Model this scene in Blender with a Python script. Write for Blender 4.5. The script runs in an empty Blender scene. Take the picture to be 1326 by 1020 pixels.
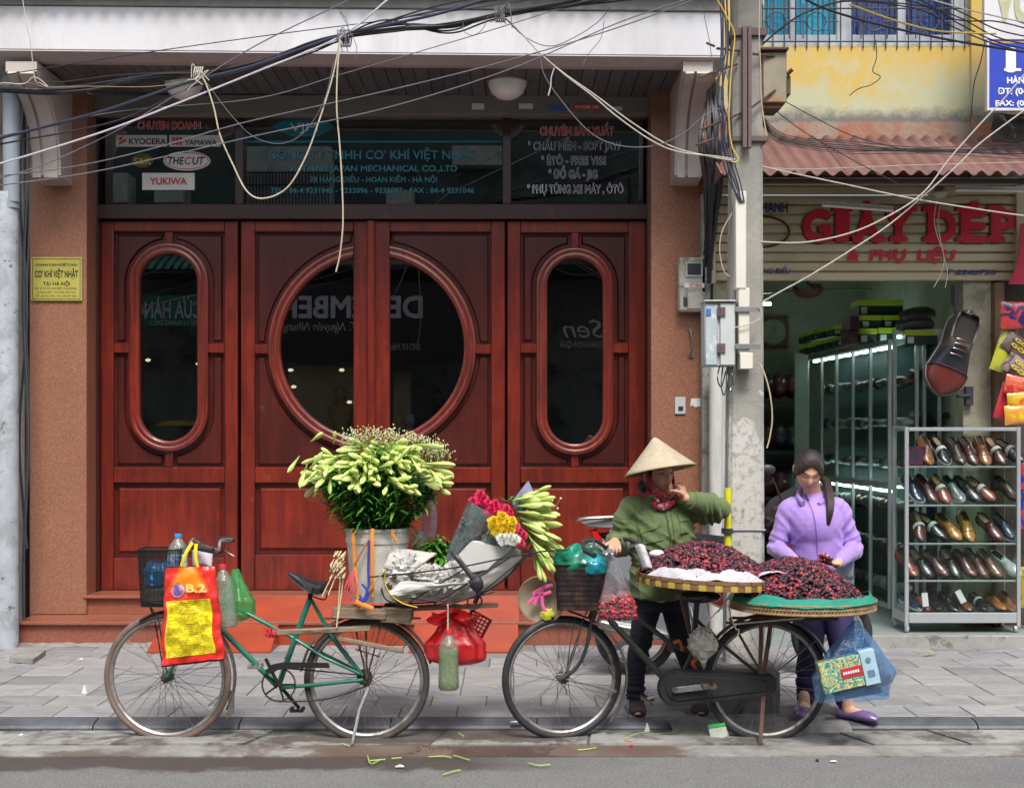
import bpy,math,random
from mathutils import Vector,Matrix,noise,Quaternion
from mathutils.bvhtree import BVHTree
V = Vector
R = math.radians
PI = math.pi
random.seed(7)
scene = bpy.context.scene
col = scene.collection
# ---- camera, world, sun, exposure
F,CX,HY,CZ = 1850.0,663.0,560.0,1.607
cam_d = bpy.data.cameras.new('camera')
cam = bpy.data.objects.new('camera',cam_d)
col.objects.link(cam)
cam.location = (0,0,CZ)
cam.rotation_euler = (R(90),0,0)
cam_d.sensor_width = 36
cam_d.lens = F/1326*36
cam_d.shift_y = (HY - 510)/1326
cam_d.clip_end = 600
cam_d.clip_start = 0.05
scene.camera = cam
SUN_EL,SUN_AZ = R(56),R(171)
world = bpy.data.worlds.new('World')
scene.world = world
world.use_nodes = True
wn = world.node_tree
bg = wn.nodes['Background']
sky = wn.nodes.new('ShaderNodeTexSky')
sky.sky_type = 'NISHITA'
sky.sun_disc = False
sky.sun_elevation = SUN_EL
sky.sun_rotation = SUN_AZ
sky.air_density = 1.0
sky.dust_density = 4.0
hs = wn.nodes.new('ShaderNodeHueSaturation')
hs.inputs['Saturation'].default_value = 0.45
wn.links.new(sky.outputs[0],hs.inputs['Color'])
wn.links.new(hs.outputs[0],bg.inputs[0])
bg.inputs[1].default_value = 0.15
sl = bpy.data.lights.new('sun','SUN')
sl.energy = 2.0
sl.angle = R(17)
sl.color = (1.0,0.965,0.92)
sun = bpy.data.objects.new('sun',sl)
col.objects.link(sun)
sdir = V((math.sin(SUN_AZ)*math.cos(SUN_EL),math.cos(SUN_AZ)*math.cos(SUN_EL),math.sin(SUN_EL)))
sun.rotation_euler = sdir.to_track_quat('Z','Y').to_euler()
sun.location = sdir*30
vs = scene.view_settings
vs.view_transform = 'Standard'
vs.look = 'None'
vs.exposure = 0.62
vs.gamma = 1
vs.use_curve_mapping = False
scene.cycles.use_denoising = True
scene.cycles.max_bounces = 10
scene.cycles.transparent_max_bounces = 24
scene.cycles.sample_clamp_indirect = 6
scene.cycles.caustics_reflective = False
scene.cycles.caustics_refractive = False
# ---- helpers
def P(px,py,Y):
 return V(((px - CX)*Y/F,Y,CZ + (HY - py)*Y/F))
def X(px,Y): return (px - CX)*Y/F
def Z(py,Y): return CZ + (HY - py)*Y/F
def lerp(a,b,t): return a + (b - a)*t
def catmull(pts,k=6,closed=False):
 pts = [V(p) if not isinstance(p,(int,float)) else p for p in pts]
 n = len(pts)
 if n < 3 and not closed: 
  return [pts[0].lerp(pts[1],i/k) for i in range(k + 1)] if isinstance(pts[0],V) else [lerp(pts[0],pts[1],i/k) for i in range(k + 1)]
 out = []
 for i in range(n if closed else n - 1):
  p0 = pts[(i - 1) % n] if closed or i > 0 else pts[0]
  p1,p2 = pts[i],pts[(i + 1) % n]
  p3 = pts[(i + 2) % n] if closed or i + 2 < n else pts[-1]
  for j in range(k):
   t = j/k
   out.append(0.5*((2*p1) + (p2 - p0)*t + (2*p0 - 5*p1 + 4*p2 - p3)*t*t + (3*p1 - p0 - 3*p2 + p3)*t**3))
 if not closed: out.append(pts[-1])
 return out
class MB:
 def __init__(s): s.v = []; s.f = []; s.c = []; s.uc = False
 def add(s,verts,faces,c=None):
  o = len(s.v)
  s.v += [tuple(p) for p in verts]
  s.f += [tuple(i + o for i in fc) for fc in faces]
  if c is not None: s.uc = True
  s.c += [c or (1,1,1)]*len(verts)
  return s
 def box(s,x0,x1,y0,y1,z0,z1,c=0.0,M=None,color=None):
  if x1 < x0: x0,x1 = x1,x0
  if y1 < y0: y0,y1 = y1,y0
  if z1 < z0: z0,z1 = z1,z0
  L,H = (x0,y0,z0),(x1,y1,z1)
  if c <= 0:
   v = [(x,y,z) for z in (z0,z1) for y in (y0,y1) for x in (x0,x1)]
   f = [(0,2,3,1),(4,5,7,6),(0,1,5,4),(2,6,7,3),(0,4,6,2),(1,3,7,5)]
  else:
   c = min(c,.45*min(x1 - x0,y1 - y0,z1 - z0))
   v,idx = [],{}
   for sx in (0,1):
    for sy in (0,1):
     for sz in (0,1):
      sg = (sx,sy,sz)
      base = [(L,H)[sg[a]][a] for a in range(3)]
      ins = [base[a] + (c if sg[a] == 0 else -c) for a in range(3)]
      for ax in range(3):
       p = list(ins); p[ax] = base[ax]
       idx[(sx,sy,sz,ax)] = len(v); v.append(tuple(p))
   f = []
   for ax in range(3):
    a,b = [q for q in range(3) if q != ax]
    for sg in (0,1):
     q = []
     for (i,j) in ((0,0),(1,0),(1,1),(0,1)):
      k = [0,0,0]; k[ax] = sg; k[a] = i; k[b] = j
      q.append(idx[(*k,ax)])
     flip = (sg == 0) ^ (ax == 1)
     f.append(tuple(q[::-1]) if flip else tuple(q))
   for ax in range(3):
    a,b = [q for q in range(3) if q != ax]
    for i in (0,1):
     for j in (0,1):
      k0 = [0,0,0]; k0[a] = i; k0[b] = j
      k1 = list(k0); k1[ax] = 1
      f.append((idx[(*k0,a)],idx[(*k1,a)],idx[(*k1,b)],idx[(*k0,b)]))
   for sx in (0,1):
    for sy in (0,1):
     for sz in (0,1): f.append(tuple(idx[(sx,sy,sz,q)] for q in range(3)))
  if M is not None: v = [M @ V(p) for p in v]
  return s.add(v,f,color)
 def bar(s,a,b,w,h,c=0,up=(0,0,1),color=None):
  a,b = V(a),V(b); d = b - a; L = d.length; d.normalize()
  u = V(up)
  if abs(d.dot(u)) > .98: u = V((0,1,0))
  sx = d.cross(u).normalized(); uz = sx.cross(d)
  M = Matrix((( *sx,0),(*d,0),(*uz,0),(0,0,0,1))).transposed(); M.translation = a
  return s.box(-w/2,w/2,0,L,-h/2,h/2,c,M,color)
 def tube(s,pts,r,n=8,closed=False,cap=True,asp=1.0,side=None,color=None):
  pts = [V(p) for p in pts]; m = len(pts)
  rr = r if isinstance(r,(list,tuple)) else [r]*m
  tang = []
  for i in range(m):
   a = pts[(i - 1) % m] if closed or i > 0 else pts[i]
   b = pts[(i + 1) % m] if closed or i < m - 1 else pts[i]
   t = (b - a); tang.append(t.normalized() if t.length > 1e-9 else V((0,0,1)))
  if side is not None: nrm = V(side)
  else: nrm = tang[0].orthogonal()
  nrm = (nrm - tang[0]*nrm.dot(tang[0])).normalized()
  vs_,fs = [],[]
  for i in range(m):
   if side is not None: nrm = V(side)
   nrm = nrm - tang[i]*nrm.dot(tang[i])
   nrm = nrm.normalized() if nrm.length > 1e-6 else tang[i].orthogonal().normalized()
   bn = tang[i].cross(nrm)
   q = rr[i]
   ra,rb = (q,q*asp) if isinstance(q,(int,float)) else q
   for k in range(n):
    a = 2*PI*k/n
    vs_.append(pts[i] + nrm*(math.cos(a)*ra) + bn*(math.sin(a)*rb))
  for i in range(m if closed else m - 1):
   j = (i + 1) % m
   for k in range(n):
    l = (k + 1) % n
    fs.append((i*n + k,i*n + l,j*n + l,j*n + k))
  if cap and not closed:
   fs.append(tuple(range(n))[::-1]); fs.append(tuple((m - 1)*n + k for k in range(n)))
  return s.add(vs_,fs,color)
 def lathe(s,prof,o=(0,0,0),ax=(0,0,1),n=24,color=None,close=False,a0=0,a1=2*PI):
  o,ax = V(o),V(ax).normalized()
  u = ax.orthogonal().normalized() if abs(ax.z) < .99 else V((1,0,0)); w = ax.cross(u)
  full = abs(a1 - a0 - 2*PI) < 1e-6
  nn = n if full else n + 1
  vs_,fs = [],[]
  for (r,h) in prof:
   for k in range(nn):
    a = a0 + (a1 - a0)*k/n
    vs_.append(o + ax*h + (u*math.cos(a) + w*math.sin(a))*r)
  m = len(prof)
  for i in range(m if close else m - 1):
   j = (i + 1) % m
   for k in range(n):
    l = (k + 1) % nn
    fs.append((i*nn + k,i*nn + l,j*nn + l,j*nn + k))
  return s.add(vs_,fs,color)
 def prism(s,poly,y0,y1,plane='xz',color=None,M=None):
  n = len(poly)
  if plane == 'xz': mk = lambda p,d: V((p[0],d,p[1]))
  elif plane == 'yz': mk = lambda p,d: V((d,p[0],p[1]))
  else: mk = lambda p,d: V((p[0],p[1],d))
  v = [mk(p,y0) for p in poly] + [mk(p,y1) for p in poly]
  if M is not None: v = [M @ q for q in v]
  f = [tuple(range(n)),tuple(range(2*n - 1,n - 1,-1))]
  f += [(i,n + i,n + (i + 1) % n,(i + 1) % n) for i in range(n)]
  return s.add(v,f,color)
 def bprism(s,poly,y0,y1,b,color=None):
  n = len(poly); A = sum(poly[i][0]*poly[(i + 1) % n][1] - poly[(i + 1) % n][0]*poly[i][1] for i in range(n))
  sg = 1 if A > 0 else -1
  ins = []
  for i in range(n):
   p0,p1,p2 = V(poly[i - 1]),V(poly[i]),V(poly[(i + 1) % n])
   d1,d2 = (p1 - p0).normalized(),(p2 - p1).normalized()
   n1,n2 = V((-d1.y,d1.x))*sg,V((-d2.y,d2.x))*sg
   h = n1 + n2; h = h.normalized() if h.length > 1e-6 else n1
   k = max(.45,h.dot(n1))
   ins.append(p1 + h*(b/k))
  v = [V((p[0],y1,p[1])) for p in poly] + [V((p.x,y0,p.y)) for p in ins]
  f = [tuple(range(n,2*n))] + [(i,(i + 1) % n,n + (i + 1) % n,n + i) for i in range(n)]
  return s.add(v,f,color)
 def ell(s,c,r,n=16,m=10,M=None,color=None,fn=None):
  c = V(c); vs_ = []; fs = []
  for i in range(m + 1):
   th = PI*i/m
   for k in range(n):
    ph = 2*PI*k/n
    d = V((math.sin(th)*math.cos(ph),math.sin(th)*math.sin(ph),math.cos(th)))
    p = V((d.x*r[0],d.y*r[1],d.z*r[2]))
    if fn: p = fn(p,d)
    if M is not None: p = M @ p
    vs_.append(c + p)
  for i in range(m):
   for k in range(n):
    l = (k + 1) % n
    fs.append((i*n + k,(i + 1)*n + k,(i + 1)*n + l,i*n + l))
  return s.add(vs_,fs,color)
 def grid(s,fn,nu,nv,color=None,wrap=False,both=0):
  vs_ = [fn(i/nu,j/nv) for j in range(nv + 1) for i in range(nu + 1)]
  w = nu + 1
  fs = [(j*w + i,j*w + i + 1,(j + 1)*w + i + 1,(j + 1)*w + i) for j in range(nv) for i in range(nu)]
  return s.add(vs_,fs,color)
 def mesh(s,name,smooth=True,ang=40):
  me = bpy.data.meshes.new(name)
  me.from_pydata(s.v,[],s.f)
  if s.uc:
   at = me.color_attributes.new('Col','FLOAT_COLOR','POINT')
   at.data.foreach_set('color',[q for c in s.c for q in (*c,1)])
  if smooth:
   me.polygons.foreach_set('use_smooth',[True]*len(me.polygons))
   me.set_sharp_from_angle(angle=R(ang))
  return me
def recalc(me):
 import bmesh
 b = bmesh.new(); b.from_mesh(me); bmesh.ops.recalc_face_normals(b,faces=b.faces); b.to_mesh(me); b.free()
def wloc(o):
 l = V((0,0,0))
 while o is not None: l += o.location; o = o.parent
 return l
def obj(name,mb,m,parent=None,smooth=True,ang=40,label=None,solid=0,fix=False,local=False):
 me = mb if isinstance(mb,bpy.types.Mesh) else mb.mesh(name,smooth,ang)
 if fix: recalc(me)
 if m is not None and not len(me.materials): me.materials.append(m)
 o = bpy.data.objects.new(name,me); col.objects.link(o)
 if parent is not None:
  o.parent = parent
  if not local: o.location = -wloc(parent)
 if label: o['label'] = label
 if solid:
  md = o.modifiers.new('Solidify','SOLIDIFY'); md.thickness = solid; md.offset = 0
 return o
def tag(o,label,cat,group=None):
 o['label'] = label; o['category'] = cat
 if group: o['group'] = group
 return o
def thing(name,label,cat,loc=(0,0,0),group=None):
 o = bpy.data.objects.new(name,None); col.objects.link(o); o.location = loc
 o.empty_display_size = .1
 return tag(o,label,cat,group)
def holder(name,parent,label=None):
 o = bpy.data.objects.new(name,None); col.objects.link(o); o.parent = parent
 o.location = -wloc(parent) if parent.parent is None and not parent.get('_l') else (0,0,0)
 if label: o['label'] = label
 return o
def struct(name,mb,m,parent=None,**k):
 o = obj(name,mb,m,parent,**k); o['kind'] = 'structure'; return o
def stuff(o): o['kind'] = 'stuff'; return o
def dup(root,M=None,label=None,parent=None,first=True):
 c = root.copy(); col.objects.link(c)
 if parent is not None: c.parent = parent
 if label: c['label'] = label
 for ch in list(root.children): dup(ch,parent=c)
 if M is not None: c.matrix_basis = M
 return c
def font_mesh(txt,size,bold=0.0,sx=1.0,extr=0.0,italic=0.0,align='CENTER',spacing=1.0,mirror=False):
 cu = bpy.data.curves.new('txt','FONT'); cu.body = txt; cu.size = size; cu.offset = bold; cu.extrude = extr
 cu.align_x = align; cu.align_y = 'BOTTOM_BASELINE'; cu.shear = italic; cu.space_character = spacing; cu.resolution_u = 3
 o = bpy.data.objects.new('txt',cu); col.objects.link(o)
 dg = bpy.context.evaluated_depsgraph_get()
 me = bpy.data.meshes.new_from_object(o.evaluated_get(dg))
 bpy.data.objects.remove(o); bpy.data.curves.remove(cu)
 vs_ = [(v.co.x*sx*(-1 if mirror else 1),0 - v.co.z,v.co.y) for v in me.vertices]
 fs = [tuple(p.vertices) for p in me.polygons]
 bpy.data.meshes.remove(me)
 return vs_,fs
def text(name,txt,o,width,height,m,parent,bold=0.0,italic=0.0,extr=0.0015,face=-1,rot=0.0,center=True,color=None,spacing=1.0):
 """letters standing at o (baseline centre or left), fitted to width x height (cap height); face -1 looks at the camera"""
 v0,f0 = font_mesh(txt,1.0,0,1.0,0,italic,'CENTER',spacing)
 vs_,fs = list(v0),list(f0)
 if bold > .005:
  for i,(dx,dz) in enumerate(((1,0),(-1,0),(0,1),(0,-1),(.7,.7),(-.7,.7),(.7,-.7),(-.7,-.7))):
   o_ = len(vs_); vs_ += [(v[0] + dx*bold,v[1] + .0 + i,v[2] + dz*bold) for v in v0]; fs += [tuple(q + o_ for q in f) for f in f0]
 x0,x1 = min(v[0] for v in vs_),max(v[0] for v in vs_)
 cap = 0.727
 kx,kz = width/(x1 - x0),height/cap
 M = Matrix.Rotation(rot,3,'Y')
 mb = MB()
 xc = (x0 + x1)/2 if center else x0
 V2 = []
 for v in vs_:
  p = V(((v[0] - xc)*kx,0,v[2]*kz)); p = M @ p; p.y = -.00012*v[1]*(1 if face < 0 else -1)
  if face > 0: p.x = -p.x
  V2.append(p + V(o))
 mb.add(V2,fs,color)
 ob = obj(name,mb,m,parent,smooth=False)
 return ob
# ---- materials
MC = {}
def nd(nt,t,**k):
 n = nt.nodes.new(t)
 for a,b in k.items():
  if a.startswith('i_'):
   key = a[2:]; key = int(key) if key.isdigit() else key.replace('_',' ')
   n.inputs[key].default_value = b
  else: setattr(n,a,b)
 return n
def mix(nt,fac,a,b,mode='MIX'):
 n = nt.nodes.new('ShaderNodeMix'); n.data_type = 'RGBA'; n.blend_type = mode
 for i,x in ((0,fac),(6,a),(7,b)):
  if isinstance(x,bpy.types.NodeSocket): nt.links.new(x,n.inputs[i])
  elif i == 0: n.inputs[0].default_value = x
  else: n.inputs[i].default_value = (*x[:3],1)
 return n.outputs[2]
def math_(nt,op,a,b=0.0,c=None,clamp=False):
 n = nt.nodes.new('ShaderNodeMath'); n.operation = op; n.use_clamp = clamp
 for i,x in enumerate((a,b) if c is None else (a,b,c)):
  if isinstance(x,bpy.types.NodeSocket): nt.links.new(x,n.inputs[i])
  else: n.inputs[i].default_value = x
 return n.outputs[0]
def ramp(nt,fac,p0,p1):
 n = nt.nodes.new('ShaderNodeMapRange'); n.inputs[1].default_value = p0; n.inputs[2].default_value = p1
 nt.links.new(fac,n.inputs[0]); return n.outputs[0]
def coords(nt,stretch=(1,1,1),rnd=True):
 tc = nd(nt,'ShaderNodeTexCoord'); mp = nd(nt,'ShaderNodeMapping'); mp.inputs['Scale'].default_value = stretch
 nt.links.new(tc.outputs['Object'],mp.inputs['Vector'])
 if rnd:
  oi = nd(nt,'ShaderNodeObjectInfo'); m2 = math_(nt,'MULTIPLY',oi.outputs['Random'],37.0)
  cb = nd(nt,'ShaderNodeCombineXYZ')
  for i in range(3): nt.links.new(m2,cb.inputs[i])
  nt.links.new(cb.outputs[0],mp.inputs['Location'])
 return mp.outputs[0]
def ntex(nt,vec,scale,detail=4,rough=.6,dist=0.0):
 n = nd(nt,'ShaderNodeTexNoise'); n.inputs['Scale'].default_value = scale; n.inputs['Detail'].default_value = detail
 n.inputs['Roughness'].default_value = rough; n.inputs['Distortion'].default_value = dist
 nt.links.new(vec,n.inputs['Vector']); return n.outputs['Fac']
def mat(name,c,rough=.6,metal=0,var=.18,scale=6,bump=.15,bscale=60,c2=None,c2s=3,c2t=(.5,.62),c3=None,c3s=9,c3t=(.56,.62),
  coat=0,spec=.5,rand=0,stretch=(1,1,1),vcol=False,rvar=.12,trans=0,sss=0,emis=None,es=1,sheen=0,bdist=.004,rnd=True):
 if name in MC: return MC[name]
 m = bpy.data.materials.new(name); m.use_nodes = True; nt = m.node_tree
 b = nt.nodes['Principled BSDF']
 vec = coords(nt,stretch,rnd)
 n1 = ntex(nt,vec,scale,6,.65)
 base = None
 if vcol:
  at = nd(nt,'ShaderNodeAttribute',attribute_name='Col'); base = at.outputs['Color']
  if tuple(c) != (1,1,1): base = mix(nt,1.0,base,c,'MULTIPLY')
 else: base = c
 lo,hi = 1 - var,1 + var
 f = ramp(nt,n1,.3,.7)
 g = mix(nt,f,(lo,lo,lo),(hi,hi,hi))
 out = mix(nt,1.0,base,g,'MULTIPLY')
 if rand:
  oi = nd(nt,'ShaderNodeObjectInfo'); q = math_(nt,'MULTIPLY_ADD',oi.outputs['Random'],2*rand,1 - rand)
  cb = nd(nt,'ShaderNodeCombineColor')
  for i in range(3): nt.links.new(q,cb.inputs[i])
  out = mix(nt,1.0,out,cb.outputs[0],'MULTIPLY')
 if c2 is not None: out = mix(nt,ramp(nt,ntex(nt,vec,c2s,8,.7,.4),*c2t),out,c2)
 if c3 is not None: out = mix(nt,ramp(nt,ntex(nt,vec,c3s,8,.7),*c3t),out,c3)
 nt.links.new(out,b.inputs['Base Color'])
 rr = math_(nt,'MULTIPLY_ADD',ntex(nt,vec,scale*2.3,4),2*rvar,rough - rvar,clamp=True)
 nt.links.new(rr,b.inputs['Roughness'])
 b.inputs['Metallic'].default_value = metal
 b.inputs['Specular IOR Level'].default_value = spec
 b.inputs['Coat Weight'].default_value = coat
 b.inputs['Coat Roughness'].default_value = .08
 b.inputs['Transmission Weight'].default_value = trans
 if sss:
  b.inputs['Subsurface Weight'].default_value = sss; b.inputs['Subsurface Radius'].default_value = (1,.35,.2); b.inputs['Subsurface Scale'].default_value = .006
 if sheen: b.inputs['Sheen Weight'].default_value = sheen
 if emis: b.inputs['Emission Color'].default_value = (*emis,1); b.inputs['Emission Strength'].default_value = es
 if bump:
  bn = nd(nt,'ShaderNodeBump'); bn.inputs['Strength'].default_value = bump; bn.inputs['Distance'].default_value = bdist
  nt.links.new(ntex(nt,vec,bscale,5,.6),bn.inputs['Height']); nt.links.new(bn.outputs[0],b.inputs['Normal'])
 MC[name] = m; m['nt_out'] = ''
 return m
def thinfres(nt,ior):
 fr = nd(nt,'ShaderNodeFresnel'); g = nd(nt,'ShaderNodeNewGeometry')
 nt.links.new(math_(nt,'MULTIPLY_ADD',g.outputs['Backfacing'],1/ior - ior,ior),fr.inputs['IOR']); return fr
def film(name,tint,opac=.35,rough=.12,gloss=.25,var=True,ior=1.5,wr=30):
 """thin clear or tinted sheet: lets light straight through, with its own tint, a little body and a sheen"""
 if name in MC: return MC[name]
 m = bpy.data.materials.new(name); m.use_nodes = True; nt = m.node_tree
 nt.nodes.remove(nt.nodes['Principled BSDF']); out = nt.nodes['Material Output']
 tr = nd(nt,'ShaderNodeBsdfTransparent'); tr.inputs[0].default_value = (*[min(1,.35 + .65*q**.5) if opac < .9 else q for q in tint],1)
 pr = nd(nt,'ShaderNodeBsdfPrincipled'); pr.inputs['Base Color'].default_value = (*tint,1); pr.inputs['Roughness'].default_value = rough + .2
 pr.inputs['Specular IOR Level'].default_value = .6
 tl = nd(nt,'ShaderNodeBsdfTranslucent'); tl.inputs[0].default_value = (*tint,1)
 mx0 = nd(nt,'ShaderNodeMixShader'); mx0.inputs[0].default_value = .4
 nt.links.new(pr.outputs[0],mx0.inputs[1]); nt.links.new(tl.outputs[0],mx0.inputs[2])
 mx = nd(nt,'ShaderNodeMixShader')
 vec = coords(nt)
 f = math_(nt,'MULTIPLY_ADD',ntex(nt,vec,wr,4),opac*(1.2 if var else 0),opac*(.4 if var else 1),clamp=True)
 nt.links.new(f,mx.inputs[0]); nt.links.new(tr.outputs[0],mx.inputs[1]); nt.links.new(mx0.outputs[0],mx.inputs[2])
 gl = nd(nt,'ShaderNodeBsdfGlossy'); gl.inputs['Roughness'].default_value = rough
 bn = nd(nt,'ShaderNodeBump'); bn.inputs['Strength'].default_value = .6 if var else 0.0; bn.inputs['Distance'].default_value = .01
 nt.links.new(ntex(nt,vec,wr,3),bn.inputs['Height'])
 nt.links.new(bn.outputs[0],gl.inputs['Normal']); nt.links.new(bn.outputs[0],pr.inputs['Normal'])
 fr = thinfres(nt,ior)
 if var: nt.links.new(bn.outputs[0],fr.inputs['Normal'])
 mg = nd(nt,'ShaderNodeMixShader'); q = math_(nt,'MULTIPLY',fr.outputs[0],gloss*4,clamp=True)
 nt.links.new(q,mg.inputs[0]); nt.links.new(mx.outputs[0],mg.inputs[1]); nt.links.new(gl.outputs[0],mg.inputs[2])
 nt.links.new(mg.outputs[0],out.inputs[0])
 MC[name] = m; return m
def nodes_mat(name):
 m = bpy.data.materials.new(name); m.use_nodes = True; MC[name] = m
 return m,m.node_tree,m.node_tree.nodes['Principled BSDF']
def emit(name,c,s):
 m,nt,b = nodes_mat(name); b.inputs['Base Color'].default_value = (*c,1); b.inputs['Emission Color'].default_value = (*c,1); b.inputs['Emission Strength'].default_value = s
 return m
# ==== GROUND
PV = 0.06
def asphalt():
 m,nt,b = nodes_mat('asphalt')
 vec = coords(nt,rnd=False)
 fine = ntex(nt,vec,75,5,.85); mid = ntex(nt,vec,9,6,.7); big = ntex(nt,vec,1.1,6,.7)
 c = mix(nt,ramp(nt,fine,.38,.62),(.07,.07,.07),(.26,.258,.25))
 c = mix(nt,math_(nt,'MULTIPLY',ramp(nt,mid,.4,.75),.4),c,(.24,.235,.225))
 c = mix(nt,math_(nt,'MULTIPLY',ramp(nt,big,.5,.7),.45),c,(.09,.09,.09))
 sp = nd(nt,'ShaderNodeSeparateXYZ'); nt.links.new(vec,sp.inputs[0])
 wob = math_(nt,'ADD',math_(nt,'MULTIPLY_ADD',mid,.30,-.15),math_(nt,'MULTIPLY_ADD',ntex(nt,vec,2.2,4),.5,-.25))
 yy = math_(nt,'ADD',sp.outputs[1],wob)
 low = ramp(nt,yy,6.76,6.86)
 lim = math_(nt,'ADD',sp.outputs[0],math_(nt,'MULTIPLY',big,1.0))
 left = ramp(nt,lim,.85,.25)
 w = math_(nt,'MULTIPLY',low,left,clamp=True)
 c = mix(nt,math_(nt,'MULTIPLY',w,.8),c,(.055,.042,.038))
 nt.links.new(c,b.inputs['Base Color'])
 rr = math_(nt,'MULTIPLY_ADD',w,-.5,.92); nt.links.new(rr,b.inputs['Roughness'])
 bn = nd(nt,'ShaderNodeBump'); bn.inputs['Strength'].default_value = .9; bn.inputs['Distance'].default_value = .008
 nt.links.new(ntex(nt,vec,80,5,.8),bn.inputs['Height']); nt.links.new(bn.outputs[0],b.inputs['Normal'])
 return m
struct('road',MB().box(-150,150,-150,150,-.3,0),asphalt())
m_conc = mat('gutter_concrete',(.27,.265,.25),.85,var=.25,scale=5,bump=.5,bscale=50,c2=(.10,.09,.085),c2s=3,c2t=(.47,.60),c3=(.36,.35,.33),c3s=14,c3t=(.6,.68))
m_strip = mat('strip_concrete',(.26,.25,.235),.8,var=.25,scale=7,bump=.5,bscale=70,c2=(.12,.10,.085),c2s=1.7,c2t=(.46,.58),c3=(.07,.06,.055),c3s=5,c3t=(.6,.7))
def spill(m,x0,x1,y0,y1,c,k=.8,s=2.6):
 nt = m.node_tree; b = nt.nodes['Principled BSDF']; src = b.inputs['Base Color'].links[0].from_socket; v = coords(nt,rnd=False); sp = nd(nt,'ShaderNodeSeparateXYZ'); nt.links.new(v,sp.inputs[0])
 n_ = ntex(nt,v,s,7,.7); X_ = math_(nt,'ADD',sp.outputs[0],math_(nt,'MULTIPLY_ADD',n_,1.6,-.8)); Y_ = math_(nt,'ADD',sp.outputs[1],math_(nt,'MULTIPLY_ADD',n_,.5,-.25))
 f = math_(nt,'MULTIPLY',ramp(nt,X_,x0,x0 + .12),ramp(nt,X_,x1,x1 - .12),clamp=True); f = math_(nt,'MULTIPLY',f,math_(nt,'MULTIPLY',ramp(nt,Y_,y0,y0 + .03),ramp(nt,Y_,y1,y1 - .03)),clamp=True)
 nt.links.new(mix(nt,math_(nt,'MULTIPLY',f,k),src,c),b.inputs['Base Color'])
 r_ = b.inputs['Roughness'].links[0].from_socket; nt.links.new(math_(nt,'MULTIPLY_ADD',f,-.35,r_),b.inputs['Roughness'])
spill(m_conc,-1.3,.35,7.35,7.9,(.075,.06,.05)); spill(m_strip,-1.2,.9,6.9,7.6,(.13,.085,.06),.75); spill(m_strip,-.4,.2,7.0,7.5,(.06,.05,.045),.7,5)
gut = struct('gutter',MB().box(-60,60,7.08,7.32,-.05,.006),m_strip)
xs = [-3.9,-2.52,-1.97,-1.27,-.35,.42,1.26,1.72,2.22,2.75,3.35,3.95]
sk = [.09,.09,.09,.1,.07,.03,-.03,-.13,-.13,-.14,-.12,-.13]
for i in range(len(xs) - 1):
 a,b2 = xs[i] + .008,xs[i + 1] - .008
 mb = MB(); z = .008 + .004*(i % 3)
 poly = [(a - sk[i],7.33),(b2 - sk[i + 1],7.33),(b2,7.66),(a,7.66)]
 mb.prism(poly,-.04,z,'xy')
 obj('gutter_slab',mb,m_conc,gut,smooth=False,fix=True)
struct('gutter_bed',MB().box(-60,60,7.318,7.70,-.1,.0045),mat('joint_dirt',(.10,.095,.088),.95,bump=.4))
m_kerb = mat('kerb_stone',(.085,.090,.105),.5,var=.25,scale=6,bump=.25,bscale=90,c2=(.055,.055,.06),c2s=3,c2t=(.5,.65),c3=(.16,.16,.17),c3s=12,c3t=(.62,.7),rand=.12)
kerb = struct('kerb',MB().box(-60,60,7.715,7.76,-.1,.03),MC['joint_dirt'])
prof = [(7.665,-.02),(7.662,.022),(7.672,.034),(7.69,.042),(7.72,.050),(7.80,.058),(7.80,-.02)]
def kstone(x0,x1):
 m = MB(); m.prism(prof,x0 + .004,x1 - .004,'yz'); return m
for x,s_ in ((.93,-1),(1.70,1)):
 while abs(x) < 6:
  L = .80 + random.uniform(-.02,.03)
  obj('kerb_stone',kstone(min(x,x + s_*L),max(x,x + s_*L)),m_kerb,kerb,fix=True,ang=25)
  x += s_*L
def patch(u,v):
 x = .84 + u*.96; y = 7.58 + v*.54
 e = v*6
 return V((x + .03*noise.noise(V((v*5,1,0))),y + .02*noise.noise(V((u*6,0,2))),-.01 + min(1,e)*(.058 + .020*v) + .012*noise.noise(V((x*14,y*14,0)))))
m_rough = mat('rough_concrete',(.27,.26,.24),.95,var=.25,scale=12,bump=.9,bscale=45,c2=(.17,.16,.15),c2s=7,c2t=(.5,.6))
struct('pavement_repair',MB().grid(patch,40,20),m_rough)
pv = struct('pavement',MB().box(-60,60,7.795,10.42,-.1,.052),MC['joint_dirt'])
m_tile = mat('paving_tile',(.245,.245,.25),.72,var=.14,scale=9,bump=.22,bscale=70,rand=.17,c2=(.17,.165,.16),c2s=3,c2t=(.48,.68),c3=(.10,.095,.09),c3s=14,c3t=(.60,.68),stretch=(1,2.2,1))
m_tile2 = mat('paving_tile_pale',(.285,.28,.275),.74,var=.14,scale=9,bump=.22,bscale=70,rand=.12,c2=(.22,.21,.20),c2s=3,c2t=(.5,.68),c3=(.11,.105,.10),c3s=14,c3t=(.61,.69),stretch=(1,2.2,1))
rows = [7.80,8.10,8.42,8.77,9.12,9.45,9.80,10.12,10.41]
wt = .315
tm = {}
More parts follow.
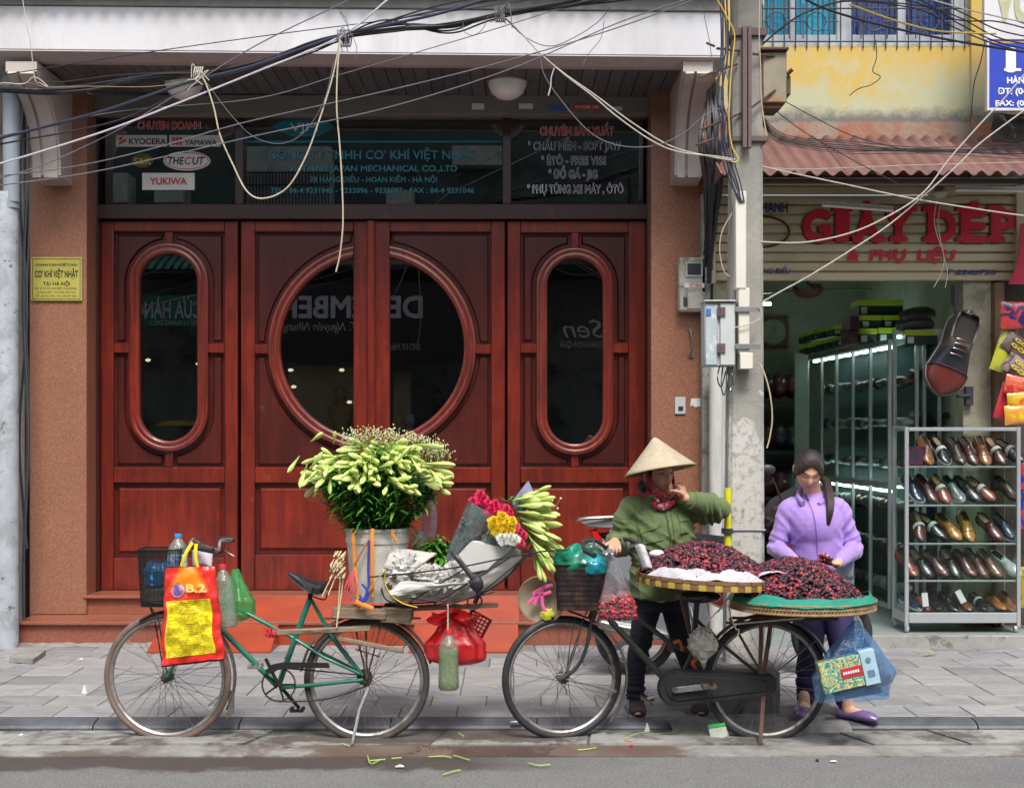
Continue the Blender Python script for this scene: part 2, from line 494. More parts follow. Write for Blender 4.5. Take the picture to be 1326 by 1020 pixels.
for r in range(len(rows) - 1):
 y0,y1 = rows[r],rows[r + 1]
 x = -4.4 + (r*.157) % wt if r % 3 else -4.4
 while x < 4.9:
  key = (round(y1 - y0,3),random.randint(0,1))
  if key not in tm:
   ms = []
   me = MB().box(0,wt - .006,0,y1 - y0 - .006,-.02,0,.0035).mesh('paving_tile',False)
   me.materials.append((m_tile,m_tile2)[key[1]]); tm[key] = me
  if not (r < 1 and .95 < x < 1.7):
   o = obj('paving_tile',tm[key],None,pv,local=True)
   o.location = V((x + .003,y0 + .003,PV + random.uniform(-.0015,.002))); o.rotation_euler = (random.uniform(-.004,.004),random.uniform(-.004,.004),random.uniform(-.004,.004))
  x += wt
# ==== MAIN HOUSE
def granite(name,c,dark,light,coat=.4):
 m,nt,b = nodes_mat(name); vec = coords(nt,rnd=False)
 vo = nd(nt,'ShaderNodeTexVoronoi'); vo.inputs['Scale'].default_value = 230; nt.links.new(vec,vo.inputs['Vector'])
 sp = nd(nt,'ShaderNodeSeparateColor'); nt.links.new(vo.outputs['Color'],sp.inputs[0])
 a = mix(nt,ramp(nt,sp.outputs[0],.2,.9),dark,c)
 a = mix(nt,ramp(nt,sp.outputs[1],.82,.95),a,light)
 a = mix(nt,ramp(nt,ntex(nt,vec,2.5,6),.35,.75),a,mix(nt,.35,a,dark))
 nt.links.new(a,b.inputs['Base Color']); b.inputs['Roughness'].default_value = .34; b.inputs['Specular IOR Level'].default_value = .45
 b.inputs['Coat Weight'].default_value = coat*.5; b.inputs['Coat Roughness'].default_value = .12
 return m
m_gran = granite('orange_granite',(.35,.155,.09),(.22,.095,.06),(.44,.25,.17))
m_gran2 = granite('red_granite_step',(.32,.105,.06),(.22,.07,.045),(.40,.17,.11))
def wood(name,c,c2):
 m,nt,b = nodes_mat(name); vec = coords(nt,(9,9,.9))
 w = ntex(nt,vec,2.2,7,.6,.8)
 a = mix(nt,ramp(nt,w,.3,.7),c,c2)
 oi = coords(nt,(1,1,1)); a = mix(nt,ramp(nt,ntex(nt,oi,1.6,6,.7),.35,.65),a,mix(nt,.5,a,(0.02,0.004,.003))); a = mix(nt,math_(nt,'MULTIPLY',ramp(nt,ntex(nt,oi,7,8,.8),.60,.72),.30),a,(.30,.13,.085))
 nt.links.new(a,b.inputs['Base Color']); b.inputs['Roughness'].default_value = .33
 b.inputs['Coat Weight'].default_value = .6; b.inputs['Coat Roughness'].default_value = .13
 bn = nd(nt,'ShaderNodeBump'); bn.inputs['Strength'].default_value = .08; bn.inputs['Distance'].default_value = .002
 nt.links.new(w,bn.inputs['Height']); nt.links.new(bn.outputs[0],b.inputs['Normal'])
 return m
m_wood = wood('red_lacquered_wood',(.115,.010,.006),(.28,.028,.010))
m_wood_p = wood('shaded_maroon_panel',(.055,.008,.006),(.110,.014,.009))  # darker wood for the upper panels: their weaker light is put into the colour
m_wood_d = wood('dark_door_frame',(.028,.010,.009),(.05,.014,.012))
m_white = mat('white_fascia',(.60,.595,.62),.6,var=.05,scale=2,bump=.05,c2=(.45,.43,.42),c2s=1.3,c2t=(.45,.75),c3=(.42,.40,.39),c3s=1.6,c3t=(.62,.8),stretch=(1.6,1,.6))
m_taupe = mat('taupe_trim',(.42,.37,.36),.6,var=.1,scale=3,bump=.05)
m_cream = mat('cream_corbel',(.46,.41,.375),.5,var=.1,scale=3,bump=.05,c2=(.36,.31,.29),c2s=3,c2t=(.55,.75))
m_plank = mat('grey_soffit_board',(.105,.105,.110),.6,var=.25,scale=7,bump=.15,bscale=30,rand=.16,stretch=(8,1,1),c2=(.16,.15,.14),c2s=3,c2t=(.55,.7))
m_beam = mat('olive_beam',(.20,.19,.165),.6,var=.12)
YW = 11.15
house = thing('shop_house','two storey shop house with carved red wooden doors, orange granite pillars and white canopy','house',(X(480,10.8),10.8,PV))
st = obj('step',MB().box(X(22,10.4),X(917,10.4) ,10.42,11.6,.0,.205),m_gran2,house,label='lower red granite step')
obj('tread',MB().box(X(20,10.4),X(917,10.4),10.385,11.62,.207,.232,.006),m_gran2,st)
st2 = obj('step',MB().box(X(112,10.8),X(862,10.8),10.83,11.6,.233,.350),m_gran2,house,label='upper red granite step below the doors')
obj('tread',MB().box(X(108,10.8),X(864,10.8),10.79,11.55,.352,.377,.006),m_gran2,st2)
zt = 4.20
for nm,(a,b2) in {'left': (38,112),'right': (843,917)}.items():
 obj('pillar',MB().box(X(a,10.8),X(b2,10.8),10.8 + (.003 if nm == 'left' else 0),11.7,.234,zt,.004),m_gran,house,label='orange granite pillar %s of the doors' % nm)
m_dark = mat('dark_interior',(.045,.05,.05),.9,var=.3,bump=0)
m_plaster = mat('upper_plaster',(.50,.48,.45),.8,c2=(.3,.29,.27),c2s=2)
obj('upper_wall',MB().box(X(22,10.8),X(925,10.8),10.85,11.7,4.36,7.6),m_plaster,house)
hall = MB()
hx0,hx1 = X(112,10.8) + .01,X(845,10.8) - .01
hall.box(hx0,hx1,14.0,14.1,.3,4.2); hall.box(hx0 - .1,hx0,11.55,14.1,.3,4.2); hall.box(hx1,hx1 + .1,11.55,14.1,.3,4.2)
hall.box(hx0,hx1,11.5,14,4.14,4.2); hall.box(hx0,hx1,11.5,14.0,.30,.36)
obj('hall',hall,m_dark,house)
obj('head_beam',MB().box(X(112,10.8),X(843,10.8),10.98,11.5,Z(149,11.0),4.20,.004),m_beam,house)
fr = MB()
zs = Z(151,YW)
dx0,dx1 = X(130,YW),X(837,YW)
fr.box(dx0 - .06,dx0 + .006,11.04,11.3,.378,zs + .1,.004); fr.box(dx1 - .006,dx1 + .06,11.04,11.3,.378,zs + .1,.004)
fr.box(dx0,dx1,11.08,11.26,Z(285,YW),Z(266,YW),.004); fr.box(dx0,dx1,11.10,11.25,Z(156,YW),zs + .1,.004)
for px in ((306,317),(651,662)): fr.box(X(px[0],YW),X(px[1],YW),11.09,11.24,Z(266,YW),Z(156,YW),.004)
obj('door_frame',fr,m_wood_d,house)
def glass_mat(name,tint=(.75,.8,.8),ior=1.8,dark=1.0):
 m,nt,b = nodes_mat(name); nt.nodes.remove(b); out = nt.nodes['Material Output']
 tr = nd(nt,'ShaderNodeBsdfTransparent'); tr.inputs[0].default_value = (*tint,1)
 gl = nd(nt,'ShaderNodeBsdfGlossy'); gl.inputs['Roughness'].default_value = .0
 frn = thinfres(nt,ior)
 mx = nd(nt,'ShaderNodeMixShader'); nt.links.new(frn.outputs[0],mx.inputs[0]); nt.links.new(tr.outputs[0],mx.inputs[1]); nt.links.new(gl.outputs[0],mx.inputs[2])
 nt.links.new(mx.outputs[0],out.inputs[0]); return m
m_pane = glass_mat('door_glass',(.55,.62,.62),2.6)
m_clear = glass_mat('cabinet_glass',(.95,.985,.975),1.33)
m_teal_gl = glass_mat('transom_glass',(.30,.45,.45),2.5)
def stadium(cx,cz,r,h,n=16):
 pts = []
 for k in range(n + 1):
  a = PI*k/n; pts.append((cx + r*math.cos(a),cz + h + r*math.sin(a)))
 for k in range(n + 1):
  a = PI + PI*k/n; pts.append((cx + r*math.cos(a),cz - h + r*math.sin(a)))
 return pts
def ring(mb,outer,inner,y0,y1,ch=.008):
 n = len(outer); v = []; f = []
 def off(a,b,t): return (a[0] + (b[0] - a[0])*t,a[1] + (b[1] - a[1])*t)
 loops = []
 for t,y in ((0,y1),(0,y0 + ch),(.12,y0),(.38,y0),(.45,y0 + ch*.7),(.55,y0 + ch*.7),(.62,y0),(.88,y0),(1,y0 + ch*1.4),(1,y1)):
  loops.append([V((*[off(a,b,t)[0]],y,off(a,b,t)[1])) for a,b in zip(outer,inner)])
 for L in loops: v += L
 for i in range(len(loops) - 1):
  for k in range(n):
   l = (k + 1) % n; f.append((i*n + k,i*n + l,(i + 1)*n + l,(i + 1)*n + k))
 mb.add(v,f)
pxm = YW/F
def zy(py): return Z(py,YW)
def xy(px): return X(px,YW)
zb,ztop = .380,zy(286)
def leaf_slab(door,x0,x1,openings,cut):
 """back slab with the glass opening cut out: built as strips around the opening loop"""
 pass
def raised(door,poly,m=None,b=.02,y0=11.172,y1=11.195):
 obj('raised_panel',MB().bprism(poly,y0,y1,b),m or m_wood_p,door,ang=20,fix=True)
def rail(mb,x0,x1,z0,z1,y0=11.14,y1=11.2): mb.box(x0,x1,y0,y1,z0,z1,.006)
def backslab(mb,loop,x0,x1,z0,z1,y):
 """flat sheet from the opening loop to the rectangle (angle-matched)"""
 cx = sum(p[0] for p in loop)/len(loop); cz = sum(p[1] for p in loop)/len(loop)
 n = len(loop); v = []; f = []
 for p in loop: v.append((p[0],y,p[1]))
 for p in loop:
  dx_,dz_ = p[0] - cx,p[1] - cz
  t = 1e9
  if abs(dx_) > 1e-6: t = min(t,((x1 if dx_ > 0 else x0) - cx)/dx_)
  if abs(dz_) > 1e-6: t = min(t,((z1 if dz_ > 0 else z0) - cz)/dz_)
  v.append((cx + dx_*t,y,cz + dz_*t))
 for k in range(n): f.append((k,(k + 1) % n,n + (k + 1) % n,n + k))
 mb.add(v,f)
 for X_,Z_ in ((x0,z0),(x1,z0),(x0,z1),(x1,z1)):
  mb.box(X_ - .05 if X_ == x1 else X_,X_ if X_ == x1 else X_ + .05,y + .001,y + .01,Z_ - .05 if Z_ == z1 else Z_,Z_ if Z_ == z1 else Z_ + .05)
def oval_leaf(pxl,pxr,in_l,in_r,gcx,top=300,mid=605,gt=328,gb=571,gw=37.5,rw=13.5,label=''):
 d = thing('door','','',(0,0,0)); del d['category']; d['label'] = label; d.parent = house; d.location = -house.location
 x0,x1 = xy(pxl),xy(pxr)
 cx,r = xy(gcx),gw*pxm; h = (gb - gt)/2*pxm - r; cz = zy((gt + gb)/2)
 inner = stadium(cx,cz,r,h); outer = stadium(cx,cz,r + rw*pxm,h)
 outer2 = stadium(cx,cz,r + (rw + 5)*pxm,h,16)
 s = MB()
 rail(s,x0,xy(in_l),zb,ztop); rail(s,xy(in_r),x1,zb,ztop)
 rail(s,xy(in_l),xy(in_r),zy(top),ztop,11.142); rail(s,xy(in_l),xy(in_r),zy(625),zy(mid),11.142); rail(s,xy(in_l),xy(in_r),zb,zy(722),11.142)
 rail(s,xy(in_l),xy(gcx - gw - rw + 3),zy(457),zy(445),11.146); rail(s,xy(gcx + gw + rw - 3),xy(in_r),zy(457),zy(445),11.146)
 rail(s,xy(gcx - 5),xy(gcx + 5),zy(gt - rw + 3),zy(top),11.146); rail(s,xy(gcx - 5),xy(gcx + 5),zy(mid),zy(gb + rw - 3),11.146)
 obj('stiles',s,m_wood,d)
 bs = MB(); backslab(bs,outer,xy(in_l),xy(in_r),zy(mid),zy(top),11.19)
 bs.box(xy(in_l),xy(in_r),11.19,11.2,zy(722),zy(625))
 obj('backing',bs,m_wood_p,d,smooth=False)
 rg = MB(); ring(rg,outer,inner,11.118,11.2); obj('oval_moulding',rg,m_wood,d,ang=50,fix=True)
 pane = MB(); pane.add([V((p[0],11.175,p[1])) for p in inner],[tuple(range(len(inner)))])
 obj('pane',pane,m_pane,d,smooth=False)
 g = 3*pxm
 for sx in (-1,1):
  for sz in (-1,1):
   xc = cx + sx*(5*pxm + g); xe = (xy(in_r) - g) if sx > 0 else (xy(in_l) + g)
   ze = (zy(top) - g) if sz > 0 else (zy(mid) + g); zc = (zy(445) + g) if sz > 0 else (zy(457) - g)
   R2 = r + (rw + 5)*pxm
   arc = []
   zc0 = cz + sz*h
   a_end = math.acos(min(1,abs(xc - cx)/R2))
   for k in range(10):
    a = a_end*k/9
    arc.append((cx + sx*R2*math.cos(a),zc0 + sz*R2*math.sin(a)))
   poly = [(cx + sx*R2,zc)] + arc + [(xc,ze),(xe,ze),(xe,zc)]
   raised(d,poly,b=.016)
 raised(d,[(xy(in_l) + g,zy(718)),(xy(in_r) - g,zy(718)),(xy(in_r) - g,zy(629)),(xy(in_l) + g,zy(629))],m_wood,b=.03)  # lower panel takes the brighter wood, its stronger light painted in
 return d
oval_leaf(131,308,147,291,218.5,label='outer left door leaf with an oval pane')
oval_leaf(657,836,674,814,744.5,top=301,gt=334,gb=575,gw=36,label='outer right door leaf with an oval pane')
def round_leaf(pxl,pxr,in_l,in_r,side,label):
 d = thing('door','','',(0,0,0)); del d['category']; d['label'] = label; d.parent = house; d.location = -house.location
 C0,C1,r,r2 = xy(482),zy(450),119*pxm,134*pxm
 s = MB(); rail(s,xy(pxl),xy(in_l),zb,ztop); rail(s,xy(in_r),xy(pxr),zb,ztop)
 for a,b2 in ((300,286),(625,605)): rail(s,xy(in_l),xy(in_r),zy(a),zy(b2),11.142)
 rail(s,xy(in_l),xy(in_r),zb,zy(718),11.142)
 xs_ = xy(458) if side < 0 else xy(505)
 xo = C0 + side*r2
 rail(s,min(xo - side*.02,xy(in_l) if side < 0 else xy(in_r)),max(xo - side*.02,xy(in_l) if side < 0 else xy(in_r)),zy(458),zy(446),11.146)
 obj('stiles',s,m_wood,d)
 def halfarc(rr,n=28):
  a0 = math.acos(abs(xs_ - C0)/rr)
  return [(C0 + side*rr*math.cos(a0 - 2*a0*k/n),C1 + rr*math.sin(a0 - 2*a0*k/n)) for k in range(n + 1)]
 A,B = halfarc(r2),halfarc(r)
 mb = MB(); n = len(A); v = []; f = []
 prof_ = ((0,11.2),(0,11.126),(.12,11.118),(.38,11.118),(.45,11.124),(.55,11.124),(.62,11.118),(.88,11.118),(1,11.13),(1,11.2))
 for t,y in prof_: v += [V((lerp(a[0],b_[0],t),y,lerp(a[1],b_[1],t))) for a,b_ in zip(A,B)]
 for i in range(len(prof_) - 1):
  for k in range(n - 1): f.append((i*n + k,i*n + k + 1,(i + 1)*n + k + 1,(i + 1)*n + k))
 mb.add(v,f); obj('round_moulding',mb,m_wood,d,ang=50,fix=True)
 obj('pane',MB().add([V((p[0],11.175,p[1])) for p in B],[tuple(range(n))]),m_pane,d,smooth=False)
 xe = xy(in_l) if side < 0 else xy(in_r)
 outer = []
 for p in A:
  dx_,dz_ = p[0] - C0,p[1] - C1
  ts = []
  if abs(dx_) > 1e-6: ts.append((xe - C0)/dx_)
  if abs(dz_) > 1e-6: ts.append(((zy(300) if dz_ > 0 else zy(605)) - C1)/dz_)
  t = min(q for q in ts if q > 0); outer.append((C0 + dx_*t,C1 + dz_*t))
 bs = MB(); bs.add([V((p[0],11.19,p[1])) for p in A] + [V((p[0],11.19,p[1])) for p in outer],[(k,k + 1,n + k + 1,n + k) for k in range(n - 1)])
 for z0_,z1_ in ((zy(345),zy(299)),(zy(606),zy(560))):
  bs.box(min(xe,xe - side*.15),max(xe,xe - side*.15),11.191,11.2,z0_,z1_)
 bs.box(xy(in_l),xy(in_r),11.19,11.2,zy(718),zy(625))
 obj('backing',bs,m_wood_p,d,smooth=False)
 g = 3*pxm; R2 = r2 + 5*pxm
 for sz in (1,-1):
  ze = zy(300) - g if sz > 0 else zy(605) + g; zc = zy(446) + g if sz > 0 else zy(458) - g
  a1 = math.asin(min(1,abs(zc - C1)/R2)) if (zc - C1)*sz > 0 else 0
  xin = xs_ + side*g
  a2 = math.acos(abs(xin - C0)/R2)
  arc = [(C0 + side*R2*math.cos(lerp(a1,a2,k/16)),C1 + sz*R2*math.sin(lerp(a1,a2,k/16))) for k in range(17)]
  poly = arc + [(xin,ze),(xe - side*g,ze),(xe - side*g,zc)]
  raised(d,poly,b=.012)
 raised(d,[(xy(in_l) + g,zy(714)),(xy(in_r) - g,zy(714)),(xy(in_r) - g,zy(629)),(xy(in_l) + g,zy(629))],m_wood,b=.03)  # brighter wood here paints in the light that reaches the lower panel
 return d
dl = round_leaf(312,480,330,458,-1,'inner left door leaf with half of the round window')
dr = round_leaf(484,654,505,636,1,'inner right door leaf with half of the round window')
obj('astragal',MB().box(xy(476),xy(486),11.105,11.15,zb,ztop,.008),m_wood,dl)
m_red_t = mat('red_lettering',(.62,.06,.05),.5,bump=0,var=.05); m_black_t = mat('navy_lettering',(.035,.04,.09),.5,bump=0,var=.05)
m_teal_t = mat('teal_lettering',(.01,.20,.26),.45,bump=0,var=.05); m_wht_t = mat('white_lettering',(.80,.80,.80),.5,bump=0,var=.05)
m_yel_t = mat('yellow_lettering',(.60,.42,.03),.5,bump=0,var=.05); m_blk = mat('black_print',(.02,.02,.02),.5,bump=0,var=.05)
def twin(name,m_in,txt,px,py,wpx,hpx,parent,Y,bold=.02,outline=None,**k):
 if outline is not None:
  text('lettering_outline',txt,P(px,py,Y + .002),wpx*Y/F*1.02,hpx*Y/F,outline,parent,bold=bold + .035,**k)
 return text(name,txt,P(px,py,Y),wpx*Y/F,hpx*Y/F,m_in,parent,bold=bold,**k)
YG = 11.16
def transom(pl,pr):
 t = obj('transom_window',MB().box(X(pl,YG),X(pr,YG),YG + .003,YG + .010,Z(266,YG),Z(156,YG)),m_teal_gl,house)
 return t
t1 = transom(136,306); t2 = transom(317,651); t3 = transom(662,833)
YT = 11.152
m_wht_s = mat('white_sticker',(.72,.72,.70),.5,bump=0,var=.05)
twin('lettering',m_red_t,'CHUYÊN DOANH',219,167,80,10,t1,YT,.03,m_wht_t)
def sticker(px0,px1,py0,py1,m,parent,Y=YT): return obj('sticker',MB().box(X(px0,Y),X(px1,Y),Y + .001,Y + .004,Z(py1,Y),Z(py0,Y),.001),m,parent)
sticker(150,216,175,190,m_wht_s,t1); sticker(219,286,175,190,m_wht_s,t1); sticker(184,252,224,246,m_wht_s,t1)
YL = YT - .003
twin('lettering',m_blk,'KYOCERA',191,187,48,8,t1,YL,.02); twin('lettering',m_black_t,'YAMAWA',260,188,42,7,t1,YL,.02)
lg = MB()
for (dx_,dz_) in ((0,0),(0,5.4),(4.8,2.7)): lg.prism([(X(154 + dx_,YL),Z(188 - dz_,YL)),(X(158.5 + dx_,YL),Z(185.5 - dz_,YL)),(X(158.5 + dx_,YL),Z(182 - dz_,YL)),(X(154 + dx_,YL),Z(184.6 - dz_,YL))],YL - .001,YL)
for i in range(3): lg.box(X(223 + i*4.6,YL),X(226.4 + i*4.6,YL),YL - .001,YL,Z(188,YL),Z(184,YL)); lg.box(X(223 + i*4.6,YL),X(226.4 + i*4.6,YL),YL - .001,YL,Z(182.6,YL),Z(178,YL))
obj('logo',lg,m_red_t,t1,smooth=False)
twin('lettering',m_red_t,'YUKIWA',218,239,48,9,t1,YL,.03)
def disc(px,py,rx,ry,Y,m,parent,name='badge',d=.002):
 mb = MB(); n = 32; mb.prism([(X(px + rx*math.cos(2*PI*k/n),Y),Z(py + ry*math.sin(2*PI*k/n),Y)) for k in range(n)],Y,Y + d); return obj(name,mb,m,parent,smooth=False,fix=True)
disc(242,208.5,30.5,12.5,YT,m_wht_s,t1); mbk = MB()
n = 32; mbk.tube([P(242 + 28*math.cos(2*PI*k/n),208.5 + 10.5*math.sin(2*PI*k/n),YT - .0005) for k in range(n)],.004,4,closed=True)
obj('badge_ring',mbk,m_red_t,t1)
disc(184.5,208,15,10,YT,m_blk,t1); disc(184.5,208,13.6,8.8,YL + .001,mat('badge_olive',(.10,.085,.02),.5),t1,d=.001)
twin('lettering',m_yel_t,'S&K',184.5,213,22,9,t1,YL - .001,.01)
twin('lettering',m_blk,'THE',228,213,21,10,t1,YL,.02,italic=.2); twin('lettering',m_red_t,'C',243.5,213,9,10,t1,YL,.02,italic=.2); twin('lettering',m_blk,'UT',257,213,16,10,t1,YL,.02,italic=.2)
def poly_px(pts,Y,m,parent,name='emblem',d=.002):
 return obj(name,MB().prism([(X(a,Y),Z(b_,Y)) for a,b_ in pts],Y,Y + d),m,parent,smooth=False,fix=True)
poly_px([(351,164),(377,151.5),(413,151.5),(434,165),(412,177),(377,177)],YT,m_teal_t,t2)
twin('lettering',m_wht_t,'VJM',393.5,170,36,11,t2,YL,.0)
obj('stripe',MB().box(X(317,YT),X(650,YT),YT,YT + .002,Z(185,YT),Z(182.4,YT)),m_teal_t,t2)
m_pale_t = mat('pale_teal_outline',(.06,.30,.34),.5,bump=0)
twin('lettering',m_teal_t,"CÔNG TY TNHH CO' KHÍ VIỆT NHẬT",482,206,268,11.5,t2,YT,.02)
twin('lettering',m_teal_t,'VIETNAM JAPAN MECHANICAL CO.,LTD',483,222,218,8,t2,YT,.02)
twin('lettering',m_teal_t,'78 HÀNG ĐIẾU - HOÀN KIẾM - HÀ NỘI',484,236,164,7,t2,YT,.015)
twin('lettering',m_teal_t,'TEL : 84-4 9231045 - 9232096 - 9232097 - FAX : 84-4 9231046',482,250,264,7,t2,YT,.015)
twin('lettering',m_red_t,'CHUYÊN SẢN XUẤT',747,175,94,11,t3,YT,.03,m_wht_t)
for s_,cx_,by,w_ in (('° CHẤU MỀM - SOFT JAW',744,194,118),('° ÊTÔ - FREE VISE',743,213,82),('° ĐỒ GÁ - JIG',742,230.5,62),('° PHỤ TÙNG XE MÁY , ÔTÔ',745,250,122)):
 twin('lettering',m_black_t,s_,cx_,by,w_,10.5,t3,YT,.02,m_wht_t)
hb = house.children[[o.name for o in house.children].index('head_beam')]
YB = 10.975
for (a,b2,c_,d_,m_) in ((611,627,134,142,m_wht_s),(672,690,134,141,m_wht_s),(709,738,136,143,mat('blue_sticker',(.06,.14,.45),.5)),(743,777,134,143,m_red_t),(790,806,138,143,m_wht_s)):
 sticker(a,b2,c_,d_,m_,hb,YB)
twin('lettering',m_wht_t,'04.8288.168',760,140.5,30,4,hb,YB - .001,.01)
cano = thing('canopy','','',(0,0,0)); del cano['category']; cano.parent = house; cano.location = -house.location; cano['label'] = 'white canopy with grey board soffit'
cx0,cx1 = X(-60,9.95),X(938,9.95)
sl_ = R(.6)
def tilt(mb):
 mb.v = [(v[0],v[1],v[2] - (v[0] - cx0)*math.tan(sl_)*.9 + .024) for v in mb.v]; return mb
obj('fascia',tilt(MB().box(cx0,cx1,9.95,10.05,4.255,4.56,.004)),m_white,cano)
obj('fascia_lip',tilt(MB().prism([(9.955,4.253),(9.95,4.245),(10.06,4.198),(10.14,4.20),(10.14,4.253)],cx0,cx1,'yz')),m_taupe,cano,fix=True,ang=20)
obj('upper_band',tilt(MB().box(cx0,cx1,9.93,10.1,4.562,4.66,.004)),mat('grey_band',(.24,.23,.22),.7),cano)
obj('soffit_rim',tilt(MB().box(cx0,X(18,10.1),10.142,10.8,4.203,4.3).box(X(891,10.1),cx1,10.142,10.8,4.203,4.3)),m_taupe,cano)
x = X(17,10.12); k = 0
while x < X(893,10.12):
 mb = MB().box(x + .0025,x + .0985,10.13,11.02,4.204 + .002*(k % 2),4.222,.003)
 obj('soffit_board',tilt(mb),m_plank,cano); x += .101; k += 1
obj('soffit_back',tilt(MB().box(X(15,10.12),X(895,10.12),10.13,11.05,4.226,4.25)),m_dark,cano)
def cor(x0,x1,ya,za,yb,zb_,pitch=.085,amp=.012,t=.006):
 mb = MB(); n = int((x1 - x0)/pitch*8); mm = 4
 f = lambda u,v: V((lerp(x0,x1,u),lerp(ya,yb,v),lerp(za,zb_,v) + amp*math.cos(2*PI*(lerp(x0,x1,u))/pitch)))
 return mb.grid(f,n,mm)
obj('roof_sheet',cor(cx0,cx1,9.84,4.655,10.85,4.95,.12,.02),mat('grey_roof_sheet',(.17,.17,.18),.6,c2=(.1,.1,.1)),cano,solid=.008)
def corbel(xa,xb,lab):
 pr = []
 top = 4.20
 curve = [(9.99,top),(9.99,4.13),(10.06,4.09),(10.19,4.05),(10.33,3.97),(10.44,3.85),(10.50,3.70),(10.52,3.58),(10.52,3.50)]
 c2 = catmull([V((a,b_)).to_3d() for a,b_ in curve[1:]],4)
 poly = [(9.99,top)] + [(p.x,p.y) for p in c2] + [(10.80,3.47),(10.80,top)]
 b_ = obj('corbel',MB().prism(poly,xa,xb,'yz'),m_cream,house,ang=25,fix=True,label=lab)
 w = xb - xa
 for t0,t1 in ((.08,.36),(.46,.92)):
  p2 = [(p.x - .018,p.y - .018) for p in c2]; p3 = [(p.x + .004,p.y + .004) for p in c2][::-1]
  obj('flute',MB().prism(p2 + p3,xa + w*t0,xa + w*t1,'yz'),m_cream,b_,ang=25,fix=True)
corbel(X(45,10.6),X(83,10.6),'curved cream corbel at the left end of the canopy'); corbel(X(872,10.6),X(908,10.6),'curved cream corbel beside the utility pole')
m_opal = mat('opal_glass',(.82,.82,.80),.25,var=.03,bump=0,coat=.5)
m_lampring = mat('lamp_ring',(.30,.25,.2),.4,metal=.6)
def ceil_lamp(px,py,w,lab):
 Y_ = 10.5; p = P(px,py,Y_); r = w/2*Y_/F; p.z = 4.17
 t = thing('ceiling_lamp',lab,'lamp',p,'opal ceiling lamps under the canopy')
 obj('lamp_ring',MB().lathe([(0,.03),(r*1.04,.03),(r*1.04,.012),(r*.98,.006)],p,n=32),m_lampring,t)
 obj('lamp_shade',MB().lathe([(r*.97,.01),(r*.95,-.02),(r*.8,-.07),(r*.5,-.105),(r*.2,-.12),(0,-.122)],p,n=32),m_opal,t)
ceil_lamp(657,112,52,'opal ceiling lamp under the canopy above the round window')
ceil_lamp(238,110,50,'opal ceiling lamp behind the knotted cable bundle on the left')
m_plq = mat('yellow_plaque',(.52,.47,.10),.35,metal=.2,var=.08,bump=.05)
YQ = 10.785
pq = thing('name_plaque','yellow name plaque screwed on the left granite pillar','sign',P(73,388,YQ))
obj('plate',MB().box(X(40,YQ),X(106,YQ),YQ,YQ + .012,Z(389.5,YQ),Z(333,YQ),.002),m_plq,pq)
bd = MB()
for a in ((42,104,335,335.7),(42,104,387,387.7)): bd.box(X(a[0],YQ),X(a[1],YQ),YQ - .0015,YQ,Z(a[3],YQ),Z(a[2],YQ))
for a in (42,103.4): bd.box(X(a,YQ),X(a + .7,YQ),YQ - .0015,YQ,Z(387,YQ),Z(335,YQ))
obj('border',bd,m_blk,pq,smooth=False)
for s_,by,w_,h_,bo in (('CHI NHÁNH DOANH NGHIỆP TƯ NHÂN',344.5,54,3.4,.01),("CO' KHÍ VIỆT NHẬT",359,56,8.8,.03),('TẠI HÀ NỘI',369.5,35,4.6,.02),('ĐC: SỐ 78 PHỐ HÀNG ĐIẾU, P.CỬA ĐÔNG,',374.8,54,2.6,0),('Q.HOÀN KIẾM, TP.HÀ NỘI, VIỆT NAM',379.6,50,2.6,0),('ĐT: (04) 923 1045 - FAX: (04) 923 1046',384.4,52,2.6,0)):
 twin('lettering',m_blk,s_,73,by,w_,h_,pq,YQ - .001,bo,extr=.001)
YM = 10.70
m_meter = mat('dirty_meter_case',(.42,.42,.36),.6,var=.2,scale=12,c2=(.2,.19,.15),c2s=8,c2t=(.5,.65)); m_mdark = mat('meter_window',(.05,.06,.07),.2)
m_grey = mat('light_grey_paint',(.50,.53,.52),.45,var=.08,scale=5,bump=.04,c2=(.35,.35,.33),c2s=9,c2t=(.6,.7))
em = thing('electricity_meter','dirty grey electricity meter with dark display on the right granite pillar','meter',P(896,402,YM))
obj('case',MB().box(X(879,YM),X(915,YM),YM,10.8,Z(403,YM),Z(333,YM),.012),m_meter,em)
obj('display',MB().box(X(887,YM),X(910,YM),YM - .012,YM,Z(359,YM),Z(339,YM),.004),m_meter,em)
obj('display_window',MB().box(X(890,YM),X(907.5,YM),YM - .016,YM - .01,Z(356,YM),Z(341.5,YM),.002),m_mdark,em)
obj('sticker',MB().box(X(886,YM),X(912,YM),YM - .003,YM,Z(372.5,YM),Z(366.5,YM)),m_wht_s,em)
twin('lettering',m_red_t,'KẸT MẠCH',901,371.5,16,4.5,em,YM - .004,.02)
obj('knob',MB().box(X(885,YM),X(890,YM),YM - .014,YM,Z(396,YM),Z(385,YM),.003),m_mdark,em)
obj('cover',MB().box(X(890,YM),X(913,YM),YM - .01,YM,Z(400,YM),Z(378,YM),.004),m_meter,em)
hd = thing('pull_handle','worn steel pull handle on the right granite pillar','handle',P(895,460,10.79))
obj('grip',MB().tube(catmull([P(894,427,10.775),P(895.5,433,10.76),P(897.5,443,10.755),P(895,455,10.76),P(894.5,460,10.775)],5),.009,8,asp=.5),mat('worn_steel',(.25,.22,.19),.45,metal=.7),hd)
obj('plate',MB().box(X(892,10.79),X(898,10.79),10.785,10.8,Z(430,10.79),Z(424.5,10.79),.002).box(X(892,10.79),X(898,10.79),10.785,10.8,Z(462.5,10.79),Z(457,10.79),.002),MC['worn_steel'],hd)
